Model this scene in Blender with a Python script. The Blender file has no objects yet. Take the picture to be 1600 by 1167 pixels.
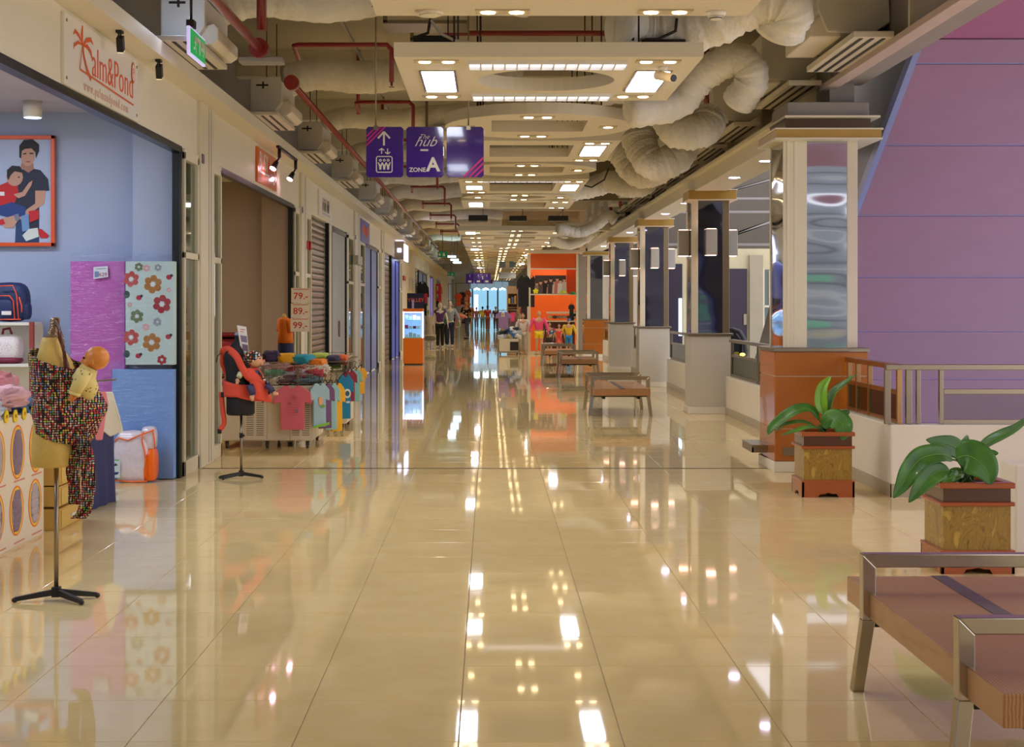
import bpy, bmesh, math, random
from mathutils import Vector, Matrix, Euler
random.seed(7)
sc = bpy.context.scene
COL = sc.collection
PI = math.pi
F = 2450.0          # focal length in pixels of the 1600 wide photograph
EYE = 1.585         # camera height

# ------------------------------------------------------------------ camera, world, exposure
cam_d = bpy.data.cameras.new('camera')
cam = bpy.data.objects.new('camera', cam_d)
COL.objects.link(cam)
cam.location = (0, 0, EYE)
cam.rotation_euler = (PI / 2, 0, 0)
cam_d.sensor_width = 36.0
cam_d.lens = 36.0 * F / 1600
cam_d.shift_x = 35.0 / 1600
cam_d.shift_y = -105.5 / 1600
cam_d.clip_end = 400
sc.camera = cam
sc.view_settings.view_transform = 'Standard'
sc.view_settings.look = 'None'
sc.view_settings.exposure = 0.22
sc.view_settings.gamma = 1.0
sc.view_settings.use_curve_mapping = False
world = bpy.data.worlds.new('world')
sc.world = world
world.use_nodes = True
wb = world.node_tree.nodes['Background']
wb.inputs[0].default_value = (0.95, 0.93, 1.0, 1)
wb.inputs[1].default_value = 1.6  # doubles as added fill for the hall, entering through the open atrium
sc.cycles.use_denoising = True
sc.cycles.max_bounces = 7
sc.cycles.diffuse_bounces = 4
sc.cycles.glossy_bounces = 4
sc.cycles.transmission_bounces = 6
sc.cycles.sample_clamp_indirect = 4.0
sc.cycles.caustics_reflective = False
sc.cycles.caustics_refractive = False
LAMP_W = 11.0        # watts of each ceiling downlight
PANEL_E = 16.0       # emission of the square ceiling lights

def PX(px, Y): return (px - 765) * Y / F
def PZ(py, Y): return EYE - (py - 478) * Y / F

# ------------------------------------------------------------------ materials
def lin(c):
    r = []
    for k in c[:3]:
        k = k / 255.0
        r.append(k / 12.92 if k <= 0.04045 else ((k + 0.055) / 1.055) ** 2.4)
    return tuple(r) + (1.0,)
MATS = {}
def mat(name, rgb, rough=0.6, metal=0.0, emit=None, es=0.0, var=0.04, vs=3.0, bump=0.0, bs=40.0, alpha=None, coat=0.0, ior=None, stretch=None):
    if name in MATS: return MATS[name]
    m = bpy.data.materials.new(name); MATS[name] = m
    m.use_nodes = True
    nt = m.node_tree; n = nt.nodes; l = nt.links
    b = n['Principled BSDF']
    b.inputs['Roughness'].default_value = rough
    b.inputs['Metallic'].default_value = metal
    if coat: b.inputs['Coat Weight'].default_value = coat
    if ior: b.inputs['IOR'].default_value = ior
    c = lin(rgb)
    tc = n.new('ShaderNodeTexCoord')
    src = tc.outputs['Object']
    if stretch:
        mp = n.new('ShaderNodeMapping'); mp.inputs['Scale'].default_value = stretch
        l.new(src, mp.inputs[0]); src = mp.outputs[0]
    if var > 0:
        no = n.new('ShaderNodeTexNoise'); no.inputs['Scale'].default_value = vs; no.inputs['Detail'].default_value = 4
        l.new(src, no.inputs['Vector'])
        mx = n.new('ShaderNodeMix'); mx.data_type = 'RGBA'
        mx.inputs[6].default_value = tuple(max(0, x * (1 - var * 3)) for x in c[:3]) + (1,)
        mx.inputs[7].default_value = tuple(min(1, x * (1 + var * 3)) for x in c[:3]) + (1,)
        l.new(no.outputs['Fac'], mx.inputs[0]); l.new(mx.outputs[2], b.inputs['Base Color'])
    else:
        b.inputs['Base Color'].default_value = c
    if bump > 0:
        nb = n.new('ShaderNodeTexNoise'); nb.inputs['Scale'].default_value = bs; nb.inputs['Detail'].default_value = 3
        l.new(src, nb.inputs['Vector'])
        bp = n.new('ShaderNodeBump'); bp.inputs['Strength'].default_value = bump; bp.inputs['Distance'].default_value = 0.02
        l.new(nb.outputs['Fac'], bp.inputs['Height']); l.new(bp.outputs[0], b.inputs['Normal'])
    if emit:
        b.inputs['Emission Color'].default_value = lin(emit); b.inputs['Emission Strength'].default_value = es
    if alpha is not None: b.inputs['Alpha'].default_value = alpha
    return m
def glass(name, rgb, tr=0.9, rough=0.02, wrinkle=0):
    if name in MATS: return MATS[name]
    m = bpy.data.materials.new(name); MATS[name] = m; m.use_nodes = True
    nt = m.node_tree; n = nt.nodes; l = nt.links; n.clear()
    o = n.new('ShaderNodeOutputMaterial'); mx = n.new('ShaderNodeMixShader')
    t = n.new('ShaderNodeBsdfTransparent'); t.inputs[0].default_value = lin(rgb)
    g = n.new('ShaderNodeBsdfGlossy'); g.inputs['Roughness'].default_value = rough
    lw = n.new('ShaderNodeLayerWeight'); pw = n.new('ShaderNodeMath'); pw.operation = 'POWER'; pw.inputs[1].default_value = 4.0
    ma = n.new('ShaderNodeMath'); ma.operation = 'MULTIPLY_ADD'; ma.inputs[1].default_value = 0.75; ma.inputs[2].default_value = 0.045
    if wrinkle:
        tc = n.new('ShaderNodeTexCoord'); mp = n.new('ShaderNodeMapping'); mp.inputs['Scale'].default_value = (7, 7, 55); no = n.new('ShaderNodeTexNoise'); no.inputs['Scale'].default_value = 1.0; no.inputs['Detail'].default_value = 2
        l.new(tc.outputs['Object'], mp.inputs[0]); l.new(mp.outputs[0], no.inputs['Vector']); bp = n.new('ShaderNodeBump'); bp.inputs['Strength'].default_value = 1.0; bp.inputs['Distance'].default_value = wrinkle
        l.new(no.outputs['Fac'], bp.inputs['Height']); l.new(bp.outputs[0], g.inputs['Normal'])
    l.new(lw.outputs['Facing'], pw.inputs[0]); l.new(pw.outputs[0], ma.inputs[0])
    l.new(ma.outputs[0], mx.inputs[0]); l.new(t.outputs[0], mx.inputs[1]); l.new(g.outputs[0], mx.inputs[2]); l.new(mx.outputs[0], o.inputs[0])
    return m
def flat(rgb, rough=0.55):
    return mat('colour_%d_%d_%d' % tuple(rgb[:3]), rgb, rough, var=0.0)
def ramp_mat(name, kind, stops, scale=5.0, rough=0.5, dist=0.0, stretch=None, detail=5, coat=0.0, bump=0.0, metal=0.0):
    if name in MATS: return MATS[name]
    m = bpy.data.materials.new(name); MATS[name] = m; m.use_nodes = True
    nt = m.node_tree; n = nt.nodes; l = nt.links; b = n['Principled BSDF']
    b.inputs['Roughness'].default_value = rough; b.inputs['Metallic'].default_value = metal
    if coat: b.inputs['Coat Weight'].default_value = coat
    tc = n.new('ShaderNodeTexCoord'); mp = n.new('ShaderNodeMapping')
    if stretch: mp.inputs['Scale'].default_value = stretch
    l.new(tc.outputs['Object'], mp.inputs[0])
    if kind == 'noise':
        t = n.new('ShaderNodeTexNoise'); t.inputs['Scale'].default_value = scale; t.inputs['Detail'].default_value = detail
        t.inputs['Distortion'].default_value = dist; out = t.outputs['Fac']
    elif kind == 'wave':
        t = n.new('ShaderNodeTexWave'); t.inputs['Scale'].default_value = scale; t.inputs['Distortion'].default_value = dist
        t.inputs['Detail'].default_value = detail; out = t.outputs['Fac']
    elif kind == 'voronoi':
        t = n.new('ShaderNodeTexVoronoi'); t.inputs['Scale'].default_value = scale; out = t.outputs['Distance']
    l.new(mp.outputs[0], t.inputs['Vector'])
    r = n.new('ShaderNodeValToRGB'); e = r.color_ramp.elements
    e[0].position, e[0].color = stops[0][0], lin(stops[0][1])
    e[1].position, e[1].color = stops[-1][0], lin(stops[-1][1])
    for p, c in stops[1:-1]:
        q = e.new(p); q.color = lin(c)
    l.new(out, r.inputs[0]); l.new(r.outputs[0], b.inputs['Base Color'])
    if bump:
        bp = n.new('ShaderNodeBump'); bp.inputs['Strength'].default_value = bump; bp.inputs['Distance'].default_value = 0.02
        l.new(out, bp.inputs['Height']); l.new(bp.outputs[0], b.inputs['Normal'])
    return m
def dots_mat(name, ground, cols, scale=60.0, size=0.36, rough=0.8, rnd=0.45):
    """cloth printed with round dots in many colours"""
    if name in MATS: return MATS[name]
    m = bpy.data.materials.new(name); MATS[name] = m; m.use_nodes = True
    nt = m.node_tree; n = nt.nodes; l = nt.links; b = n['Principled BSDF']; b.inputs['Roughness'].default_value = rough
    tc = n.new('ShaderNodeTexCoord'); v = n.new('ShaderNodeTexVoronoi'); v.inputs['Scale'].default_value = scale; v.inputs['Randomness'].default_value = rnd
    l.new(tc.outputs['Object'], v.inputs['Vector'])
    s = n.new('ShaderNodeSeparateColor'); l.new(v.outputs['Color'], s.inputs[0])
    r = n.new('ShaderNodeValToRGB'); r.color_ramp.interpolation = 'CONSTANT'; e = r.color_ramp.elements
    e[0].position = 0; e[0].color = lin(cols[0]); e[1].position = 1.0 / len(cols); e[1].color = lin(cols[1])
    for i, c in enumerate(cols[2:]):
        q = e.new((i + 2.0) / len(cols)); q.color = lin(c)
    l.new(s.outputs[0], r.inputs[0])
    lt = n.new('ShaderNodeMath'); lt.operation = 'LESS_THAN'; lt.inputs[1].default_value = size; l.new(v.outputs['Distance'], lt.inputs[0])
    mx = n.new('ShaderNodeMix'); mx.data_type = 'RGBA'; mx.inputs[6].default_value = lin(ground)
    l.new(lt.outputs[0], mx.inputs[0]); l.new(r.outputs[0], mx.inputs[7]); l.new(mx.outputs[2], b.inputs['Base Color'])
    return m

cream = mat('cream_paint', (214, 205, 186), 0.55, var=0.015)
cream2 = mat('cream_frame', (222, 214, 190), 0.4, var=0.01)
white = mat('white_paint', (226, 222, 212), 0.5, var=0.01)
ceilw = mat('ceiling_panel_paint', (224, 214, 190), 0.6, var=0.01)
soffw = mat('soffit_paint', (226, 218, 196), 0.55, var=0.01)
grout = mat('grout', (150, 130, 98), 0.6)
slabm = mat('slab_paint', (186, 178, 156), 0.8, var=0.06, vs=1.2, bump=0.2, bs=8)
beamm = mat('beam_paint', (216, 208, 186), 0.7, var=0.04)
greyp = mat('grey_paint', (150, 146, 142), 0.6)
darkm = mat('dark_void_paint', (58, 52, 46), 0.5)
black = mat('black_plastic', (18, 18, 18), 0.45)
blackg = mat('black_aluminium', (22, 26, 24), 0.3, metal=0.3)
steel = mat('brushed_steel', (150, 138, 118), 0.3, metal=0.95, var=0.05, vs=20, stretch=(1, 1, 12))
steelw = mat('warm_steel', (165, 148, 120), 0.28, metal=0.9, var=0.04)
chrome = mat('chrome', (215, 212, 205), 0.08, metal=1.0, var=0.0)
redp = mat('red_pipe_paint', (140, 34, 26), 0.32, var=0.05, coat=0.4)
ductm = mat('duct_fabric', (234, 229, 216), 0.55, var=0.05, vs=6, bump=0.8, bs=16)
acw = mat('unit_white', (220, 216, 208), 0.5, var=0.02)
dark_slot = mat('slot_dark', (40, 34, 28), 0.6)
gold = mat('gold_cap', (176, 142, 66), 0.35, var=0.05)
orange_t = mat('orange_tile', (172, 98, 30), 0.2, var=0.03, coat=0.25)
purple = mat('purple_panel', (158, 120, 152), 0.22, var=0.02, coat=0.3)
purple2 = mat('magenta_panel', (170, 84, 140), 0.3, var=0.02)
bluetrim = mat('lilac_trim', (140, 150, 205), 0.3, var=0.0)
signp = mat('sign_purple', (52, 16, 120), 0.08, var=0.0, coat=0.5)
signw = mat('sign_lettering', (205, 196, 190), 0.4, var=0.0)
magenta = mat('sign_magenta', (190, 16, 110), 0.3, var=0.0)
lampw = mat('warm_lamp', (255, 230, 190), 0.4, emit=(255, 222, 170), es=12.0, var=0)
lamppink = mat('track_lamp', (255, 200, 220), 0.4, emit=(255, 190, 215), es=25.0, var=0)
diffw = mat('square_light_diffuser', (255, 255, 255), 0.4, emit=(232, 238, 255), es=PANEL_E, var=0)
stripw = mat('strip_light_louvre', (235, 235, 240), 0.3, emit=(225, 228, 245), es=1.6, var=0)
downc = mat('cool_downlight', (255, 255, 255), 0.4, emit=(225, 215, 255), es=22.0, var=0)
glassc = glass('clear_glass', (225, 235, 230))
glassg = glass('grey_glass', (150, 160, 150))
woodb = ramp_mat('bench_wood', 'wave', [(0, (140, 96, 56)), (0.5, (160, 114, 70)), (1, (176, 128, 82))], 9.0, 0.4, 3.0, (3, 0.35, 3), coat=0.2)
burl = ramp_mat('burl_veneer', 'noise', [(0.3, (110, 78, 16)), (0.45, (156, 122, 36)), (0.55, (138, 104, 26)), (0.7, (184, 150, 60))], 4.0, 0.25, 3.5, (2.2, 2.2, 1.1), coat=0.4)
mahog = mat('mahogany', (158, 78, 32), 0.22, var=0.05, vs=9, coat=0.4)
mahogd = mat('dark_mahogany', (82, 44, 22), 0.2, coat=0.4)
soilm = mat('soil', (38, 26, 18), 0.9, var=0.1, vs=40, bump=0.6)
leafm = ramp_mat('leaf_green', 'noise', [(0.3, (44, 92, 24)), (0.6, (66, 122, 36)), (0.8, (100, 152, 58))], 7.0, 0.42, 0.5, coat=0.1)
leafb = mat('young_leaf', (112, 170, 20), 0.35, var=0.06, coat=0.2)
leafr = mat('leaf_rib', (108, 150, 48), 0.4)
stemm = mat('leaf_stem', (52, 92, 34), 0.4)
skin = mat('skin', (186, 132, 100), 0.55)
skinl = mat('mannequin_flesh', (206, 160, 122), 0.4)
mannw = mat('mannequin_white', (222, 216, 208), 0.35)
hairm = mat('hair_black', (24, 18, 16), 0.5)

# ------------------------------------------------------------------ mesh builder
class MB:
    def __init__(s): s.v = []; s.f = []; s.m = []; s.s = []
    def add(s, vs, fs, mi=0, sm=False):
        o = len(s.v); s.v += [tuple(v) for v in vs]
        for f in fs: s.f.append([o + i for i in f]); s.m.append(mi); s.s.append(sm)
        return s
    def box(s, x0, y0, z0, x1, y1, z1, mi=0):
        if x0 > x1: x0, x1 = x1, x0
        if y0 > y1: y0, y1 = y1, y0
        if z0 > z1: z0, z1 = z1, z0
        v = [(x, y, z) for z in (z0, z1) for y in (y0, y1) for x in (x0, x1)]
        return s.add(v, [(0, 2, 3, 1), (4, 5, 7, 6), (0, 1, 5, 4), (2, 6, 7, 3), (0, 4, 6, 2), (1, 3, 7, 5)], mi)
    def loft(s, rings, mi=0, caps=True, sm=True, closed=True):
        n = len(rings[0]); vs = [p for r in rings for p in r]; fs = []
        for i in range(len(rings) - 1):
            for j in range(n if closed else n - 1):
                k = (j + 1) % n
                fs.append((i * n + j, i * n + k, (i + 1) * n + k, (i + 1) * n + j))
        s.add(vs, fs, mi, sm)
        if caps and closed:
            o = len(s.v) - len(vs)
            s.f.append([o + j for j in range(n)][::-1]); s.m.append(mi); s.s.append(False)
            s.f.append([o + (len(rings) - 1) * n + j for j in range(n)]); s.m.append(mi); s.s.append(False)
        return s
    def tube(s, pts, r, n=10, mi=0, caps=True, flat=1.0, sm=True):
        pts = [Vector(p) for p in pts]; rings = []; up = None
        for i, p in enumerate(pts):
            if i == 0: t = pts[1] - p
            elif i == len(pts) - 1: t = p - pts[i - 1]
            else: t = (pts[i + 1] - p).normalized() + (p - pts[i - 1]).normalized()
            t.normalize()
            if up is None:
                up = Vector((0, 0, 1)) if abs(t.z) < 0.9 else Vector((1, 0, 0))
            a = t.cross(up)
            if a.length < 1e-5: a = t.orthogonal()
            a.normalize(); b = a.cross(t).normalized(); up = b
            rr = r[i] if isinstance(r, (list, tuple)) else r
            rings.append([p + a * math.cos(2 * PI * k / n) * rr + b * math.sin(2 * PI * k / n) * rr * flat for k in range(n)])
        return s.loft(rings, mi, caps, sm)
    def cyl(s, p, q, r, n=14, r2=None, mi=0, sm=True):
        return s.tube([p, q], [r, r if r2 is None else r2], n, mi, True, 1.0, sm)
    def ell(s, c, rx, ry, rz, nu=14, nv=9, mi=0):
        vs = [(c[0], c[1], c[2] - rz)]; fs = []
        for i in range(1, nv):
            a = -PI / 2 + PI * i / nv
            for j in range(nu):
                b = 2 * PI * j / nu
                vs.append((c[0] + rx * math.cos(a) * math.cos(b), c[1] + ry * math.cos(a) * math.sin(b), c[2] + rz * math.sin(a)))
        vs.append((c[0], c[1], c[2] + rz)); L = len(vs) - 1
        for j in range(nu):
            k = (j + 1) % nu
            fs.append((0, 1 + k, 1 + j))
            for i in range(nv - 2): fs.append((1 + i * nu + j, 1 + i * nu + k, 1 + (i + 1) * nu + k, 1 + (i + 1) * nu + j))
            fs.append((1 + (nv - 2) * nu + j, 1 + (nv - 2) * nu + k, L))
        return s.add(vs, fs, mi, True)
    def pillow(s, c, sx, sy, sz, e=0.45, rot=(0, 0, 0), j=0.0, nu=20, nv=9, mi=0, sag=0.0):
        M = Euler(rot).to_matrix(); rings = []
        def sp(x, p): return math.copysign(abs(x) ** p, x)
        ph = random.random() * 6
        for i in range(nv + 1):
            a = -PI / 2 + PI * i / nv; r = []
            for k in range(nu):
                b = 2 * PI * k / nu
                p = Vector((sx * sp(math.cos(a), e) * sp(math.cos(b), e), sy * sp(math.cos(a), e) * sp(math.sin(b), e), sz * sp(math.sin(a), 0.8)))
                if j: p *= 1 + j * math.sin(3 * b + ph + 5 * a) + j * 0.6 * math.sin(7 * b + 2 * ph)
                p.z -= sag * (p.x / sx) ** 2
                r.append(M @ p + Vector(c))
            rings.append(r)
        return s.loft(rings, mi)
    def crumple(s, c, sx, sy, sz, amp=0.35, fr=2.2, rot=(0, 0, 0), nu=30, nv=14, e=0.6, seed=0):
        from mathutils import noise
        M = Euler(rot).to_matrix(); rings = []
        def sp(x, p): return math.copysign(abs(x) ** p, x)
        for i in range(nv + 1):
            a = -PI / 2 + PI * i / nv; r = []
            for k in range(nu):
                b = 2 * PI * k / nu
                q = Vector((sp(math.cos(a), e) * sp(math.cos(b), e), sp(math.cos(a), e) * sp(math.sin(b), e), sp(math.sin(a), 0.8)))
                f = 1 + amp * (1 - 2 * abs(noise.noise(q * fr + Vector((seed * 7.3, seed * 3.1, 0))))) - amp * 0.5 + amp * 0.5 * noise.noise(q * fr * 2.6 + Vector((0, seed * 5.7, 1)))
                r.append(M @ Vector((q.x * sx * f, q.y * sy * f, q.z * sz * f)) + Vector(c))
            rings.append(r)
        return s.loft(rings)
    def prism(s, poly, fn, t0, t1, mi=0, sm=False):
        """poly: list of (u, v); fn(u, v, t) -> xyz"""
        a = [fn(u, v, t0) for u, v in poly]; b = [fn(u, v, t1) for u, v in poly]; n = len(poly)
        fs = [list(range(n))[::-1], [n + i for i in range(n)]] + [(i, (i + 1) % n, n + (i + 1) % n, n + i) for i in range(n)]
        return s.add(a + b, fs, mi, sm)
    def grid(s, fn, nu, nv, mi=0, sm=True):
        vs = [fn(i / nu, j / nv) for j in range(nv + 1) for i in range(nu + 1)]; w = nu + 1
        return s.add(vs, [(j * w + i, j * w + i + 1, (j + 1) * w + i + 1, (j + 1) * w + i) for j in range(nv) for i in range(nu)], mi, sm)

OFF = {}
def mesh_of(name, mb, mats, off=(0, 0, 0)):
    me = bpy.data.meshes.new(name)
    o = Vector(off)
    me.from_pydata([tuple(Vector(v) - o) for v in mb.v], [], mb.f)
    if not isinstance(mats, (list, tuple)): mats = [mats]
    for m in mats: me.materials.append(m)
    me.polygons.foreach_set('material_index', mb.m)
    me.polygons.foreach_set('use_smooth', mb.s)
    bm = bmesh.new(); bm.from_mesh(me); bmesh.ops.recalc_face_normals(bm, faces=bm.faces); bm.to_mesh(me); bm.free()
    me.update()
    return me
def tag(o, label=None, cat=None, group=None, kind=None):
    if label: o['label'] = label
    if cat: o['category'] = cat
    if group: o['group'] = group
    if kind: o['kind'] = kind
    return o
def thing(name, label, cat, loc=(0, 0, 0), group=None, rz=0.0):
    o = bpy.data.objects.new(name, None); COL.objects.link(o)
    o.empty_display_size = 0.1
    o.location = loc; o.rotation_euler = (0, 0, rz); tag(o, label, cat, group)
    OFF[o.name] = Vector((0, 0, 0)); return o
def wthing(name, label, cat, loc, group=None):
    """as thing(), its parts are written in world coordinates"""
    o = thing(name, label, cat, loc, group); OFF[o.name] = Vector(loc); return o
def part(parent, name, mb, mats, bevel=0, solid=0, label=None, sub=0, seg=2):
    off = OFF.get(parent.name, Vector((0, 0, 0))) if parent else Vector((0, 0, 0))
    o = bpy.data.objects.new(name, mesh_of(name, mb, mats, off)); COL.objects.link(o)
    if parent: o.parent = parent
    OFF[o.name] = off
    if solid:
        md = o.modifiers.new('solid', 'SOLIDIFY'); md.thickness = solid; md.offset = 0
    if bevel:
        md = o.modifiers.new('bevel', 'BEVEL'); md.width = bevel; md.segments = seg; md.limit_method = 'ANGLE'; md.angle_limit = 0.6
    if sub:
        md = o.modifiers.new('sub', 'SUBSURF'); md.levels = sub; md.render_levels = sub
    if label: o['label'] = label
    return o
def single(name, mb, mats, label, cat, group=None, **k):
    """a thing that is one mesh; its origin is set to the base of the mesh"""
    xs = [v[0] for v in mb.v]; ys = [v[1] for v in mb.v]; zs = [v[2] for v in mb.v]
    c = Vector(((min(xs) + max(xs)) / 2, (min(ys) + max(ys)) / 2, min(zs)))
    mb.v = [tuple(Vector(v) - c) for v in mb.v]
    o = part(None, name, mb, mats, **k); o.location = c; OFF[o.name] = c
    return tag(o, label, cat, group)
def struct(name, mb, mats, parent=None, **k):
    o = part(parent, name, mb, mats, **k)
    if not parent: o['kind'] = 'structure'
    return o
def copy_tree(o, parent=None):
    c = o.copy(); COL.objects.link(c); c.parent = parent
    OFF[c.name] = OFF.get(o.name, Vector((0, 0, 0)))
    for ch in list(o.children): copy_tree(ch, c)
    return c
def lamp(kind, loc, e, col=(1, 1, 1), size=0.05, rot=(0, 0, 0), cone=None, blend=0.6, sy=None):
    d = bpy.data.lights.new('lamp', kind); d.energy = e; d.color = col
    if kind == 'AREA':
        d.size = size
        if sy: d.shape = 'RECTANGLE'; d.size_y = sy
    else: d.shadow_soft_size = size
    if cone: d.spot_size = cone; d.spot_blend = blend
    o = bpy.data.objects.new('lamp', d); COL.objects.link(o); o.location = loc; o.rotation_euler = rot
    return o
# faces of flat prints: mapping functions
def face_cam(x0, Y, z0): return lambda u, v, t: (x0 + u, Y - t, z0 + v)        # faces the camera end of the hall
def face_right(X, y0, z0): return lambda u, v, t: (X + t, y0 + u, z0 + v)      # on the left wall, faces the hall
def face_left(X, y0, z0): return lambda u, v, t: (X - t, y0 - u, z0 + v)
def ring(cx, cy, rx, ry, n=18, a0=0.0, a1=2 * PI):
    return [(cx + rx * math.cos(a0 + (a1 - a0) * i / n), cy + ry * math.sin(a0 + (a1 - a0) * i / n)) for i in range(n if a1 - a0 > 6.2 else n + 1)]
def print_on(parent, name, fn, shapes, t0=0.001, label=None):
    """shapes: ([points], rgb). Flat printed artwork in thin layers of ink."""
    mats = []; idx = {}; mb = MB(); t = t0
    for poly, c in shapes:
        if c not in idx: idx[c] = len(mats); mats.append(flat(c))
        mb.prism(poly, fn, t - 0.0006, t, idx[c]); t += 0.0005
    return part(parent, name, mb, mats, label=label)
def stroke(pts, w):
    """thick line as a list of quads"""
    out = []
    for (a, b), (c, d) in zip(pts[:-1], pts[1:]):
        L = math.hypot(c - a, d - b) or 1e-6; nx, ny = -(d - b) / L * w / 2, (c - a) / L * w / 2
        out.append([(a + nx, b + ny), (a - nx, b - ny), (c - nx, d - ny), (c + nx, d + ny)])
    return out
def text(parent, name, s, size, loc, rot, m, ext=0.002, align='CENTER', shear=0.0, off=0.0, sx=1.0, space=1.0):
    cu = bpy.data.curves.new('txt', 'FONT'); cu.body = s; cu.size = size; cu.extrude = ext; cu.align_x = align; cu.align_y = 'CENTER'
    cu.shear = shear; cu.offset = off; cu.space_character = space; cu.resolution_u = 3
    t = bpy.data.objects.new('txt', cu); COL.objects.link(t)
    dg = bpy.context.evaluated_depsgraph_get(); dg.update()
    me = bpy.data.meshes.new_from_object(t.evaluated_get(dg)); me.name = name
    bpy.data.objects.remove(t); bpy.data.curves.remove(cu)
    me.materials.clear(); me.materials.append(m)
    o = bpy.data.objects.new(name, me); COL.objects.link(o); o.parent = parent
    off_ = OFF.get(parent.name, Vector((0, 0, 0)))
    o.location = Vector(loc) - off_; o.rotation_euler = rot; o.scale = (sx, 1, 1)
    OFF[o.name] = off_
    return o
RC = (PI / 2, 0, 0)            # text facing the camera end
RR = (PI / 2, 0, PI / 2)       # text on the left wall
ORD = 'first second third fourth fifth sixth seventh eighth ninth tenth eleventh twelfth thirteenth fourteenth fifteenth sixteenth seventeenth eighteenth nineteenth twentieth twenty-first twenty-second twenty-third twenty-fourth twenty-fifth twenty-sixth twenty-seventh twenty-eighth twenty-ninth thirtieth'.split()
# ================================================================== SETTING
# ---- floor
tile_m = MATS['floor_tile'] = bpy.data.materials.new('floor_tile'); tile_m.use_nodes = True
def _tile():
    nt = tile_m.node_tree; n = nt.nodes; l = nt.links; b = n['Principled BSDF']
    b.inputs['Roughness'].default_value = 0.035; b.inputs['IOR'].default_value = 1.62
    tc = n.new('ShaderNodeTexCoord'); no = n.new('ShaderNodeTexNoise'); no.inputs['Scale'].default_value = 5; no.inputs['Detail'].default_value = 6
    geo = n.new('ShaderNodeNewGeometry'); l.new(geo.outputs['Position'], no.inputs['Vector'])
    r = n.new('ShaderNodeValToRGB'); e = r.color_ramp.elements
    e[0].position = 0.3; e[0].color = lin(TILE_A); e[1].position = 0.7; e[1].color = lin(TILE_B)
    l.new(no.outputs['Fac'], r.inputs[0]); l.new(r.outputs[0], b.inputs['Base Color'])
TILE_A, TILE_B = (228, 204, 146), (234, 212, 158)
_tile()
T = 0.6; TX0 = -0.113; TY0 = 15.302
mb = MB(); mb.box(-9.5, -9, -0.3, 3.5, 126, -0.004); mb.box(3.5, -9, -0.3, 9.5, 13.1, -0.004); mb.box(3.5, 49, -0.3, 9.5, 126, -0.004)
floor = struct('floor', mb, grout)
def tile_mb(cx, cy, w, h, mbx, tilt=(0, 0)):
    g = 0.0012; b = 0.0018; z = 0.0
    x0, x1, y0, y1 = cx - w / 2 + g, cx + w / 2 - g, cy - h / 2 + g, cy + h / 2 - g
    def zz(x, y): return z + (x - cx) * tilt[0] + (y - cy) * tilt[1]
    top = [(x0 + b, y0 + b), (x1 - b, y0 + b), (x1 - b, y1 - b), (x0 + b, y1 - b)]
    bot = [(x0, y0), (x1, y0), (x1, y1), (x0, y1)]
    v = [(x, y, zz(x, y)) for x, y in top] + [(x, y, -0.003) for x, y in bot]
    mbx.add(v, [(0, 1, 2, 3)] + [(4 + i, 4 + (i + 1) % 4, (i + 1) % 4, i) for i in range(4)])
m1 = MB(); tile_mb(0, 0, T, T, m1); tme = mesh_of('tile', m1, tile_m)
for r in range(17):
    for c in range(-7, 7):
        cx = TX0 + (c + 0.5) * T; cy = TY0 - (r + 0.5) * T
        if cx > 3.4 and cy > 12.9: continue
        o = bpy.data.objects.new('tile', tme); COL.objects.link(o); o.parent = floor
        o.location = (cx, cy, random.uniform(0, 0.0003)); o.rotation_euler = (random.gauss(0, 0.0005), random.gauss(0, 0.0004), 0)
mb = MB()
rows = [TY0 + (k + 0.5) * T for k in range(184)] + [TY0 - 17.5 * T - k * T for k in range(22)]
for cy in rows:
    for c in range(-15, 16):
        cx = TX0 + (c + 0.5) * T
        if cx > 3.3 and 12.9 < cy < 49.3: continue
        tile_mb(cx, cy, T, T, mb, (random.gauss(0, 0.0004), random.gauss(0, 0.00055)))
for cy in [TY0 - (r + 0.5) * T for r in range(17)]:
    for c in list(range(-15, -7)) + list(range(7, 16)):
        cx = TX0 + (c + 0.5) * T
        if cx > 3.3 and cy > 12.9: continue
        tile_mb(cx, cy, T, T, mb, (random.gauss(0, 0.0004), random.gauss(0, 0.0005)))
o = part(floor, 'tiling', mb, tile_m); o['kind'] = 'stuff'
mb = MB(); mb.box(-2.84, 15.285, -0.002, 2.72, 15.318, 0.0025); part(floor, 'expansion_joint', mb, dark_slot)
# lower storey below the escalator void
mb = MB(); mb.box(3.5, 13.1, -4.5, 12, 49, -4.3); mb.box(3.5, 13.1, -4.5, 3.56, 49, -0.3); struct('floor_lower', mb, greyp)

# ---- left wall: fascia, soffit, pilasters
XL = -2.85
mb = MB()
mb.box(-3.0, 2, 3.05, XL, 118, 3.62)
mb.box(-3.0, 2, 3.581, -2.66, 118, 3.62)
mb.box(-2.66, 2, 3.58, -2.62, 118, 3.705)
wall_left = struct('wall_left', mb, soffw)
mb = MB(); mb.box(-3.6, 2, 3.6, -3.4, 118, 5.0); part(wall_left, 'upper_wall', mb, greyp)
def pilaster(y0, y1):
    mb = MB(); mb.box(-3.0, y0, 0, -2.81, y1, 3.58); d = (y1 - y0)
    mb2 = MB()
    for k in (0.55, 0.72): mb2.box(-2.812, y0 + d * k, 0.02, -2.808, y0 + d * (k + 0.03), 3.57)
    p = part(wall_left, 'pilaster', mb, cream2, bevel=0.006); part(p, 'groove', mb2, greyp)
    mb = MB(); mb.box(-2.81, y0 + 0.02, 2.98, -2.80, y0 + 0.12, 3.07); part(p, 'number_plate', mb, flat((112, 90, 120)))
NW = [0]
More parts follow.
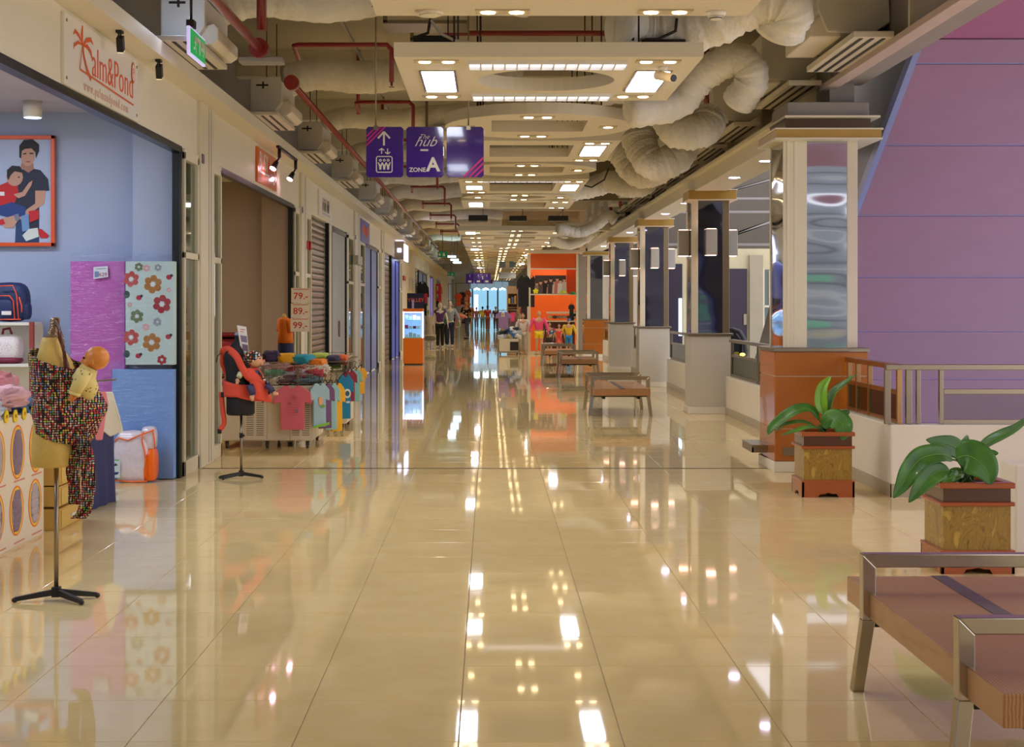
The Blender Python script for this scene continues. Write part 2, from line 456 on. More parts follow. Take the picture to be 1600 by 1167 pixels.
def window(y0, y1, gl=glassc, top=3.02):
    NW[0] += 1; w = 0.055
    mb = MB(); X0, X1 = -2.90, -2.83
    mb.box(X0, y0, 0, X1, y0 + w, top); mb.box(X0, y1 - w, 0, X1, y1, top)
    mb.box(X0, y0, top - 0.07, X1, y1, top + 0.03); mb.box(X0, y0, 0, X1, y1, 0.14); mb.box(X0, y0, 2.03, X1, y1, 2.09)
    wn = struct('window_%d' % NW[0], mb, cream2, bevel=0.004)
    for a, b in ((0.14, 2.03), (2.09, top - 0.07)):
        mb = MB(); mb.box(-2.87, y0 + w, a, -2.862, y1 - w, b); part(wn, 'pane', mb, gl)
    return wn
def guide(y, h=3.05):
    mb = MB(); mb.box(-2.92, y, 0, -2.85, y + 0.13, h); mb.box(-2.853, y + 0.04, 0, -2.845, y + 0.09, h); return part(wall_left, 'shutter_guide', mb, blackg)
def track(y0, y1, z=3.03):
    mb = MB(); mb.box(-2.93, y0, z - 0.03, -2.845, y1, z + 0.03)
    return part(wall_left, 'shutter_track', mb, blackg)
def solid(y0, y1, z1=3.05, m=cream, name='wall_panel'):
    mb = MB(); mb.box(-3.0, y0, 0, XL, y1, z1); return part(wall_left, name, mb, m)
# unit 1 and 2
track(4, 14.5); guide(14.42); window(14.56, 15.28); pilaster(15.28, 16.02); window(16.02, 16.58)
track(16.6, 22.75); guide(22.7); window(22.84, 23.45); pilaster(23.45, 24.15); window(24.15, 24.95)
ND = [0]
def shutter(y0, y1, label=None, p=0.1):
    ND[0] += 1
    mb = MB(); mb.box(-2.97, y0, 0, -2.93, y1, 3.05); d = struct('door_%d' % ND[0], mb, flat((96, 86, 74)))
    mb = MB(); L = y1 - y0 - 0.02
    prof = [(0, 0.0), (0.022, 0.015), (0.026, p / 2), (0.022, p - 0.02), (0, p - 0.006)]
    mb.prism(prof, lambda u, v, t: (u, t, v), 0, L); me = mesh_of('slat', mb, mat('shutter_grey', (150, 140, 124), 0.25, metal=0.7, var=0.03))
    z = 0.03
    while z < 3.0:
        o = bpy.data.objects.new('slat', me); COL.objects.link(o); o.parent = d; o.location = (-2.925, y0 + 0.01, z); z += p
    return d
shutter(25.0, 27.75); guide(27.75)
solid(27.9, 28.35)
def glazed(y0, y1, n, col, name='glass_door'):
    """tall closed front with black stiles and opaque panes; shop light is put into some panes"""
    ND[0] += 1; mb = MB()
    for k in range(n + 1):
        y = y0 + (y1 - y0) * k / n; mb.box(-2.91, y - 0.035, 0, -2.85, y + 0.035, 3.0)
    mb.box(-2.91, y0, 2.95, -2.85, y1, 3.03)
    d = struct('door_%d' % ND[0], mb, blackg)
    for k in range(n):
        a = y0 + (y1 - y0) * k / n + 0.035; b = y0 + (y1 - y0) * (k + 1) / n - 0.035
        mb = MB(); mb.box(-2.885, a, 0.02, -2.877, b, 2.95); part(d, 'pane', mb, col)
    mb = MB(); mb.box(-2.872, (y0 + y1) / 2 - 0.02, 1.0, -2.84, (y0 + y1) / 2 + 0.02, 1.3); part(d, 'door_handle', mb, steel)
    return d
solid(28.3, 28.42, 3.05, cream2)
glazed(28.4, 31.2, 1, mat('screen_grey', (176, 174, 172), 0.6)); guide(31.2)
window(31.5, 32.8, glassg); pilaster(32.8, 34.2); window(34.2, 35.7, glassg)
glazed(35.8, 39.9, 2, mat('screen_blue', (120, 136, 190), 0.5))
window(40.1, 41.0); pilaster(41.0, 42.0)
shutter(42.2, 45.4, p=0.16); guide(45.4)
glazed(45.8, 49.6, 2, mat('pane_deep_blue_glow', (64, 84, 170), 0.35, emit=(60, 90, 220), es=0.18))  # blue shop light put into the opaque panes as a faint glow
window(49.7, 51.0)
solid(51.0, 60.0, 3.05, soffw)
shutter(60.0, 63.0, p=0.16); glazed(63.2, 71.0, 2, mat('screen_blue', (120, 136, 190), 0.5)); pilaster(71, 73.5)
glazed(73.5, 79, 2, mat('pane_violet_glow', (170, 160, 240), 0.4, emit=(150, 140, 240), es=0.35)); solid(79, 84);  # violet shop light put into these opaque panes as glow
glazed(84, 90, 2, mat('screen_blue', (120, 136, 190), 0.5)); solid(90, 118, 3.05, soffw)

# ---- the two open shops on the left
def room(name, y0, y1, col, ccol, lampe, lcol, xb=-7.5):
    mb = MB(); mb.box(xb - 0.1, y0, 0, xb, y1, 3.5); w = struct('wall_back_' + name, mb, col)
    mb = MB(); mb.box(xb, y1, 0, -3.0, y1 + 0.15, 3.5); mb.box(-3.31, y1 - 0.18, 0, -2.93, y1 + 0.1, 3.5); struct('wall_side_' + name, mb, col)
    mb = MB(); mb.box(xb, y0 - 0.15, 0, -3.0, y0, 3.5); struct('wall_near_' + name, mb, col)
    mb = MB(); mb.box(xb, y0, 3.4, -3.0, y1, 3.5); struct('ceiling_' + name, mb, ccol)
    return w
blue_wall = mat('shop_blue_wall', (168, 182, 214), 0.5, var=0.01)
tan_wall = mat('shop_tan_wall', (150, 132, 116), 0.6, var=0.01)
room('babywear', 4.0, 14.72, blue_wall, mat('shop_ceiling', (190, 184, 200), 0.6), 0, 0)
room('clothing', 16.45, 22.95, tan_wall, cream, 0, 0)
for y in (7.0, 10.0, 12.6): lamp('AREA', (-4.7, y, 3.38), 48, (0.80, 0.88, 1.0), 1.6, sy=0.5)
lamp('AREA', (-4.6, 19.5, 3.38), 60, (1.0, 0.84, 0.68), 1.4, sy=0.6)

# ---- ceiling slab and beams
mb = MB(); mb.box(-9.5, -9, 5.0, 3.6, 126, 5.2); ceiling = struct('ceiling', mb, slabm)
mb = MB(); mb.box(0, 0, 0, 6.9, 0.3, 0.35); bme = mesh_of('beam', mb, beamm)
y = 11.2
while y < 116:
    o = bpy.data.objects.new('beam', bme); COL.objects.link(o); o.parent = ceiling; o.location = (-3.4, y, 4.66); y += 4.9
for x in (-1.6, 2.35):
    mb = MB(); mb.box(x, 4, 4.62, x + 0.03, 116, 4.66); part(ceiling, 'cable_tray', mb, greyp)

# ---- right side: lower wall, columns, soffit
low_m = mat('low_wall_white', (226, 220, 208), 0.5, var=0.012)
base_m = mat('skirting_stone', (166, 156, 136), 0.3)
def lowwall(name, x0, y0, x1, y1, h=0.557, t=0.16, cap=True):
    mb = MB(); L = math.hypot(x1 - x0, y1 - y0); ux, uy = (x1 - x0) / L, (y1 - y0) / L; nx, ny = uy, -ux   # inner side
    def q(a, s): return (x0 + ux * a + nx * s, y0 + uy * a + ny * s)
    def bar(s0, s1, z0, z1, mbx):
        p = [q(0, s0), q(L, s0), q(L, s1), q(0, s1)]
        v = [(a, b, z0) for a, b in p] + [(a, b, z1) for a, b in p]
        mbx.add(v, [(0, 1, 2, 3), (4, 5, 6, 7)] + [(i, (i + 1) % 4, 4 + (i + 1) % 4, 4 + i) for i in range(4)])
    bar(0, t, -0.3, h, mb); w = struct(name, mb, low_m, bevel=0.01)
    mb = MB(); bar(-0.006, 0.02, 0, 0.105, mb); part(w, 'skirting', mb, base_m)
    return w
def railing(label, x0, y0, x1, y1, z0, posts, cat='railing', m=steel, gl=glassg, group=None):
    L = math.hypot(x1 - x0, y1 - y0); ux, uy = (x1 - x0) / L, (y1 - y0) / L; nx, ny = uy, -ux
    r = wthing('railing', label, cat, (x0 + nx * 0.08, y0 + ny * 0.08, z0), group)
    def bar(a0, a1, s0, s1, za, zb, nm, mm):
        p = [(x0 + ux * a + nx * s, y0 + uy * a + ny * s) for a, s in ((a0, s0), (a1, s0), (a1, s1), (a0, s1))]
        mb = MB(); v = [(a, b, za) for a, b in p] + [(a, b, zb) for a, b in p]
        mb.add(v, [(0, 1, 2, 3), (4, 5, 6, 7)] + [(i, (i + 1) % 4, 4 + (i + 1) % 4, 4 + i) for i in range(4)])
        part(r, nm, mb, mm, bevel=0.003)
    bar(0, L, 0.045, 0.115, 1.055, 1.10, 'handrail', m)
    for k, a in enumerate(posts): bar(a - 0.022, a + 0.022, 0.06, 0.10, z0, 1.06, 'post', m)
    for a, b in zip(posts[:-1], posts[1:]):
        if b - a < 0.35: continue
        bar(a + 0.02, b - 0.02, 0.065, 0.095, 0.845, 0.885, 'mid_rail', m)
        bar(a + 0.02, b - 0.02, 0.065, 0.095, z0, z0 + 0.04, 'bottom_rail', m)
        bar(a + 0.02, b - 0.02, 0.077, 0.085, z0 + 0.04, 0.845, 'pane', gl)
    return r
railing_m = [('railing panel between the orange column and the second column', 15.9, 22.9), ('glass and steel railing between the second and third columns', 23.6, 30.5), ('glass and steel railing between the third and fourth columns', 31.2, 38.2), ('far glass and steel railing beyond the fourth column', 39.0, 47.8)]
for i, (lb, a, b) in enumerate(railing_m):
    lowwall('wall_right' if i == 0 else 'wall_right_%d' % (i + 1), 3.45, b, 3.45, a) if False else None
def lw(name, y0, y1, x=3.45):
    mb = MB(); mb.box(x, y0, -0.3, x + 0.16, y1, 0.557); w = struct(name, mb, low_m, bevel=0.01)
    mb = MB(); mb.box(x - 0.008, y0, 0, x, y1, 0.11); part(w, 'skirting', mb, base_m)
for i, (lb, a, b) in enumerate(railing_m):
    lw('wall_right_low_%d' % (i + 1), a, b)
    n = max(2, int((b - a) / 1.75)); ps = []
    for k in range(n + 1):
        c = 0.08 + (b - a - 0.16) * k / n
        ps += [c] if k in (0, n) else [c - 0.06, c + 0.06]
    # runs along +Y with the inner side towards +X
    railing(lb if i else 'glass and steel railing between the orange tiled column and the second column', 3.45, a, 3.45, b, 0.557, ps, group='railings on the low walls between the columns')
# foreground corner: wall towards the camera end then turning right
mb = MB()
pl = [(3.33, 13.0), (9.5, 13.0), (9.5, 13.16), (3.49, 13.16), (3.49, 14.95), (3.33, 14.95)]
mb.prism(pl, lambda u, v, t: (u, v, t), -0.3, 0.6); w = struct('wall_right_corner', mb, low_m, bevel=0.012)
mb = MB(); mb.box(3.322, 12.992, 0, 3.33, 14.95, 0.11); mb.box(3.322, 12.992, 0, 9.5, 13.0, 0.11); part(w, 'skirting', mb, base_m)
railing('steel railing with painted orange reflection running from the orange tiled column to the corner', 3.33, 13.06, 3.33, 14.9, 0.6, [0.0, 1.0, 1.45, 1.8], m=mat('steel_painted_reflection', (178, 140, 96), 0.25, metal=0.85))  # orange reflection put into the steel's base colour
railing('steel railing with glass on the low wall in front of the purple escalator', 3.40, 13.0, 9.2, 13.0, 0.6, [0.0, 0.095, 0.18, 0.36, 1.4, 1.5, 2.8, 2.9, 4.2, 5.6]) if False else None
def rail_x(label, x0, x1, y, z0, posts):
    r = wthing('railing', label, 'railing', (x0, y, z0))
    mb = MB(); mb.box(x0, y - 0.035, 1.052, x1, y + 0.035, 1.098); part(r, 'handrail', mb, steel, bevel=0.004)
    for p, w in posts:
        mb = MB(); mb.box(p - w / 2, y - 0.02, z0, p + w / 2, y + 0.02, 1.055); part(r, 'post', mb, steel, bevel=0.003)
    for (a, _), (b, _) in zip(posts[:-1], posts[1:]):
        if b - a < 0.6: continue
        mb = MB(); mb.box(a + 0.02, y - 0.015, 0.85, b - 0.02, y + 0.015, 0.893); part(r, 'mid_rail', mb, steel, bevel=0.003)
        mb = MB(); mb.box(a + 0.02, y - 0.015, z0, b - 0.02, y + 0.015, z0 + 0.035); part(r, 'bottom_rail', mb, steel)
        mb = MB(); mb.box(a + 0.02, y - 0.004, z0 + 0.035, b - 0.02, y + 0.004, 0.85); part(r, 'pane', mb, glass('railing_glass', (214, 206, 210)))
    return r
rail_x('steel railing with glass on the low wall in front of the purple escalator', 3.30, 9.2, 13.08, 0.6,
       [(3.318, 0.05), (3.495, 0.05), (3.575, 0.035), (3.765, 0.035), (4.62, 0.035), (4.72, 0.05), (5.6, 0.035), (6.6, 0.035), (7.6, 0.035), (9.1, 0.05)])
# white block at the right edge
mb = MB(); mb.box(3.335, 9.95, -0.003, 4.6, 10.25, 0.58); w = struct('wall_right_stub', mb, low_m, bevel=0.012)

# ---- columns
def wavy(name, col, rough, sc_, st):
    if name in MATS: return MATS[name]
    m = mat(name, col, rough, metal=1.0, var=0.0); nt = m.node_tree; n = nt.nodes; l = nt.links
    tc = n.new('ShaderNodeTexCoord'); mp = n.new('ShaderNodeMapping'); mp.inputs['Scale'].default_value = (0.8, 0.8, 2.2)
    no = n.new('ShaderNodeTexNoise'); no.inputs['Scale'].default_value = sc_; no.inputs['Detail'].default_value = 1
    l.new(tc.outputs['Object'], mp.inputs[0]); l.new(mp.outputs[0], no.inputs['Vector'])
    bp = n.new('ShaderNodeBump'); bp.inputs['Strength'].default_value = 1.0; bp.inputs['Distance'].default_value = st
    l.new(no.outputs['Fac'], bp.inputs['Height']); l.new(bp.outputs[0], n['Principled BSDF'].inputs['Normal'])
    return m
mirror = wavy('wavy_mirror_sheet', (186, 190, 196), 0.05, 1.1, 0.018)
mirror2 = wavy('wavy_dark_mirror', (120, 122, 140), 0.05, 0.9, 0.028)
def column(name, x0, y0, w, base_w, m_base, label, tiled, capz=(3.15, 3.28), post=0.1, post_l=0.1, mir=mirror2):
    dx = (base_w - w) / 2
    c = wthing(name, label, 'column', (x0 + w / 2, y0 + w / 2, 0)); c['kind'] = 'structure'
    bx0, by0, bx1, by1 = x0 - dx, y0 - dx * 0.4, x0 + w + dx, y0 + w + dx
    mb = MB(); mb.box(bx0, by0, 0.1, bx1, by1, 1.15); part(c, 'base', mb, grout if tiled else m_base, bevel=0 if tiled else 0.008)
    mb = MB(); mb.box(bx0 - 0.025, by0 - 0.025, 0, bx1 + 0.025, by1 + 0.025, 0.1); part(c, 'plinth', mb, low_m, bevel=0.006)
    if tiled:
        gr = flat((224, 196, 150))
        zs = [0.1, 0.414, 0.915, 1.15]
        for a, b in zip(zs[:-1], zs[1:]):
            g = 0.006
            mb = MB(); mb.box(bx0 - 0.012, by0 - 0.014, a + g, bx1 + 0.012, by0 - 0.002, b - g); part(c, 'tile', mb, m_base, bevel=0.002)
            mb = MB(); mb.box(bx0 - 0.014, by0 + 0.0, a + g, bx0 - 0.002, by1, b - g); part(c, 'tile', mb, m_base, bevel=0.002)
        mb = MB(); mb.box(bx0 - 0.003, by0 - 0.003, 0.1, bx1 + 0.003, by1 + 0.003, 1.15); part(c, 'joint', mb, gr)
        mb = MB(); mb.box(bx0 + 0.06, by0 - 0.02, 0.16, bx0 + 0.30, by0 - 0.012, 0.235); mb.box(bx0 + 0.17, by0 - 0.026, 0.15, bx0 + 0.18, by0 - 0.018, 0.245); part(c, 'socket_plate', mb, steel)
    mb = MB(); mb.box(bx0 - 0.03, by0 - 0.03, 1.15, bx1 + 0.03, by1 + 0.03, 1.185); part(c, 'ledge', mb, steel, bevel=0.005)
    # shaft
    zb, zt = 1.185, capz[0]
    mb = MB(); mb.box(x0 + 0.02, y0 + 0.02, zb, x0 + w - 0.02, y0 + w - 0.02, zt); part(c, 'core', mb, greyp)
    for nm, q in (('mirror_panel', (x0 + post_l, y0 + 0.004, x0 + w - post, y0 + 0.02)), ('mirror_panel', (x0 + 0.004, y0 + 0.03, x0 + 0.02, y0 + w - 0.03)), ('mirror_panel', (x0 + w - 0.02, y0 + 0.03, x0 + w - 0.004, y0 + w - 0.03))):
        mb = MB(); mb.box(q[0], q[1], zb, q[2], q[3], zt); part(c, nm, mb, mir)
    mb = MB(); mb.box(x0, y0 - 0.004, zb, x0 + post_l, y0 + 0.03, zt)
    if post_l > 0.15: mb.box(x0 + 0.03, y0 - 0.014, zb, x0 + 0.055, y0, zt); mb.box(x0 + 0.10, y0 - 0.010, zb, x0 + 0.13, y0, zt)
    part(c, 'corner_post', mb, cream2, bevel=0.004)
    mb = MB(); mb.box(x0 + w - post, y0 - 0.004, zb, x0 + w, y0 + 0.03, zt); part(c, 'corner_post', mb, steelw if not tiled else cream, bevel=0.004)
    mb = MB(); mb.box(x0 + w - 0.03, y0 + w - 0.08, zb, x0 + w + 0.004, y0 + w, zt); mb.box(x0 - 0.004, y0 + w - 0.05, zb, x0 + 0.03, y0 + w, zt); part(c, 'corner_post', mb, cream2)
    # cap
    e = 0.10 if tiled else 0.05
    z0, z1 = capz
    mb = MB(); mb.box(x0 - e, y0 - e * 2, z0, x0 + w + e * 1.8, y0 + w + e, z1); part(c, 'cap', mb, gold, bevel=0.004)
    mb = MB(); mb.box(x0 - e - 0.015, y0 - e * 2 - 0.015, z1, x0 + w + e * 1.8 + 0.015, y0 + w + e + 0.015, z1 + 0.015); mb.box(x0 - e - 0.01, y0 - e * 2 - 0.01, z0 - 0.015, x0 + w + e * 1.8 + 0.01, y0 + w + e + 0.01, z0); part(c, 'cap_trim', mb, cream2)
    if tiled:
        mb = MB(); mb.box(x0, y0 - 0.1, z1 + 0.015, x0 + w + 0.1, y0 + w, z1 + 0.115); part(c, 'neck', mb, mat('smoked_metal', (92, 78, 62), 0.2, metal=0.6))
        mb = MB(); mb.box(x0 - 0.02, y0 - 0.2, z1 + 0.115, x0 + w + 0.17, y0 + w, z1 + 0.135); part(c, 'flange', mb, cream2)
        mb = MB(); mb.box(x0 + 0.02, y0 - 0.12, z1 + 0.135, x0 + w + 0.08, y0 + w, z1 + 0.27); part(c, 'box_head', mb, greyp, bevel=0.005)
    mb = MB(); mb.box(x0 + w * 0.64, y0 + 0.05, z1 + 0.01, x0 + w - 0.02, y0 + w - 0.05, 5.0); part(c, 'upper_shaft', mb, greyp)
    return c
column('column', 2.81, 15.0, 0.71, 0.86, orange_t, 'nearest column, orange tiled base and cream framed wavy mirror', True, (3.175, 3.25), 0.10, 0.225, mirror)
low_grey = mat('column_base_paint', (198, 192, 178), 0.5, var=0.01)
column('column', 2.965, 23.05, 0.56, 0.60, low_grey, 'second column with plain pale base, behind the orange tiled one', False)
column('column', 2.945, 30.7, 0.56, 0.60, low_grey, 'third column from the front, plain pale base and mirror sheet', False)
column('column', 2.97, 38.5, 0.56, 0.60, low_grey, 'fourth column from the front with plain cream base', False)
column('column', 3.0, 48.3, 0.56, 0.72, orange_t, 'farthest column, brown orange tiled base beside the orange shop', True, (3.15, 3.24), 0.08, 0.1, mirror2)
# sconces on the columns
def sconce_proto():
    r = thing('wall_sconce', '', 'wall lamp', group='box-shaped sconces on the columns')
    mb = MB(); mb.box(-0.08, -0.16, -0.19, 0.08, 0.0, 0.19); part(r, 'lamp_body', mb, mat('sconce_grey', (186, 180, 172), 0.4), bevel=0.004)
    mb = MB(); mb.box(-0.065, -0.145, -0.196, 0.065, -0.015, -0.191); part(r, 'lens', mb, mat('sconce_lens', (255, 190, 170), 0.4, emit=(255, 190, 165), es=14.0, var=0))
    mb = MB(); mb.box(-0.065, -0.145, 0.191, 0.065, -0.015, 0.196); part(r, 'lens', mb, MATS['sconce_lens'])
    mb = MB(); mb.box(-0.05, -0.005, -0.12, 0.05, 0.006, 0.12); part(r, 'wall_plate', mb, steel)
    return r
sp = sconce_proto(); used = 0
for ci, (x0, y0, w, nm) in enumerate(((2.965, 23.05, .56, 'second'), (2.945, 30.7, .56, 'third'), (2.97, 38.5, .56, 'fourth'))):
    for k, (lx, ly, rz, sd) in enumerate(((x0 + w / 2 - 0.0, y0, 0, 'front face'), (x0, y0 + w * 0.55, -PI / 2, 'left face'), (x0 + w, y0 + w * 0.55, PI / 2, 'right face'))):
        o = sp if used == 0 else copy_tree(sp); used += 1
        o.location = (lx, ly, 2.52); o.rotation_euler = (0, 0, rz)
        o['label'] = 'box-shaped grey up-and-down sconce on the %s of the %s column' % (sd, nm)
    # steel foot plate beside the first column
r = wthing('floor_stop', 'steel plate step at the foot of the orange tiled column', 'plate', (2.66, 15.6, 0.2))
mb = MB(); mb.box(2.57, 15.35, 0.2, 2.74, 15.95, 0.225); part(r, 'plate', mb, steel, bevel=0.003)
mb = MB(); mb.box(2.57, 15.35, 0.15, 2.585, 15.95, 0.2); mb.box(2.57, 15.35, 0.15, 2.74, 15.365, 0.2); part(r, 'lip', mb, steel)
# soffit over the columns
mb = MB(); mb.box(3.0, 15.9, 3.27, 3.47, 49, 3.49); mb.box(2.93, 15.9, 3.45, 3.02, 49, 3.50); sof = struct('trim_1', mb, soffw, bevel=0.006)
for i, y in enumerate((18.15, 20.5, 25.6, 28.55, 33.2, 35.8, 41.2, 44.0)):
    r = wthing('downlight', 'round recessed downlight in the cream soffit over the columns, %s from the front' % ORD[i], 'ceiling light', (3.2, y, 3.26), 'soffit downlights')
    mb = MB(); mb.cyl((3.2, y, 3.262), (3.2, y, 3.27), 0.085, 20); part(r, 'ring', mb, white)
    mb = MB(); mb.cyl((3.2, y, 3.258), (3.2, y, 3.266), 0.072, 20); part(r, 'lens', mb, downc)
    lamp('SPOT', (3.2, y, 3.25), 22, (1.0, 0.93, 0.9), 0.06, cone=2.4)
# upper right wall, near edge beam
mb = MB(); mb.box(3.46, 15.9, 3.5, 3.6, 126, 5.0); struct('wall_right_upper', mb, cream)
mb = MB(); mb.box(3.30, -6, 3.72, 3.6, 15.2, 5.0); eb = struct('trim_2', mb, mat('edge_beam', (150, 142, 140), 0.5))
mb = MB(); mb.box(3.2, -6, 3.665, 3.33, 15.2, 3.72); part(eb, 'flange', mb, mat('flange', (200, 180, 176), 0.4), bevel=0.004)
for y in (15.17, 12.2): 
    mb = MB(); mb.box(3.27, y, 3.7, 3.31, y + 0.05, 4.3); part(eb, 'stiffener', mb, cream2)

# ---- escalator seen from below
esc = wthing('escalator', 'escalator underside clad in purple panels with a lilac edge', 'escalator', (5.6, 20, -4.3))
def ek(k): return (20 * (1 - 0.0565 * k), 0.646 + 0.631 * k)
X0, X1 = 3.87, 7.2
KT = 5.28
for i in range(-5, 6):
    a = ek(i + 0.012); b = ek(min(i + 1, KT) - 0.012)
    mb = MB(); n = (-0.487 * 0.04, -0.873 * 0.04)
    mb.prism([a, b, (b[0] - n[0], b[1] - n[1]), (a[0] - n[0], a[1] - n[1])], lambda u, v, t: (t, u, v), X0 + 0.02, X1)
    part(esc, 'panel', mb, purple)
for a, b in ((14.02, 11.0), (10.98, 7.5), (7.48, 3.5)):
    mb = MB(); mb.box(X0 + 0.02, b, 3.98, X1, a, 4.02); part(esc, 'panel', mb, purple2)
a = ek(-5); t = ek(KT)
mb = MB(); o_ = 0.045
mb.prism([(a[0], a[1] + o_ + 0.02), (t[0], t[1] + o_), (3.5, t[1] + o_), (3.5, 6.2), (t[0] + 0.6, 6.2), (a[0], a[1] + 1.75)], lambda u, v, tt: (tt, u, v), X0 + 0.05, X1)
part(esc, 'side_cladding', mb, mat('escalator_side', (84, 74, 66), 0.3, var=0.02))
mb = MB()
mb.prism([(a[0], a[1] - 0.01), (t[0], t[1] - 0.01), (3.5, t[1] - 0.01), (3.5, t[1] + 0.09), (t[0] + 0.05, t[1] + 0.09), (a[0], a[1] + 0.12)], lambda u, v, tt: (tt, u, v), X0 - 0.03, X0 + 0.03)
part(esc, 'edge_trim', mb, bluetrim)
mb = MB()
for i in range(-5, 6):
    p = ek(i); mb.prism([(p[0] + 0.02, p[1] + 0.0), (p[0] - 0.02, p[1] + 0.022), (p[0] + 0.02, p[1] + 0.05)], lambda u, v, tt: (tt, u, v), X0 + 0.02, X1)
part(esc, 'joint', mb, bluetrim)
lamp('AREA', (5.6, 14.6, 0.2), 30, (0.75, 0.6, 1.0), 2.2, rot=(PI, 0, 0), sy=0.4) if False else None

# ---- building across the void, seen between the columns
mb = MB(); mb.box(3.62, 36, 0.0, 12, 36.2, 2.9); mb.box(3.62, 36, -4.3, 12, 36.2, 0.0); bk = struct('wall_far_right', mb, mat('cream_far', (206, 196, 160), 0.6))
mb = MB(); mb.box(3.62, 42, 2.5, 12, 42.2, 8.0); struct('wall_far_upper', mb, mat('grey_far', (98, 90, 80), 0.6))
for i, z in enumerate((3.05, 3.9, 4.3)):
    mb = MB(); mb.box(3.62, 38 + i, z, 12, 38.12 + i, z + 0.055); part(bk, 'cross_beam', mb, mat('light_beam', (150, 146, 144), 0.5))
mb = MB(); mb.prism([(4.9, 3.0), (5.1, 3.0), (6.9, 3.70), (6.9, 3.62)], face_cam(0, 37.5, 0), 0, 0.1); mb.prism([(4.4, 4.0), (4.55, 4.0), (7.5, 4.86), (7.5, 4.79)], face_cam(0, 37.8, 0), 0, 0.1); part(bk, 'brace', mb, MATS['light_beam'])
def bw(px0, px1, z0, z1, m, nm, d=0.05):
    mb = MB(); mb.box(PX(px0, 36), 36 - d, z0, PX(px1, 36), 36, z1); return part(bk, nm, mb, m, bevel=0.004)
bw(1137, 1167, -0.2, 2.44, mat('aubergine_door', (46, 34, 54), 0.35), 'door_leaf', 0.03); bw(1161, 1166, 1.15, 1.4, steel, 'door_handle', 0.07)
bw(1170, 1191, -0.2, 2.75, mat('far_pilaster', (168, 158, 134), 0.5), 'pilaster', 0.12); bw(1193, 1230, -0.2, 2.42, mat('window_dark', (96, 108, 100), 0.15), 'window_pane', 0.02)
bw(1193, 1230, 1.55, 1.6, cream2, 'glazing_bar', 0.05); bw(1191.5, 1194, -0.2, 2.44, cream2, 'glazing_bar', 0.05)
bw(1201, 1204, -0.2, 2.4, cream2, 'glazing_bar', 0.05)
bw(1043, 1066, -0.2, 2.55, mat('purple_dark', (44, 34, 54), 0.35), 'shop_recess', 0.03)
bw(1060, 1065, 0.9, 1.76, mat('cyan_lightbox', (220, 250, 255), 0.4, emit=(190, 240, 255), es=2.2, var=0), 'lightbox', 0.06)
# second escalator handrail seen behind the first low wall
r = wthing('escalator', 'black curved escalator handrail with glass behind the low wall by the second column', 'escalator', (5.0, 29, -2))
mb = MB(); pts = [(PX(1135, 29), 29.2, PZ(519, 29)), (PX(1146, 29), 29.1, PZ(515, 29)), (PX(1156, 29), 29, PZ(519, 29)), (PX(1161, 29), 28.9, PZ(530, 29)), (PX(1163, 29), 28.8, PZ(548, 29)), (PX(1163, 28), 28.5, -0.4), (PX(1163, 28), 28.4, -1.6)]
mb.tube(pts, 0.045, 10); part(r, 'handrail', mb, black)
mb = MB(); mb.prism([(PX(1136, 29), -1.6), (PX(1136, 29), PZ(520, 29)), (PX(1147, 29), PZ(517, 29)), (PX(1160, 29), PZ(535, 29)), (PX(1162, 29), -1.6)], face_cam(0, 29.05, 0), -0.01, 0.01); part(r, 'pane', mb, glassg)
mb = MB(); mb.ell((PX(1156, 29), 28.7, PZ(553, 29)), .05, .05, .03); part(r, 'marker_lamp', mb, mat('yellow_lamp', (250, 220, 90), 0.4, emit=(250, 220, 80), es=3, var=0))
# beyond the columns on the right: shopfronts
mb = MB(); mb.box(3.5, 49.4, 0, 9.5, 49.6, 5.0); struct('wall_right_far', mb, cream)
mb = MB(); mb.box(3.1, 54, 0, 3.3, 118, 5.0); wrf = struct('wall_right', mb, soffw)
# end glazing far away
end = MB(); end.box(-9.5, 118, 0, 9.5, 118.2, 5.0); struct('wall_end', end, cream)
end = MB(); end.box(-1.5, 117.93, 0, 1.35, 118.0, 2.85)
part(bpy.data.objects['wall_end'], 'glazing', end, mat('daylit_glazing', (170, 215, 235), 0.3, emit=(150, 208, 240), es=0.75, var=0))
for i, x in enumerate((-1.35, -0.2, 0.55, 1.3)):
    mb = MB(); mb.box(x, 117.8, 0, x + 0.12, 117.9, 4.2); part(bpy.data.objects['wall_end'], 'mullion', mb, mat('mullion', (120, 170, 190), 0.5))
mb = MB(); mb.box(-1.4, 117.6, 2.9, 1.4, 117.9, 3.4); part(bpy.data.objects['wall_end'], 'mezzanine', mb, mat('mezz', (170, 190, 205), 0.5, emit=(160, 190, 215), es=0.4))

# ---- unseen hall end behind the camera, added for the column mirrors to reflect
mb = MB(); mb.box(-9.5, -9.3, 0, 9.5, -9.1, 5.2); eb_ = struct('wall_behind', mb, mat('wall_behind_grey', (140, 146, 152), 0.5))
for i, z in enumerate((1.5, 2.2, 2.9, 3.6, 4.3)):
    mb = MB(); mb.box(-9.5, -9.1, z, 9.5, -9.02, z + 0.1); part(eb_, 'band', mb, mat('band_pale', (206, 206, 200), 0.4) if i % 2 else mat('band_dark', (70, 70, 76), 0.4))
for i, (x, c) in enumerate(((0.2, (80, 130, 200)), (1.9, (110, 180, 120)), (3.6, (90, 140, 205)), (5.3, (210, 180, 120)), (7.0, (120, 180, 150)))):
    mb = MB(); mb.box(x, -9.1, 0.3, x + 1.5, -9.04, 1.35); part(eb_, 'reflected_panel', mb, flat(c))  # unseen colour blocks added so the mirrors have something to reflect
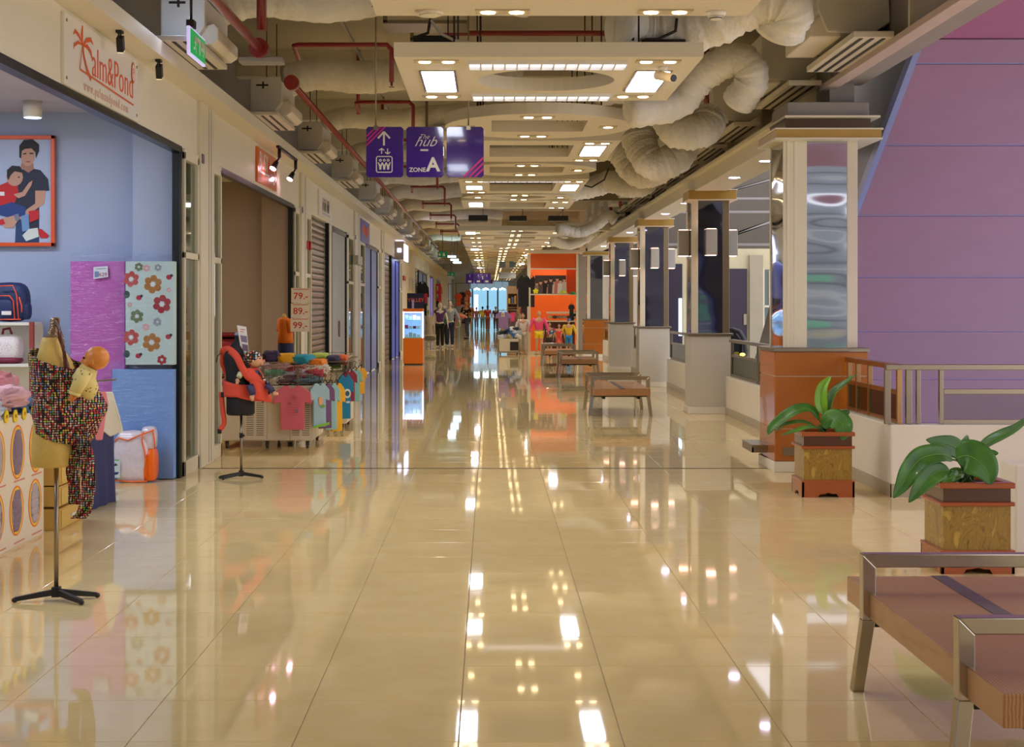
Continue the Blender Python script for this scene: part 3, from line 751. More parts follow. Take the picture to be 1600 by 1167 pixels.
# ================================================================== CEILING FIXTURES
def rect_ray(cx, cy, hx, hy, a):
    c, s = math.cos(a), math.sin(a)
    t = min(hx / abs(c) if abs(c) > 1e-9 else 1e9, hy / abs(s) if abs(s) > 1e-9 else 1e9)
    return (cx + c * t, cy + s * t)
ZP = 3.43
def ceil_panel(label, y0, y1, x0, x1, outer, hole, lights, group='suspended ceiling panels', full=True, watt=1.0):
    """hole: (kind, hx0, hx1, hy0, hy1); lights: list of (kind, x, y)"""
    cx, cy = (x0 + x1) / 2, (y0 + y1) / 2; hx, hy = (x1 - x0) / 2, (y1 - y0) / 2
    r = wthing('ceiling_panel', label, 'ceiling panel', (cx, cy, ZP), group)
    hcx, hcy = (hole[1] + hole[2]) / 2, (hole[3] + hole[4]) / 2; qx, qy = (hole[2] - hole[1]) / 2, (hole[4] - hole[3]) / 2
    N = 40 if full else 24
    an = [2 * PI * k / N for k in range(N)]
    if outer == 'rect': an += [math.atan2(s2 * hy, s1 * hx) % (2 * PI) for s1 in (-1, 1) for s2 in (-1, 1)]
    if hole[0] == 'rect': an += [math.atan2(s2 * qy, s1 * qx) % (2 * PI) for s1 in (-1, 1) for s2 in (-1, 1)]
    an = sorted(set(round(a, 6) for a in an)); n = len(an)
    def op(a): return rect_ray(cx, cy, hx, hy, a) if outer == 'rect' else (cx + hx * math.cos(a), cy + hy * math.sin(a))
    def ip(a): return rect_ray(hcx, hcy, qx, qy, a) if hole[0] == 'rect' else (hcx + qx * math.cos(a), hcy + qy * math.sin(a))
    th = 0.11; vs = []
    for z in (ZP, ZP + th):
        vs += [(*op(a), z) for a in an] + [(*ip(a), z) for a in an]
    fs = []
    for i in range(n):
        j = (i + 1) % n
        fs += [(i, j, n + j, n + i), (2 * n + i, 2 * n + j, 3 * n + j, 3 * n + i), (i, j, 2 * n + j, 2 * n + i), (n + i, n + j, 3 * n + j, 3 * n + i)]
    mb = MB(); mb.add(vs, fs); part(r, 'board', mb, ceilw)
    for k in (-1, 1):
        for q in (-1, 1):
            px, py = cx + k * hx * 0.62, cy + q * hy * 0.62
            mb = MB(); mb.cyl((px, py, ZP + th), (px, py, 5.0), 0.008, 6)
            if full: part(r, 'hanger_rod', mb, dark_slot)
    for L in lights:
        k, x, y = L[:3]
        if k == 'twin' or k == 'twiny' or k == 'one':
            w, d = (0.17, 0.065) if k == 'twin' else ((0.065, 0.17) if k == 'twiny' else (0.09, 0.09))
            mb = MB(); mb.box(x - w, y - d, ZP - 0.006, x + w, y + d, ZP + 0.002); mb.box(x - w, y - d - 0.012, ZP - 0.01, x + w, y - d, ZP)
            p = part(r, 'lamp_tray', mb, mat('lamp_tray', (190, 176, 146), 0.5))
            for s in ((-0.5, 0.5) if k != 'one' else (0,)):
                lx, ly = (x + s * w * 1.05, y) if k != 'twiny' else (x, y + s * d * 1.05)
                mb = MB(); mb.cyl((lx, ly, ZP - 0.012), (lx, ly, ZP - 0.004), 0.045, 12); part(p, 'bulb', mb, lampw)
            lamp('SPOT', (x, y, ZP - 0.03), LAMP_W * (1 if k == 'one' else 1.7) * watt, (1, 0.86, 0.62), 0.06, cone=2.7, blend=0.9)
        elif k == 'square':
            w, d = L[3], L[4]
            mb = MB(); mb.box(x - w - .02, y - d - .02, ZP - 0.008, x + w + .02, y + d + .02, ZP + 0.002); p = part(r, 'light_frame', mb, steel)
            mb = MB(); mb.box(x - w, y - d, ZP - 0.014, x + w, y + d, ZP - 0.008); part(p, 'diffuser', mb, diffw)
        elif k == 'strip':
            w, d = L[3], L[4]
            mb = MB(); mb.box(x - w, y - d, ZP - 0.006, x + w, y + d, ZP + 0.002); p = part(r, 'strip_light', mb, stripw)
            mb = MB(); nn = 13
            for i in range(nn + 1):
                xx = x - w + 2 * w * i / nn; mb.box(xx - 0.006, y - d, ZP - 0.03, xx + 0.006, y + d, ZP - 0.004)
            mb.box(x - w, y - d - .01, ZP - 0.03, x + w, y - d, ZP); mb.box(x - w, y + d, ZP - 0.03, x + w, y + d + .01, ZP)
            part(p, 'louvre', mb, mat('louvre', (226, 222, 214), 0.3))
        elif k == 'vent':
            mb = MB(); mb.cyl((x, y, ZP - 0.02), (x, y, ZP), 0.09, 20); mb.cyl((x, y, ZP - 0.03), (x, y, ZP - 0.02), 0.06, 20); part(r, 'round_vent', mb, ceilw)
        elif k == 'smoke':
            mb = MB(); mb.cyl((x, y, ZP - 0.03), (x, y, ZP), 0.055, 16, 0.065); mb.cyl((x, y, ZP - 0.05), (x, y, ZP - 0.03), 0.035, 16); p = part(r, 'smoke_detector', mb, white)
            mb = MB(); mb.cyl((x, y, ZP - 0.045), (x, y, ZP - 0.04), 0.04, 16); part(p, 'sensor_slot', mb, black)
    return r
RY = lambda py: F * (ZP - EYE) / (478 - py)
# nearest one, cut by the top of the frame
ceil_panel('nearest rectangular ceiling panel, cut off by the top of the picture', 7.1, 9.97, -0.72, 1.64, 'rect', ('ell', -0.16, 1.06, 7.5, 9.45),
    [('vent', -0.38, 9.83), ('twin', 0.08, 9.82), ('twin', 1.10, 9.82), ('smoke', 1.42, 9.83), ('twin', -0.45, 7.4), ('twin', 1.35, 7.4), ('square', -0.42, 8.4, .13, .5), ('square', 1.36, 8.4, .13, .5)])
ceil_panel('rectangular white ceiling panel with an oval hole and a dome camera', 11.62, 14.1, -0.71, 1.586, 'rect', ('ell', -0.10, 1.02, 12.25, 13.46),
    [('strip', 0.44, 11.93, .60, .14), ('strip', 0.45, 13.76, .60, .14), ('square', -0.41, 12.86, .125, .56), ('square', 1.29, 12.86, .125, .56),
     ('twin', -0.40, 11.82), ('twin', 1.27, 11.82), ('twin', -0.42, 13.78), ('twin', 1.26, 13.78)])
ceil_panel('oval white ceiling panel with a rectangular hole behind the nearest complete panel', 15.05, 17.3, -0.46, 1.47, 'ell', ('rect', 0.02, 0.98, 15.6, 16.6),
    [('twin', 0.47, 15.3), ('twin', 0.47, 17.0), ('one', -0.24, 16.15), ('one', 1.22, 16.15)])
ceil_panel('rectangular ceiling panel with a rectangular hole, third row, one square lamp seen', 17.5, 20.05, -0.52, 1.47, 'rect', ('rect', 0.0, 0.97, 18.0, 19.4),
    [('square', 1.22, 18.6, .12, .55), ('square', -0.27, 18.6, .12, .55), ('twin', 1.22, 17.75), ('twin', 1.22, 19.8), ('twin', -0.27, 17.75), ('twin', -0.27, 19.8)])
ceil_panel('oval ceiling panel with rectangular hole behind the purple direction sign', 20.3, 22.3, -0.45, 1.45, 'ell', ('rect', -0.0, 1.0, 20.8, 21.7),
    [('twin', 0.5, 20.55), ('twin', 0.5, 22.0), ('one', -0.25, 21.3), ('one', 1.2, 21.3)])
ceil_panel('rectangular ceiling panel with rectangular hole just beyond the purple sign', 22.8, 25.7, -0.46, 1.45, 'rect', ('rect', 0.0, 1.0, 23.4, 25.2),
    [('strip', 0.5, 22.98, .6, .1), ('square', 1.24, 24.4, .12, .55), ('square', -0.24, 24.4, .12, .3), ('twin', -0.22, 23.2), ('twin', -0.22, 25.4), ('twin', 1.24, 23.2)])
ceil_panel('narrow oval ceiling panel squeezed between two rectangular ones beyond the purple sign', 25.9, 27.3, -0.45, 1.43, 'ell', ('ell', 0.05, 0.95, 26.25, 26.95),
    [('twin', 0.5, 26.08), ('twin', 0.5, 27.12), ('one', -0.2, 26.6), ('one', 1.2, 26.6)])
ceil_panel('last rectangular ceiling panel before the dark gap in the ceiling', 27.45, 29.8, -0.5, 1.5, 'rect', ('rect', 0.0, 1.02, 27.95, 29.3),
    [('square', -0.25, 28.5, .12, .5), ('twin', 1.25, 27.8), ('twin', 1.25, 29.4)])
y = 38.3; k = 0
while y < 112:
    rect = k % 2 == 0; xl, xr = (-0.78, 2.13) if y < 47 else (-0.78, 1.7)
    cxx = (xl + xr) / 2
    ls = [('twin', cxx, y + 0.2), ('twin', xl + 0.4, y + 1.2), ('twin', xr - 0.4, y + 1.2), ('twin', cxx, y + 2.3)]
    if rect and k < 14: ls += [('square', xl + 0.3 if k % 4 == 0 else xr - 0.3, y + 1.2, .12, .5)]
    ceil_panel('%s ceiling panel beyond the dark gap, %s along the hall' % ('rectangular' if rect else 'oval', ORD[k]), y, y + 2.5, xl, xr, 'rect' if rect else 'ell', (('ell' if rect else 'rect'), cxx - 0.55, cxx + 0.55, y + 0.6, y + 1.9), ls, 'ceiling panels beyond the dark gap', False, 1.5)
    y += 2.9 if y < 70 else 4.4; k += 1
# security camera on the nearest complete panel
r = wthing('security_camera', 'white bullet security camera hanging beside the right square ceiling light', 'camera', (1.36, 12.35, 3.43))
cx_, cy_, cz_ = PX(1038, 12.0), 12.1, 3.36
mb = MB(); mb.cyl((cx_, cy_, 3.43), (cx_, cy_, 3.40), 0.035, 14); mb.cyl((cx_, cy_, 3.40), (cx_, cy_, 3.36), 0.015, 10); part(r, 'bracket', mb, white)
mb = MB(); mb.cyl((cx_ - 0.04, cy_ + 0.06, 3.375), (cx_ + 0.07, cy_ - 0.09, 3.33), 0.036, 18); part(r, 'housing', mb, mat('camera_shell', (232, 214, 180), 0.3))
mb = MB(); mb.cyl((cx_ + 0.069, cy_ - 0.089, 3.3305), (cx_ + 0.075, cy_ - 0.097, 3.328), 0.028, 18); part(r, 'lens', mb, black)

# clutter above the panels: black boxes, cables
for i, (px0, px1, py0, py1, Y, lb) in enumerate(((645, 712, 55, 66, 12.4, 'black equipment box lying above the nearest complete ceiling panel, left'), (1003, 1072, 61, 66, 12.4, 'black equipment box above the nearest complete ceiling panel, right'), (732, 762, 336, 345, 31.5, 'black box above the dark gap in the ceiling, leftmost of three'), (796, 823, 337, 345, 31.5, 'black box above the dark gap in the ceiling, middle of three'), (857, 888, 337, 345, 31.5, 'black box above the dark gap in the ceiling, rightmost of three'))):
    mb = MB(); mb.box(PX(px0, Y), Y, PZ(py1, Y), PX(px1, Y), Y + 0.5, PZ(py0, Y)); o = single('equipment_box', mb, black, lb, 'box', bevel=0.01)
    mb = MB(); mb.cyl((0.2, 0.2, 0.05), (0.2, 0.2, 5.0 - PZ(py1, Y)), 0.006, 6); rr = part(None, 'hanger_rod', mb, dark_slot); rr.parent = o; rr.location = (-0.1, -0.1, 0)
for i, pts in enumerate(([(580, 5), (672, 22), (668, 48), (640, 58)], [(672, 28), (690, 50), (710, 60), (735, 63)], [(985, 22), (994, 45), (990, 60)], [(1060, 25), (1058, 45), (1030, 58), (1010, 58)], [(985, 190), (958, 215), (945, 222)], [(910, 288), (925, 292), (945, 280), (952, 262)])):
    Y = 12.3 if i < 4 else (17.6 if i == 4 else 26)
    P = [(PX(a, Y), Y + 0.1, PZ(b, Y)) for a, b in pts]
    P = [P[0]] + [tuple(Vector(P[j]).lerp(Vector(P[j + 1]), t)) for j in range(len(P) - 1) for t in (0.33, 0.66, 1.0)]
    mb = MB(); mb.tube(P, 0.012, 8)
    single('cable', mb, dark_slot if i != 1 else cream, ['grey cable curling over the left black equipment box', 'cream cable drooping onto the nearest complete ceiling panel', 'dark cable above the right part of the nearest complete ceiling panel', 'looped cable beside the right black equipment box', 'dark cable by the right end of the oval ceiling panel', 'dark cable drooping in front of the right ducts beyond the sign'][i], 'cable')

# ---- air-conditioning units
def ac_left_proto():
    r = thing('air_conditioner', '', 'air conditioner', group='air-conditioning units above the left shopfronts')
    mb = MB(); mb.prism([(-0.17, 0.02), (-0.17, 0.40), (0.14, 0.42), (0.20, 0.36), (0.20, 0.12), (0.12, 0.02)], lambda u, v, t: (u, t, v), 0, 1.15); part(r, 'body', mb, acw, bevel=0.012)
    mb = MB(); mb.prism([(0.05, -0.02), (0.05, 0.10), (0.26, 0.16), (0.30, 0.12), (0.30, 0.02), (0.24, -0.02)], lambda u, v, t: (u, t, v), 0.08, 1.1); part(r, 'drip_tray', mb, mat('tray_white', (226, 218, 204), 0.45), bevel=0.01)
    mb = MB(); mb.box(-0.14, -0.55, -0.09, 0.22, 1.0, -0.05); d = part(r, 'diffuser', mb, mat('diffuser_white', (214, 206, 190), 0.45), bevel=0.004)
    mb = MB()
    for x in (-0.05, 0.04, 0.13): mb.box(x - 0.015, -0.5, -0.094, x + 0.015, 0.95, -0.088)
    part(d, 'slot', mb, dark_slot)
    mb = MB(); mb.box(-0.10, -0.004, 0.31, 0.04, 0.0, 0.33); mb.box(-0.03, -0.006, 0.28, -0.01, 0.0, 0.36); part(r, 'latch', mb, dark_slot)
    mb = MB()
    for yy in (0.15, 1.0): mb.cyl((0.0, yy, 0.4), (0.0, yy, 1.2), 0.006, 6)
    part(r, 'hanger_rod', mb, dark_slot)
    return r
acl = ac_left_proto(); LY = [8.6, 13.1, 18.0, 22.4, 27.3, 32.9, 37.6, 42.4, 47.3, 52.2, 57.0, 62.0, 67.0, 72.0, 78.0]
for i, yy in enumerate(LY):
    o = acl if i == 0 else copy_tree(acl); o.location = (-2.58, yy, 3.80)
    o['label'] = 'white ceiling air conditioner above the left shopfronts, %s from the front' % ORD[i]
def ac_right_proto():
    r = thing('air_conditioner', '', 'air conditioner', group='air-conditioning units along the right beam')
    mb = MB(); mb.prism([(-0.30, 0.20), (-0.30, 0.46), (-0.12, 0.62), (0.28, 0.62), (0.30, 0.10), (0.14, 0.0), (-0.22, 0.02)], lambda u, v, t: (u, t, v), 0, 1.15); part(r, 'body', mb, acw, bevel=0.012)
    mb = MB(); mb.prism([(-0.36, -0.02), (-0.36, 0.10), (-0.30, 0.16), (-0.10, 0.10), (-0.10, -0.02)], lambda u, v, t: (u, t, v), 0.02, 1.1); part(r, 'drip_tray', mb, MATS['tray_white'], bevel=0.01)
    mb = MB(); mb.box(-0.12, -0.5, -0.11, 0.2, 1.35, -0.06); d = part(r, 'diffuser', mb, MATS['diffuser_white'], bevel=0.004)
    mb = MB()
    for x in (-0.05, 0.04, 0.13): mb.box(x - 0.015, -0.45, -0.115, x + 0.015, 1.3, -0.108)
    part(d, 'slot', mb, dark_slot)
    mb = MB(); mb.box(0.06, -0.004, 0.55, 0.16, 0.0, 0.57); mb.box(0.10, -0.006, 0.5, 0.12, 0.0, 0.58); part(r, 'latch', mb, dark_slot)
    return r
acr = ac_right_proto(); RYS = [9.2, 12.9, 15.6, 19.0, 21.6, 24.0, 26.4, 28.8, 31.4, 34.0, 37.5, 40.5, 43.5]
for i, yy in enumerate(RYS):
    o = acr if i == 0 else copy_tree(acr); o.location = (3.0, yy, 3.82)
    o['label'] = 'white air conditioner with slotted diffuser along the right beam, %s from the front' % ORD[i]
    if 2 < i:
        mb = MB(); mb.cyl((2.72, yy + 1.25, 3.66), (2.72, yy + 1.25, 3.95), 0.035, 12); mb.cyl((2.72, yy + 1.25, 3.62), (2.72, yy + 1.25, 3.66), 0.015, 8)
        single('sprinkler_drop', mb, redp, 'short red sprinkler drop under the right air conditioners, %s from the front' % ORD[i - 3], 'pipe', 'red sprinkler drops on the right')

# ---- fabric ducts
def smooth(P, n=7):
    P = [Vector(p) for p in P]; Q = [P[0] * 2 - P[1]] + P + [P[-1] * 2 - P[-2]]; out = []
    for i in range(1, len(Q) - 2):
        a, b, c, d = Q[i - 1], Q[i], Q[i + 1], Q[i + 2]
        for k in range(n):
            t = k / n
            out.append(0.5 * ((2 * b) + (c - a) * t + (2 * a - 5 * b + 4 * c - d) * t * t + (3 * b - a - 3 * c + d) * t ** 3))
    out.append(P[-1]); return out
def duct(P, r, label, group, ribs=0.05, freq=1.0, n=18, ends=True, m=ductm):
    S = smooth(P, 14); ph = random.random() * 9
    rr = [r * (1 + ribs * math.sin(i * freq * 2.1 + ph) + ribs * 0.7 * math.sin(i * 0.9 + ph * 2)) for i in range(len(S))]
    if ends: rr[0] *= 0.75; rr[-1] *= 0.75
    mb = MB(); mb.tube(S, rr, n)
    return single('fabric_duct', mb, m, label, 'duct', group)
for i, yy in enumerate(LY[1:12]):
    y2 = yy + 1.0 if i != 0 else yy + 1.1
    z = 4.40; rz = 0.2
    duct([(-2.5, y2, z - 0.10), (-2.1, y2, z), (-1.5, y2 + 0.05, z - 0.04), (-0.9, y2, z + 0.02), (-0.2, y2, z + 0.05), (0.4, y2 + 0.05, z)], [0.2, 0.2, 0.16, 0.17][min(i, 3)] if i < 4 else 0.17,
         'pale fabric air duct crossing the left ceiling, %s from the front' % ORD[i], 'fabric ducts over the left ceiling', 0.025)
    mb = MB(); mb.box(-0.95, y2 - 0.24, z - 0.29, -0.91, y2 - 0.20, 5.0); mb.box(-0.95, y2 - 0.24, z - 0.3, -0.2, y2 + 0.24, z - 0.27)
    if i < 3: single('duct_hanger', mb, steel, 'steel strap hanger under the %s duct from the front' % ORD[i], 'bracket', 'duct hangers')
RD = [  # right ducts as (y, path in px on depth y)
    (12.5, [(960, 38), (1020, 42), (1100, 36), (1180, 5), (1225, 15), (1215, 50)], 40),
    (15.2, [(980, 175), (1060, 158), (1100, 115), (1150, 95), (1172, 125), (1150, 165)], 26),
    (17.5, [(930, 140), (1020, 130), (1040, 165), (1055, 205), (1095, 205), (1110, 180)], 27),
    (20.2, [(920, 190), (985, 190), (1000, 225), (1020, 258), (1052, 250), (1068, 228)], 25),
    (23.0, [(900, 240), (960, 230), (985, 262), (1005, 275), (1030, 268), (1045, 250)], 20),
    (27.5, [(880, 300), (930, 290), (955, 283), (980, 292), (1005, 290), (1015, 275)], 17),
    (35.0, [(870, 356), (905, 362), (930, 352), (950, 338), (962, 345)], 9),
    (42.0, [(860, 375), (890, 382), (915, 372), (930, 360), (938, 368)], 8),
]
for i, (Y, P, rp) in enumerate(RD):
    duct([(PX(a, Y), Y + 0.15 * math.sin(j * 1.3), PZ(b, Y)) for j, (a, b) in enumerate(P)], rp * Y / F, 'thick pleated fabric air duct bending to the right units, %s from the front' % ORD[i], 'pleated ducts on the right', 0.055, 1.2, 24)
# plain sheet duct crossing just behind the nearest panel
mb = MB(); mb.box(-1.1, 11.3, 3.95, 2.4, 11.55, 4.32); single('sheet_duct', mb, mat('sheet_duct', (176, 168, 168), 0.5), 'flat grey sheet-metal duct crossing behind the nearest ceiling panel', 'duct', bevel=0.01)

# ---- red fire pipes
def pipe(P, r, label, group=None, flanges=(), cat='pipe'):
    ro = wthing('fire_pipe', label, cat, P[0], group)
    mb = MB(); mb.tube(P, r, 12); part(ro, 'run', mb, redp)
    for (a, b, R) in flanges:
        mb = MB(); mb.cyl(a, b, R, 18); part(ro, 'flange', mb, redp)
    return ro
pipe([(-2.0, 5, 3.82), (-2.0, 13.6, 3.82)], 0.04, 'long red fire pipe over the left ceiling edge ending in a round flange', None, [((-2.0, 13.55, 3.82), (-2.0, 13.68, 3.82), 0.085)])
pipe([(-2.0, 13.75, 4.0), (-2.0, 13.75, 5.0)], 0.045, 'upright red pipe rising beside the round flange')
mb = MB(); mb.box(-2.18, 13.6, 3.70, -1.80, 13.8, 3.75); single('pipe_support', mb, greyp, 'pale bracket under the flanged end of the red pipe', 'bracket', bevel=0.01)
pipe([(-2.0, 15.9, 3.84), (-2.0, 60, 3.84)], 0.034, 'long red fire pipe receding down the hall above the left shops', None, [((-2.0, 15.8, 3.84), (-2.0, 15.92, 3.84), 0.075)])
pipe([(-1.05, 13.7, 4.35), (-1.05, 13.7, 5.0)], 0.04, 'upright red pipe between the first and second ducts')
bys = [16.0, 20.5, 25.2, 30.0, 35.0, 40.8, 46.0, 51.0, 56.0]
for i, yy in enumerate(bys):
    zz = 4.25; x0 = -2.0 if i == 0 else -1.75; x1 = -1.0
    pipe([(x0, yy + 0.4, zz - 0.08), (x0, yy + 0.05, zz), (x0 + 0.05, yy, zz), (x1 - 0.05, yy, zz), (x1, yy, zz - 0.05), (x1, yy, zz - 0.38)], 0.026, 'red sprinkler branch with right-angle drop, %s from the front' % ORD[i], 'red sprinkler branches over the left', [((x1, yy, zz - 0.38), (x1, yy, zz - 0.42), 0.012), ((x1, yy, zz - 0.43), (x1, yy, zz - 0.435), 0.03)])
    if i > 0: pipe([(x0, yy + 0.4, 4.14), (x0, yy + 0.4, 5.0)], 0.026, 'red riser pipe beside the %s sprinkler branch from the front' % ORD[i], 'red risers over the left')
pipe([(PX(690, 16.5), 16.5, PZ(52, 16.5)), (PX(972, 16.5), 16.5, PZ(52, 16.5)), (PX(981, 16.5), 16.5, PZ(54, 16.5)), (PX(982, 16.5), 16.5, PZ(66, 16.5))], 0.03, 'red pipe glimpsed in the gap above the nearest complete ceiling panel')
pipe([(PX(1104, 18), 18, PZ(65, 18)), (PX(1104, 18), 18, PZ(170, 18)), (PX(1120, 18), 18.2, PZ(175, 18))], 0.03, 'red pipe dropping behind the first big pleated duct')

# ---- transverse beams in the gap
mb = MB(); mb.box(-0.3, 32.2, 3.75, 3.4, 32.4, 4.6); single('bulkhead', mb, mat('olive_bulkhead', (128, 120, 92), 0.6), 'olive painted bulkhead across the dark gap in the ceiling', 'bulkhead')
mb = MB(); mb.box(1.75, 38.2, 3.42, 3.35, 38.6, 3.62); single('cross_beam', mb, beamm, 'pale cross beam reaching from the ceiling panels to the fourth column', 'beam', bevel=0.01)
mb = MB(); mb.box(1.17, 51.85, 3.32, 4.6, 52.0, 3.44); single('cross_beam', mb, beamm, 'pale cross beam over the orange shop', 'beam', bevel=0.01)

# ---- hanging direction sign
def direction_sign(Y, x0, zt, w, h, label, detail, cat='sign'):
    r = wthing('hanging_sign', label, cat, (x0 + w * 1.5 + 0.02, Y, zt - h))
    g = 0.028
    for i in range(3):
        a = x0 + i * (w + g)
        mb = MB(); c = 0.02
        poly = [(a + c, zt - h), (a + w - c, zt - h), (a + w, zt - h + c), (a + w, zt - c), (a + w - c, zt), (a + c, zt), (a, zt - c), (a, zt - h + c)]
        mb.prism(poly, lambda u, v, t: (u, Y + t, v), 0, 0.02); p = part(r, 'board', mb, signp, bevel=0.002)
        fn = face_cam(a, Y, zt - h)
        if detail:
            sh = []; W = (205, 196, 190); Mg = (190, 16, 110)
            if i == 0:
                for q in (0.0, 0.035, 0.07):
                    k = 0.08 + q * 1.2
                    sh.append(([(0.004, h - k - 0.02), (0.004, h - k), (k, h - 0.004), (k + 0.02, h - 0.004)], Mg))
                for s in stroke([(w * 0.48, h * 0.63), (w * 0.48, h * 0.90)], 0.017): sh.append((s, W))
                for s in stroke([(w * 0.32, h * 0.77), (w * 0.48, h * 0.90)], 0.017) + stroke([(w * 0.48, h * 0.90), (w * 0.64, h * 0.77)], 0.017): sh.append((s, W))
                for cx2, sg in ((0.42, 1), (0.58, -1)):
                    c0 = 0.515; b0 = 0.04 * sg
                    for s in stroke([(w * cx2, h * c0 - 0.024), (w * cx2, h * c0 + 0.024)], 0.009) + stroke([(w * cx2 - 0.024, h * c0 + b0 * 0.2), (w * cx2, h * c0 + b0 * 0.65), (w * cx2 + 0.024, h * c0 + b0 * 0.2)], 0.009): sh.append((s, W))
                bx0, bx1, bz0, bz1 = w * 0.28, w * 0.70, h * 0.10, h * 0.41
                for s in stroke([(bx0 + .01, bz0), (bx1 - .01, bz0), (bx1, bz0 + .01), (bx1, bz1 - .01), (bx1 - .01, bz1), (bx0 + .01, bz1), (bx0, bz1 - .01), (bx0, bz0 + .01), (bx0 + .01, bz0)], 0.009): sh.append((s, W))
                for q in (0.25, 0.5, 0.75):
                    hx_ = bx0 + (bx1 - bx0) * q; sh.append((ring(hx_, h * 0.335, 0.013, 0.013, 12), W)); sh.append((ring(hx_, h * 0.335, 0.006, 0.006, 10), (52, 16, 120)))
                    sh.append(([(hx_ - 0.024, h * 0.295), (hx_ - 0.014, h * 0.295), (hx_, h * 0.24), (hx_ + 0.014, h * 0.295), (hx_ + 0.024, h * 0.295), (hx_ + 0.011, h * 0.21), (hx_ + 0.009, h * 0.15), (hx_ - 0.009, h * 0.15), (hx_ - 0.011, h * 0.21)], W))
            if i == 1:
                sh.append(([(w * 0.38, h * 0.52), (w * 0.59, h * 0.52), (w * 0.59, h * 0.555), (w * 0.38, h * 0.555)], W))
            if i == 2:
                for q in (0.0, 0.04, 0.08):
                    k = 0.07 + q * 1.3
                    sh.append(([(w - k - 0.022, 0.004), (w - k, 0.004), (w - 0.004, k - 0.004), (w - 0.004, k + 0.022)], Mg))
            print_on(p, 'pictogram', fn, sh)
            if i == 1:
                text(p, 'lettering', 'The', 0.062, (a + w * 0.47, Y - 0.003, zt - h * 0.20), RC, signw, shear=0.45, off=-0.0005)
                text(p, 'lettering', 'hub', 0.135, (a + w * 0.50, Y - 0.003, zt - h * 0.30), RC, signw, shear=0.5, off=-0.001)
                text(p, 'lettering', 'ZONE', 0.056, (a + w * 0.30, Y - 0.003, zt - h * 0.855), RC, signw, off=0.0012)
                text(p, 'lettering', 'A', 0.18, (a + w * 0.72, Y - 0.003, zt - h * 0.76), RC, signw, off=0.005)
        else:
            sh = [(q, (205, 196, 190)) for q in stroke([(w * .5, h * .62), (w * .5, h * .88)], 0.02) + [[(w * .3, h * .12), (w * .7, h * .12), (w * .7, h * .3), (w * .3, h * .3)]]]
            print_on(p, 'pictogram', fn, sh)
    xs = (x0 + w * 0.26, x0 + w * 2.75)
    for x in xs:
        mb = MB(); mb.cyl((x, Y + 0.01, zt), (x, Y + 0.01, 5.0), 0.007, 8); part(r, 'hanger_rod', mb, steel)
        mb = MB(); mb.box(x - 0.02, Y - 0.012, zt - 0.03, x + 0.02, Y + 0.03, zt + 0.01); part(r, 'clamp', mb, steel)
    return r
YS = 14.62
direction_sign(YS, PX(572, YS), PZ(198, YS), 0.347, (277 - 198) * YS / F, 'purple hanging direction sign of three boards reading The hub ZONE A', True)
direction_sign(69, PX(728, 69), PZ(427, 69), 0.345, 0.45, 'small distant purple hanging sign of three boards far down the hall', False)
# exit sign near left
xe = -2.38
r = wthing('exit_sign', 'lit green exit sign with running figure and arrow hanging at top left', 'sign', (xe, 12.7, 3.58))
mb = MB(); mb.box(xe - 0.012, 12.38, 3.575, xe + 0.012, 13.06, 3.80); part(r, 'lightbox', mb, mat('exit_edge', (220, 215, 255), 0.3, emit=(205, 195, 255), es=0.55, var=0), bevel=0.002)
mb = MB(); mb.box(xe + 0.012, 12.41, 3.592, xe + 0.018, 13.03, 3.783); gp = part(r, 'face_plate', mb, mat('exit_green', (0, 130, 66), 0.3, emit=(0, 140, 70), es=0.75, var=0))
fn = face_right(xe + 0.019, 12.41, 3.592)
W = (235, 245, 240); sh = [(q, W) for q in stroke([(0.42, 0.095), (0.56, 0.095)], 0.03) + stroke([(0.50, 0.15), (0.57, 0.095), (0.50, 0.04)], 0.026)]
sh += [([(0.30, 0.03), (0.38, 0.03), (0.38, 0.16), (0.24, 0.16), (0.24, 0.135), (0.33, 0.135), (0.33, 0.03)], W), (ring(0.17, 0.145, 0.017, 0.017, 12), W)]
sh += [(q, W) for q in stroke([(0.165, 0.12), (0.15, 0.075), (0.19, 0.05), (0.18, 0.02)], 0.022) + stroke([(0.15, 0.075), (0.11, 0.045), (0.07, 0.05)], 0.02) + stroke([(0.16, 0.115), (0.21, 0.085)], 0.014) + stroke([(0.155, 0.115), (0.11, 0.095)], 0.014)]
print_on(gp, 'pictogram', fn, sh)
mb = MB(); mb.cyl((xe, 12.5, 3.8), (xe, 12.5, 5.0), 0.012, 8); mb.box(xe - 0.03, 12.45, 3.8, xe + 0.03, 12.56, 3.86); part(r, 'hanger', mb, dark_slot)
lamp('POINT', (xe - 0.12, 12.6, 3.85), 3, (0.6, 0.75, 1), 0.05)
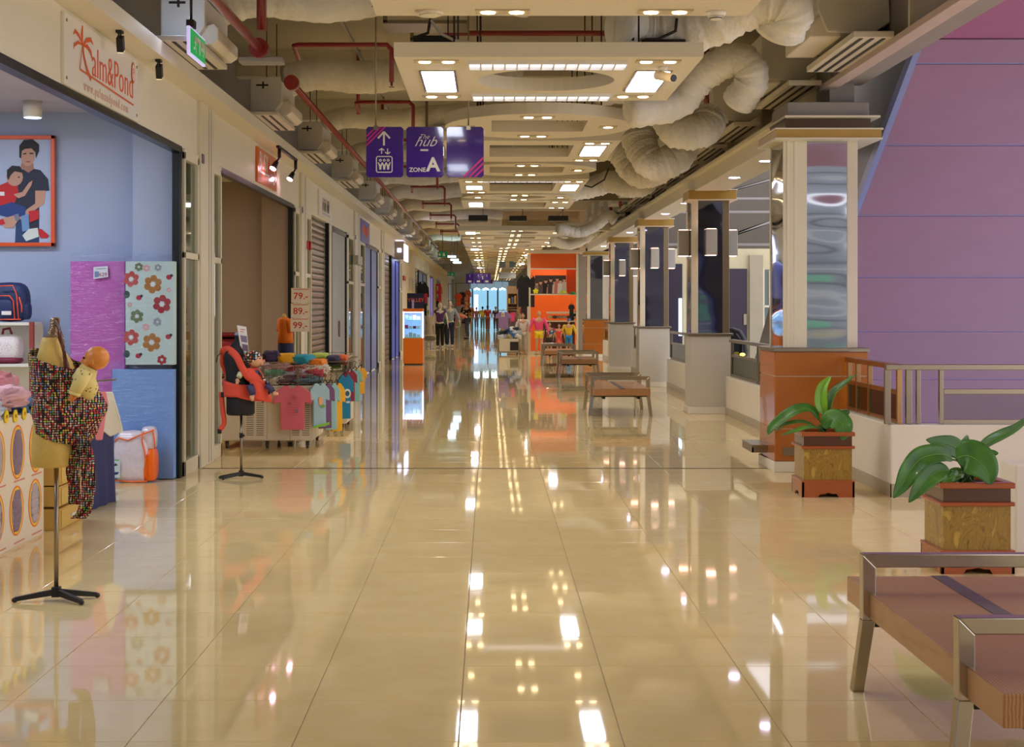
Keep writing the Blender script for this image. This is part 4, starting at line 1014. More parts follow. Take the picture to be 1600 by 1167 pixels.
for i, (px0, px1, py0, py1, Y) in enumerate(((684, 699, 393, 402, 56), (699, 711, 425, 431, 85))):
    r = wthing('exit_sign', 'distant green exit sign hanging by the left wall, %s one' % ('nearer' if i == 0 else 'farther'), 'sign', (PX(px0, Y), Y, PZ(py1, Y)))
    mb = MB(); mb.box(PX(px0, Y), Y, PZ(py1, Y), PX(px1, Y), Y + 0.06, PZ(py0, Y)); part(r, 'lightbox', mb, mat('exit_dim', (10, 84, 52), 0.3, emit=(8, 90, 56), es=0.5 + i, var=0))
    w_, h_ = (px1 - px0) * Y / F, (py1 - py0) * Y / F
    print_on(r, 'pictogram', face_cam(PX(px0, Y), Y, PZ(py1, Y)), [(q, W) for q in stroke([(w_ * .35, h_ * .5), (w_ * .12, h_ * .5)], h_ * .12) + stroke([(w_ * .22, h_ * .75), (w_ * .1, h_ * .5), (w_ * .22, h_ * .25)], h_ * .1)] + [([(w_ * .5, h_ * .2), (w_ * .8, h_ * .2), (w_ * .7, h_ * .8), (w_ * .55, h_ * .75)], W)])
    mb = MB(); mb.cyl((PX((px0 + px1) / 2, Y), Y + .03, PZ(py0, Y)), (PX((px0 + px1) / 2, Y), Y + .03, 5.0), 0.012, 6); part(r, 'hanger_rod', mb, dark_slot)
for i, (px, py, Y) in enumerate(((705.5, 400.5, 62), (710, 405.5, 66), (714, 410, 71))):
    mb = MB(); mb.box(PX(px - 6, Y), Y, PZ(py, Y) - 0.02, PX(px + 6, Y), Y + 1.0, PZ(py, Y) + 0.03)
    so_ = single('strip_lamp', mb, mat('cyan_tube', (220, 250, 255), 0.3, emit=(205, 245, 255), es=6, var=0), 'cyan-white strip lamp hanging far down the hall, %s of three' % ['nearest', 'middle', 'farthest'][i], 'ceiling light', 'cyan-white strip lamps')
    mb = MB(); mb.cyl((PX(px, Y), Y + 0.5, PZ(py, Y)), (PX(px, Y), Y + 0.5, 5.0), 0.01, 5); part(so_, 'hanger_rod', mb, dark_slot)
# ================================================================== SIGNS AND LAMPS ON THE LEFT FASCIA
XF = XL
# sign of the first shop: white board with a palm and orange writing
ya, yb, za, zb = 10.42, 12.60, 3.06, 3.545
r = wthing('shop_sign', 'white shop sign with orange palm tree and lettering above the nearest shop', 'sign', (XF, ya, za))
mb = MB(); mb.box(XF, ya, za, XF + 0.025, yb, zb); bd = part(r, 'board', mb, mat('sign_white', (232, 226, 216), 0.35, var=0.01), bevel=0.003)
OG = (222, 92, 40); W_, H_ = yb - ya, zb - za
fn = face_right(XF + 0.026, ya, za)
sh = []
tr = [(0.50, 0.36), (0.46, 0.21), (0.40, 0.10)]
def frond(pts, w0):
    out = []
    n = len(pts)
    L = []; R_ = []
    for i, (x, y) in enumerate(pts):
        a = pts[max(0, i - 1)]; b = pts[min(n - 1, i + 1)]; d = math.hypot(b[0] - a[0], b[1] - a[1]) or 1
        w = w0 * math.sin(PI * (i + 0.35) / (n - 0.3)); nx, ny = -(b[1] - a[1]) / d * w, (b[0] - a[0]) / d * w
        L.append((x + nx, y + ny)); R_.append((x - nx, y - ny))
    return L + R_[::-1]
cx0, cy0 = 0.46, 0.335
for P, w0 in (([(cx0, cy0), (cx0 - 0.02, 0.40), (cx0 + 0.0, 0.47)], 0.030), ([(cx0, cy0), (cx0 - 0.10, 0.385), (cx0 - 0.20, 0.40), (cx0 - 0.24, 0.37)], 0.016), ([(cx0, cy0), (cx0 - 0.12, 0.335), (cx0 - 0.22, 0.30), (cx0 - 0.24, 0.27)], 0.013),
              ([(cx0, cy0), (cx0 + 0.10, 0.385), (cx0 + 0.22, 0.41), (cx0 + 0.28, 0.385)], 0.018), ([(cx0, cy0), (cx0 + 0.12, 0.345), (cx0 + 0.22, 0.32), (cx0 + 0.27, 0.27)], 0.017)):
    sh.append((frond(P, w0), OG))
for q in stroke([(cx0, cy0), (cx0 + 0.02, 0.27), (cx0 + 0.10, 0.19), (cx0 + 0.22, 0.125)], 0.03) + stroke([(cx0 - 0.02, cy0 - 0.02), (cx0 - 0.08, 0.16)], 0.012) + stroke([(cx0 - 0.08, 0.155), (2.0, 0.115)], 0.012): sh.append((q, OG))
sh += [(ring(1.99, 0.37, 0.055, 0.085, 20), OG), (ring(1.99, 0.37, 0.042, 0.066, 20), (232, 226, 216)), (ring(1.99, 0.385, 0.022, 0.022, 10), OG), (ring(1.99, 0.385, 0.010, 0.010, 8), (232, 226, 216)), ([(1.975, 0.32), (1.985, 0.32), (1.985, 0.37), (1.975, 0.37)], OG)]
print_on(bd, 'palm_emblem', fn, sh)
om = flat(OG)
text(bd, 'lettering', 'alm&Pond', 0.31, (XF + 0.027, ya + 1.36, za + 0.255), RR, om, align='CENTER', off=-0.004, sx=1.02)
text(bd, 'web_address', 'www.palmandpond.com', 0.10, (XF + 0.027, ya + 1.15, za + 0.06), RR, flat((214, 178, 160)), space=1.4)
mb = MB()
for yy in (ya + 0.05, yb - 0.05):
    for zz in (za + 0.05, zb - 0.05): mb.cyl((XF + 0.024, yy, zz), (XF + 0.03, yy, zz), 0.012, 8)
part(bd, 'screw', mb, steel)
# orange sign
ya, yb = 6982 / (765 - 399), 6982 / (765 - 429)
za, zb = 3.10, 3.53
r = wthing('shop_sign', 'glossy orange shop sign with white letters above the second shop', 'sign', (XF, ya, za))
mb = MB(); mb.box(XF, ya, za, XF + 0.03, yb, zb); bd = part(r, 'board', mb, mat('orange_sign', (226, 104, 34), 0.35, var=0.02, coat=0.5), bevel=0.004)
text(bd, 'lettering', 'BUSY', 0.30, (XF + 0.032, ya + 0.50, za + 0.27), RR, white, off=0.002, sx=1.1)
text(bd, 'lettering', 'kids', 0.12, (XF + 0.032, ya + 0.50, za + 0.13), RR, white) if False else None
print_on(bd, 'emblem', face_right(XF + 0.031, ya, za), [(q, (232, 226, 216)) for q in stroke([(0.15, 0.14), (1.0, 0.14)], 0.03) + stroke([(1.12, 0.06), (1.12, 0.38)], 0.02) + stroke([(1.32, 0.09), (1.45, 0.07), (1.52, 0.16), (1.42, 0.26), (1.38, 0.34), (1.5, 0.38)], 0.035)])
# white sign with coloured figures, blue sign
ya, yb = 6982 / (765 - 496), 6982 / (765 - 516)
r = wthing('shop_sign', 'white shop sign with small coloured figures above the first roller shutter', 'sign', (XF, ya, 3.08))
mb = MB(); mb.box(XF, ya, 3.09, XF + 0.03, yb, 3.53); bd = part(r, 'board', mb, MATS['sign_white'], bevel=0.004)
sh = []
for i, (u, c) in enumerate(((0.6, (130, 70, 110)), (0.85, (90, 70, 50)), (1.05, (150, 180, 60)), (1.3, (120, 70, 130)), (1.5, (140, 60, 60)))):
    sh.append((ring(u, 0.30, 0.05, 0.03, 10), c)); sh.append(([(u - 0.09, 0.12), (u + 0.02, 0.10), (u + 0.09, 0.25), (u, 0.28), (u - 0.08, 0.24)], c))
sh += [(q, (190, 180, 190)) for q in stroke([(0.4, 0.06), (1.7, 0.06)], 0.02)]
print_on(bd, 'figures', face_right(XF + 0.031, ya, 3.09), sh)
ya, yb = 6982 / (765 - 560), 6982 / (765 - 574)
r = wthing('shop_sign', 'blue and red shop sign above the blue glass doors', 'sign', (XF, ya, 3.08))
mb = MB(); mb.box(XF, ya, 3.0, XF + 0.05, yb, 3.5); bd = part(r, 'board', mb, mat('blue_sign', (72, 84, 170), 0.3), bevel=0.004)
print_on(bd, 'artwork', face_right(XF + 0.051, ya, 3.0), [(ring(0.8, 0.28, 0.35, 0.12, 14), (206, 92, 60)), (ring(1.5, 0.25, 0.4, 0.13, 14), (180, 60, 60)), (ring(2.0, 0.3, 0.25, 0.1, 14), (206, 92, 60)), (ring(1.3, 0.44, 0.5, 0.03, 14), (150, 150, 210))])
# lightbox projecting
r = wthing('lightbox', 'projecting lit lightbox high on the left wall before the blue lit shop', 'sign', (-2.6, 47.5, 2.9))
mb = MB(); mb.box(PX(617, 47), 47, PZ(405, 47), PX(631, 47), 47.25, PZ(377, 47)); part(r, 'box', mb, mat('lightbox_side', (168, 156, 140), 0.5), bevel=0.01)
mb = MB(); mb.box(PX(631, 47), 47.0, PZ(407, 47), PX(632.5, 47), 49.0, PZ(381, 47)); mb.box(PX(621, 47), 46.98, PZ(394, 47), PX(627, 47), 47, PZ(388, 47)); part(r, 'lit_face', mb, mat('lightbox_lit', (220, 225, 255), 0.4, emit=(205, 215, 255), es=3.5, var=0))
# small fixtures on the wall
def wallbox(px0, px1, py0, py1, m, label, nm, cat, d=0.07):
    y0, y1 = 6982 / (765 - px0), 6982 / (765 - px1); Y = (y0 + y1) / 2
    mb = MB(); mb.box(XL, y0, PZ(py1, Y), XL + d, y1, PZ(py0, Y)); return single(nm, mb, m, label, cat, bevel=0.012)
o = wallbox(475, 480, 377, 390, mat('alarm_red', (176, 24, 24), 0.35), 'red fire alarm box on the pillar left of the first roller shutter', 'fire_alarm', 'alarm', 0.06)
mb = MB(); yb_ = o.location.y; zb_ = o.location.z; mb.cyl((XL + 0.05, yb_, zb_ + 0.06), (XL + 0.09, yb_, zb_ + 0.06), 0.07, 14); p = part(o, 'bell', mb, MATS['alarm_red'])
wallbox(628, 631, 431, 438, MATS['alarm_red'], 'small red alarm on the blank wall beyond the lightbox', 'fire_alarm', 'alarm')
wallbox(551, 558, 400, 414, mat('speaker_box', (190, 182, 160), 0.5), 'small cream wall device on the pillar before the blue glass doors', 'wall_speaker', 'device', 0.12)
o = wthing('picture_frame', 'pair of pale framed notices on the blank cream wall beyond the lightbox', 'notice', (XL, 57, 1.9))
for a in (55.5, 57.6):
    mb = MB(); mb.box(XL, a, PZ(455, 56), XL + .03, a + 1.7, PZ(434, 56)); part(o, 'notice_board', mb, mat('notice', (196, 196, 186), 0.4), bevel=0.01)
# black spots over the first sign
def spot_proto():
    r = thing('spotlight', '', 'spotlight', group='black spotlights over the palm sign')
    mb = MB(); mb.box(-0.03, -0.05, -0.03, 0.03, 0.05, 0.0); mb.box(-0.008, -0.05, -0.10, 0.008, -0.04, -0.02); mb.box(-0.008, 0.04, -0.10, 0.008, 0.05, -0.02); part(r, 'bracket', mb, black)
    M = Matrix.Rotation(math.radians(32), 4, 'X') @ Matrix.Rotation(math.radians(4), 4, 'Y')
    mb = MB(); mb.box(-0.035, -0.045, -0.24, 0.035, 0.045, -0.07); mb.v = [tuple(M @ Vector(v)) for v in mb.v]; part(r, 'housing', mb, black, bevel=0.008)
    mb = MB(); mb.box(-0.03, -0.04, -0.25, 0.03, 0.04, -0.238); mb.v = [tuple(M @ Vector(v)) for v in mb.v]; part(r, 'lens', mb, mat('spot_lens', (120, 110, 90), 0.2, emit=(255, 230, 180), es=0.8, var=0))
    return r
s0 = spot_proto()
for i, (px, nm) in enumerate(((187, 'black spotlight over the palm sign, left one'), (248, 'black spotlight beside the palm sign, right one'))):
    o = s0 if i == 0 else copy_tree(s0); Y = F * 2.68 / (765 - px); o.location = (-2.68, Y, 3.58); o.scale = (0.72, 0.72, 0.66); o['label'] = nm
lamp('SPOT', (-2.64, 11.35, 3.42), 70, (1, 0.86, 0.62), 0.03, rot=(0, math.radians(-52), 0), cone=1.9, blend=0.7)
lamp('SPOT', (-2.64, 12.3, 3.45), 26, (1, 0.86, 0.62), 0.03, rot=(0, math.radians(-56), 0), cone=1.7, blend=0.7)
# track with two spots before the orange sign
r = wthing('track_light', 'black track light with two pink-glowing spots before the orange sign', 'spotlight', (-2.64, 20.5, 3.55))
y0, y1 = F * 2.63 / (765 - 434), F * 2.63 / (765 - 463)
mb = MB(); mb.box(-2.65, y0, 3.55, -2.61, y1, 3.58); part(r, 'track', mb, black)
for yy in (y0 + 0.15, y1 - 0.08):
    mb = MB(); mb.cyl((-2.63, yy, 3.55), (-2.63, yy, 3.44), 0.022, 10); mb.cyl((-2.63, yy, 3.44), (-2.66, yy - 0.02, 3.39), 0.012, 8)
    mb.cyl((-2.66, yy - 0.02, 3.39), (-2.70, yy - 0.06, 3.30), 0.026, 12, 0.042); h = part(r, 'spot_head', mb, black)
    mb = MB(); mb.cyl((-2.70, yy - 0.06, 3.302), (-2.705, yy - 0.065, 3.292), 0.04, 14); part(h, 'bulb', mb, lamppink)
    lamp('SPOT', (-2.71, yy - 0.07, 3.29), 7, (1, 0.78, 0.7), 0.03, rot=(0, math.radians(-58), 0), cone=1.9, blend=0.6)

# ================================================================== NEAREST SHOP (baby goods)
# framed poster
Y = 14.68; x0, x1, z0, z1 = PX(-52, Y), PX(87, Y), PZ(385, Y), PZ(212, Y)
r = wthing('framed_poster', 'orange framed poster of a man in a dark shirt carrying a toddler in red', 'poster', (x1 - .4, Y, z0))
mb = MB(); t_ = 0.035
mb.box(x0, Y - 0.04, z0, x1, Y, z0 + t_); mb.box(x0, Y - 0.04, z1 - t_, x1, Y, z1); mb.box(x0, Y - 0.04, z0, x0 + t_, Y, z1); mb.box(x1 - t_, Y - 0.04, z0, x1, Y, z1)
part(r, 'frame', mb, mat('orange_frame', (228, 84, 18), 0.35), bevel=0.004)
mb = MB(); mb.box(x0 + .01, Y - 0.015, z0 + .01, x1 - .01, Y, z1 - .01); pb = part(r, 'print_sheet', mb, mat('poster_ground', (176, 190, 222), 0.5))
K = Y / F
def pp(*pts): return [((a - 0) * K, (385 - b) * K) for a, b in pts]
SK, SK2, NV, RD_, JB, JL, HR = (196, 150, 130), (170, 122, 104), (30, 32, 60), (196, 20, 30), (30, 60, 130), (110, 150, 200), (24, 18, 22)
sh = [(pp((24, 384), (62, 384), (62, 340), (26, 340)), (32, 62, 110)),
      (pp((28, 268), (45, 262), (64, 266), (76, 280), (78, 298), (62, 300), (62, 372), (46, 352), (24, 340), (20, 300)), NV),
      (pp((33, 262), (36, 250), (52, 250), (54, 264), (45, 270)), SK2), ([(a, b) for a, b in [((44 + 11.5 * math.cos(q / 8 * PI)) * K, (385 - (243 + 17 * math.sin(q / 8 * PI))) * K) for q in range(16)]], SK),
      (pp((31, 246), (31, 228), (38, 219), (52, 218), (62, 226), (62, 236), (57, 248), (56, 238), (50, 232), (40, 233), (35, 236), (34, 248)), HR),
      (pp((37, 240), (42, 239), (42, 241), (37, 242)), HR), (pp((47, 239), (53, 239), (53, 241), (47, 241)), HR), (pp((41, 252), (49, 252), (47, 254), (43, 254)), (150, 80, 76)),
      (pp((56, 298), (72, 298), (70, 318), (34, 344), (28, 338), (56, 318)), SK),
      (pp((0, 290), (14, 284), (28, 286), (30, 300), (26, 312), (22, 322), (0, 326)), RD_), (pp((0, 300), (8, 300), (8, 306), (0, 306)), (230, 230, 235)),
      (pp((22, 304), (36, 300), (46, 286), (52, 282), (50, 290), (40, 306), (30, 310)), SK),
      ([((24 + 13 * math.cos(q / 8 * PI)) * K, (385 - (277 + 14 * math.sin(q / 8 * PI))) * K) for q in range(16)], SK),
      (pp((12, 276), (12, 266), (20, 259), (32, 260), (38, 268), (34, 270), (24, 268), (18, 274), (14, 282)), HR),
      (pp((29, 276), (32, 276), (32, 278), (29, 278)), HR),
      (pp((0, 322), (20, 316), (42, 324), (40, 338), (14, 340), (0, 336)), JB), (pp((34, 338), (46, 334), (47, 360), (36, 362)), JL),
      (pp((36, 368), (46, 358), (60, 356), (62, 370), (42, 377)), (214, 224, 222)), (pp((46, 330), (62, 328), (62, 342), (48, 348)), RD_), (pp((60, 358), (66, 358), (78, 368), (74, 372), (64, 372)), RD_),
      (pp((4, 342), (26, 336), (30, 344), (22, 356), (8, 356)), SK), (pp((22, 336), (30, 334), (32, 344), (26, 346)), (120, 126, 150)), (pp((0, 344), (6, 342), (10, 350), (0, 352)), RD_)]
print_on(pb, 'artwork', lambda u, v, t: (u + PX(0, Y), Y - 0.015 - t, z0 + v), sh)
# ceiling cylinder lamp
r = wthing('ceiling_lamp', 'white cylinder downlight on the ceiling inside the nearest shop', 'ceiling light', (PX(51, 13.9), 13.9, 3.25))
mb = MB(); mb.cyl((PX(51, 13.9), 13.9, 3.255), (PX(51, 13.9), 13.9, 3.4), 0.082, 22); part(r, 'can', mb, white)
mb = MB(); mb.cyl((PX(51, 13.9), 13.9, 3.25), (PX(51, 13.9), 13.9, 3.256), 0.074, 22); part(r, 'lens', mb, mat('blue_lens', (230, 240, 255), 0.4, emit=(190, 215, 255), es=4, var=0))
# foam mats
def matslab(px0, px1, py0, py1, Y, d, m, label, wrap=True):
    x0, x1, z0, z1 = PX(px0, Y), PX(px1, Y), max(0.0, PZ(py1, Y)), PZ(py0, Y)
    r = wthing('foam_mat', label, 'foam mat', ((x0 + x1) / 2, Y + d / 2, z0), 'plastic-wrapped foam mats')
    mb = MB(); n = 7
    for i in range(n): mb.box(x0, Y + d * i / n, z0, x1, Y + d * (i + 0.93) / n, z1 - 0.03 * wrap)
    s_ = part(r, 'foam', mb, m, bevel=0.006)
    if wrap:
        def f(u, v):
            x = x0 - 0.008 + (x1 - x0 + 0.016) * u; z = z0 + (z1 - z0 + 0.03) * v
            return (x, Y - 0.008 + 0.004 * math.sin(37 * v + 9 * u) + 0.003 * math.sin(91 * v + 31 * u * u), z + 0.012 * math.sin(21 * u) * (v > 0.97))
        mb = MB(); mb.grid(f, 14, 60); part(r, 'plastic_wrap', mb, filmm)
    return r
filmm = glass('plastic_film', (244, 245, 250), rough=0.12, wrinkle=0.03)
m_blue = mat('blue_foam', (124, 166, 226), 0.5, var=0.01); m_pink = mat('pink_foam', (200, 96, 188), 0.5, var=0.02)
m_flow = mat('flower_foam_ground', (196, 220, 214), 0.5, var=0.01)
matslab(175, 272, 572, 748, 14.32, 0.14, m_blue, 'sky blue foam mat block standing on the shop floor')
fl = matslab(196, 272, 403, 570, 14.30, 0.14, m_flow, 'pale foam mat printed with red, brown and green flowers')
matslab(110, 195, 403, 700, 14.40, 0.10, m_pink, 'bright pink foam mat in plastic wrap beside the flowered mat')
K = 14.30 / F; sh = []
FM = lambda u, v, t: (u + PX(196, 14.3), 14.2995 - t * 0.6, v + PZ(570, 14.3))
def flower(px, py, R, c, n=6):
    sh = []
    cx, cy = (px - 196) * K, (570 - py) * K
    for i in range(n):
        a = 2 * PI * i / n + 0.4; sh.append((ring(cx + math.cos(a) * R * K * 0.62, cy + math.sin(a) * R * K * 0.62, R * K * 0.36, R * K * 0.36, 10), c))
    sh.append((ring(cx, cy, R * K * 0.24, R * K * 0.24, 9), (222, 232, 228)))
    print_on(fl, 'printed_flower', FM, sh)
for a in ((205, 436, 13, (190, 70, 66)), (239, 444, 15, (176, 116, 40)), (253, 475, 15, (166, 34, 44)), (214, 494, 11, (104, 124, 84)), (205, 527, 13, (190, 70, 66)), (237, 535, 15, (176, 116, 40)), (253, 562, 8, (166, 34, 44)), (229, 419, 6, (222, 170, 170)), (228, 511, 6, (222, 170, 170)), (264, 453, 4, (222, 170, 170)), (217, 417, 7, (104, 124, 84)), (247, 418, 6, (150, 160, 170)), (246, 503, 7, (150, 160, 170)), (203, 476, 4, (222, 170, 170))): flower(*a)
for px, py in ((264, 433), (217, 465), (263, 526), (216, 556)):
    cx, cy = (px - 196) * K, (570 - py) * K
    sh.append((ring(cx, cy, 4.5 * K, 4 * K, 12), (184, 44, 70))); sh.append((ring(cx + 4 * K, cy + 2.5 * K, 2.4 * K, 2.4 * K, 10), (40, 40, 50))); print_on(fl, 'printed_ladybird', FM, sh); sh = []
sh.append((ring(2 * K, (570 - 460) * K, 5 * K, 6 * K, 10), (50, 80, 70))); sh.append((ring(2 * K, (570 - 553) * K, 5 * K, 6 * K, 10), (50, 80, 70)))
print_on(fl, 'printed_leaf', FM, sh)
r = wthing('price_card', 'small white price card taped to the pink foam mat', 'price card', (PX(158, 14.37), 14.37, PZ(436, 14.37)))
mb = MB(); mb.prism([(-0.07, 0.0), (0.065, 0.02), (0.06, 0.12), (-0.07, 0.11)], face_cam(PX(158, 14.37), 14.375, PZ(436, 14.37)), 0, 0.004); c_ = part(r, 'card', mb, mat('card_white', (206, 214, 230), 0.4))
text(c_, 'price', '629', 0.05, (PX(161, 14.37), 14.369, PZ(429, 14.37)), RC, flat((170, 60, 90)), ext=0.0006)
print_on(c_, 'small_print', face_cam(PX(158, 14.37), 14.371, PZ(436, 14.37)), [([(-0.06, 0.015), (-0.02, 0.02), (-0.02, 0.07), (-0.06, 0.07)], (110, 130, 170)), ([(-0.05, 0.09), (0.05, 0.095), (0.05, 0.10), (-0.05, 0.095)], (120, 120, 140))])
# wrapped white and orange bag
Y = 14.02; r = wthing('plastic_bag', 'white and orange zipped plastic storage bag on the shop floor', 'bag', (PX(208, Y), Y + 0.08, 0.0))
cx = PX(203, Y); mb = MB(); mb.pillow((cx, Y + 0.10, PZ(715, Y)), 0.16, 0.10, 0.235, 0.42, j=0.012, nu=28, nv=14); part(r, 'body', mb, mat('bag_white', (216, 206, 218), 0.25, var=0.03, bump=0.6, bs=14, coat=0.5))
mb = MB(); mb.pillow((PX(231, Y), Y + 0.11, PZ(727, Y)), 0.062, 0.10, 0.15, 0.35, nu=20); part(r, 'side_gusset', mb, mat('bag_orange', (240, 104, 10), 0.3, bump=0.3, bs=12))
mb = MB(); mb.pillow((PX(229, Y), Y + 0.11, PZ(686, Y)), 0.07, 0.09, 0.11, 0.5, nu=20); part(r, 'top_flap', mb, MATS['bag_white'])
mb = MB()
for P in ([(178, 690), (185, 684), (200, 688), (218, 680), (240, 672)], [(224, 674), (222, 690), (226, 704), (228, 722), (231, 745)], [(238, 671), (241, 690), (241, 702)], [(178, 751), (205, 752.5), (230, 752)]):
    mb.tube([(PX(a, Y), Y - 0.0 + (0.02 if a > 230 or a < 182 else 0), max(0.008, PZ(b, Y))) for a, b in P], 0.007, 6)
part(r, 'piping', mb, MATS['bag_orange'])
print_on(r, 'label_print', face_cam(PX(176, Y), Y - 0.012, PZ(746, Y)), [([(0, 0), (0.07, 0), (0.07, 0.16), (0, 0.16)], (190, 210, 220)), ([(0.01, 0.02), (0.05, 0.03), (0.06, 0.05), (0.02, 0.05)], (40, 60, 110)), ([(0.0, 0.10), (0.05, 0.11), (0.03, 0.13)], (30, 40, 60)), ([(0.0, 0.155), (0.06, 0.15), (0.06, 0.16), (0, 0.165)], (90, 180, 90))])
# draped navy table
Y0, Y1 = 12.05, 12.75
r = wthing('draped_table', 'table draped to the floor in navy blue cloth', 'table', (-3.35, 12.4, 0))
mb = MB()
def f(u, v):
    P = [(-3.75, Y0), (-3.12, Y0), (-3.06, Y1), (-3.75, Y1)]; s = u * 3; i = min(2, int(s)); t = s - i
    x = P[i][0] * (1 - t) + P[i + 1][0] * t; y = P[i][1] * (1 - t) + P[i + 1][1] * t
    w = 0.012 * math.sin(u * 60) * (1 - v) + 0.02 * (1 - v) ** 3
    return (x + w, y - w, 0.004 + 0.82 * v)
mb.grid(f, 60, 10); mb.box(-3.75, Y0, 0.80, -3.10, Y1, 0.83); part(r, 'cloth', mb, mat('navy_cloth', (46, 50, 98), 0.8, var=0.03))
# cardboard drawer boxes
for i, (px0, px1, py0, py1) in enumerate(((72, 116, 728, 760), (72, 114, 760, 793), (72, 119, 795, 830))):
    Y = 11.05; x0, x1 = PX(px0 - 16, Y), PX(px0 + 21, Y)
    z0, z1 = max(0.0, PZ(py1, Y)) + 0.002 + (0.002 if i < 2 else 0), PZ(py0, Y) - 0.004
    if i == 2: z0 = 0.0
    r = wthing('drawer_box', 'ochre cardboard drawer box behind the bust stand, %s of three' % ['topmost', 'middle', 'lowest'][i], 'box', ((x0 + x1) / 2, Y + .3, z0), 'ochre cardboard drawer boxes')
    mb = MB(); mb.box(x0, Y, z0, x1, Y + 0.62, z1); part(r, 'carton', mb, mat('ochre_card', (198, 158, 78), 0.7, var=0.03), bevel=0.005)
    mb = MB(); mb.box(x1, Y + 0.04, z0 + 0.012, x1 + 0.006, Y + 0.58, z1 - 0.012); d = part(r, 'drawer', mb, mat('ochre_face', (206, 172, 92), 0.6, var=0.02), bevel=0.003)
    mb = MB(); mb.box(x1 + 0.006, Y + 0.27, (z0 + z1) / 2 - 0.01, x1 + 0.018, Y + 0.40, (z0 + z1) / 2 + 0.012); part(d, 'handle', mb, white, bevel=0.003)
# white display bins with oval windows
BX = -3.12
r = wthing('display_bin', 'white cardboard display bin with orange-ringed oval windows, heaped with baby clothes', 'display bin', (-3.45, 9.9, 0))
ya, yb, zt = 8.2, 10.97, 0.86
mb = MB(); mb.box(-3.9, ya, 0, BX, yb, zt); mb.box(-3.9, ya, zt, -3.88, yb, zt + .03); bb = part(r, 'carton', mb, mat('bin_white', (226, 214, 192), 0.5, var=0.02))
def fy(px): return -BX * F / (765 - px)
stuffc = [(150, 130, 140), (120, 126, 150), (176, 164, 168), (186, 90, 40), (170, 150, 150), (130, 110, 130)]
n_ = 0
for row, (pza, pzb) in enumerate(((0.44, 0.80), (0.07, 0.40))):
    for k in range(6):
        c = 10.78 - 0.42 * k - (0.02 if row else 0); hy, hz = 0.155, (pzb - pza) / 2; zc = (pza + pzb) / 2
        sh = [(ring(0, 0, hy, hz, 28), (232, 120, 40)), (ring(0, 0, hy * 0.88, hz * 0.93, 28), (246, 200, 60)), (ring(0, 0, hy * 0.74, hz * 0.84, 28), stuffc[(n_ * 5 + row) % 6])]
        p = print_on(bb, 'window_ring', face_right(BX, c, zc), sh, 0.002); mb = MB()
        for q in range(5):
            zz = zc - hz * 0.62 + q * hz * 0.31; wv = hy * 0.6 * math.sqrt(max(0.1, 1 - ((zz - zc) / hz) ** 2)); cc = stuffc[(n_ + q) % 6]
            mb.pillow((BX - 0.002, c + random.uniform(-.02, .02), zz), 0.012, wv, hz * 0.22, 0.6, j=0.04, nu=14, nv=5)
        part(p, 'garment', mb, flat(stuffc[(n_ * 3 + 2) % 6], 0.6)); n_ += 1
for k, yc in enumerate((9.15, 9.57, 9.99, 10.40, 10.80)):
    for zz in (0.43, 0.025): print_on(bb, 'caption_print', face_right(BX, yc, zz), [(q, (214, 130, 96)) for q in stroke([(-0.12, 0), (0.12, 0)], 0.010)], 0.002)
for k, (px, py) in enumerate(((8, 651), (22, 650), (36, 646), (50, 641))):
    y = fy(px) ; z = PZ(py, y)
    q = wthing('price_tag', 'round yellow price tag on the bin edge, %s from the left' % ORD[k], 'price tag', (BX + .01, y, z - .04), 'yellow price tags')
    mb = MB(); mb.cyl((BX + 0.004, y, z), (BX + 0.012, y, z), 0.042, 18); t_ = part(q, 'disc', mb, mat('tag_yellow', (240, 206, 20), 0.5))
    print_on(t_, 'figures', face_right(BX + 0.012, y, z), [(s, (120, 90, 10)) for s in stroke([(-0.02, -0.01), (-0.005, 0.012), (0.005, -0.01)], 0.005) + stroke([(0.01, -0.01), (0.012, 0.014)], 0.005)])
gc = [(120, 160, 196), (206, 140, 160), (190, 200, 214), (216, 170, 180), (90, 130, 170), (228, 200, 206), (50, 46, 66), (214, 204, 196), (176, 196, 206), (222, 150, 160)]
gl_ = ['pale blue', 'dusty pink', 'white and grey', 'rose', 'mid blue', 'blush', 'dark navy', 'off-white', 'icy blue', 'salmon pink']
for i in range(10):
    y = 8.9 + (i % 5) * 0.46 + 0.05; x = -3.30 - 0.2 * (i // 5); z = 0.93 + 0.09 * (i // 5) + (0.03 if i % 2 else 0)
    mb = MB(); mb.crumple((x, y, z), 0.19, 0.24, 0.075, 0.45, 2.6, (random.uniform(-.15, .15), random.uniform(-.2, .2), random.uniform(-.4, .4)), 40, 18, seed=i)
    single('baby_garment', mb, mat('garment_%d' % i, gc[i], 0.85, var=0.12, vs=14, bump=0.5, bs=16), '%s baby garment in the heap on the oval-window bin' % gl_[i], 'garment', 'baby clothes on the display bin')
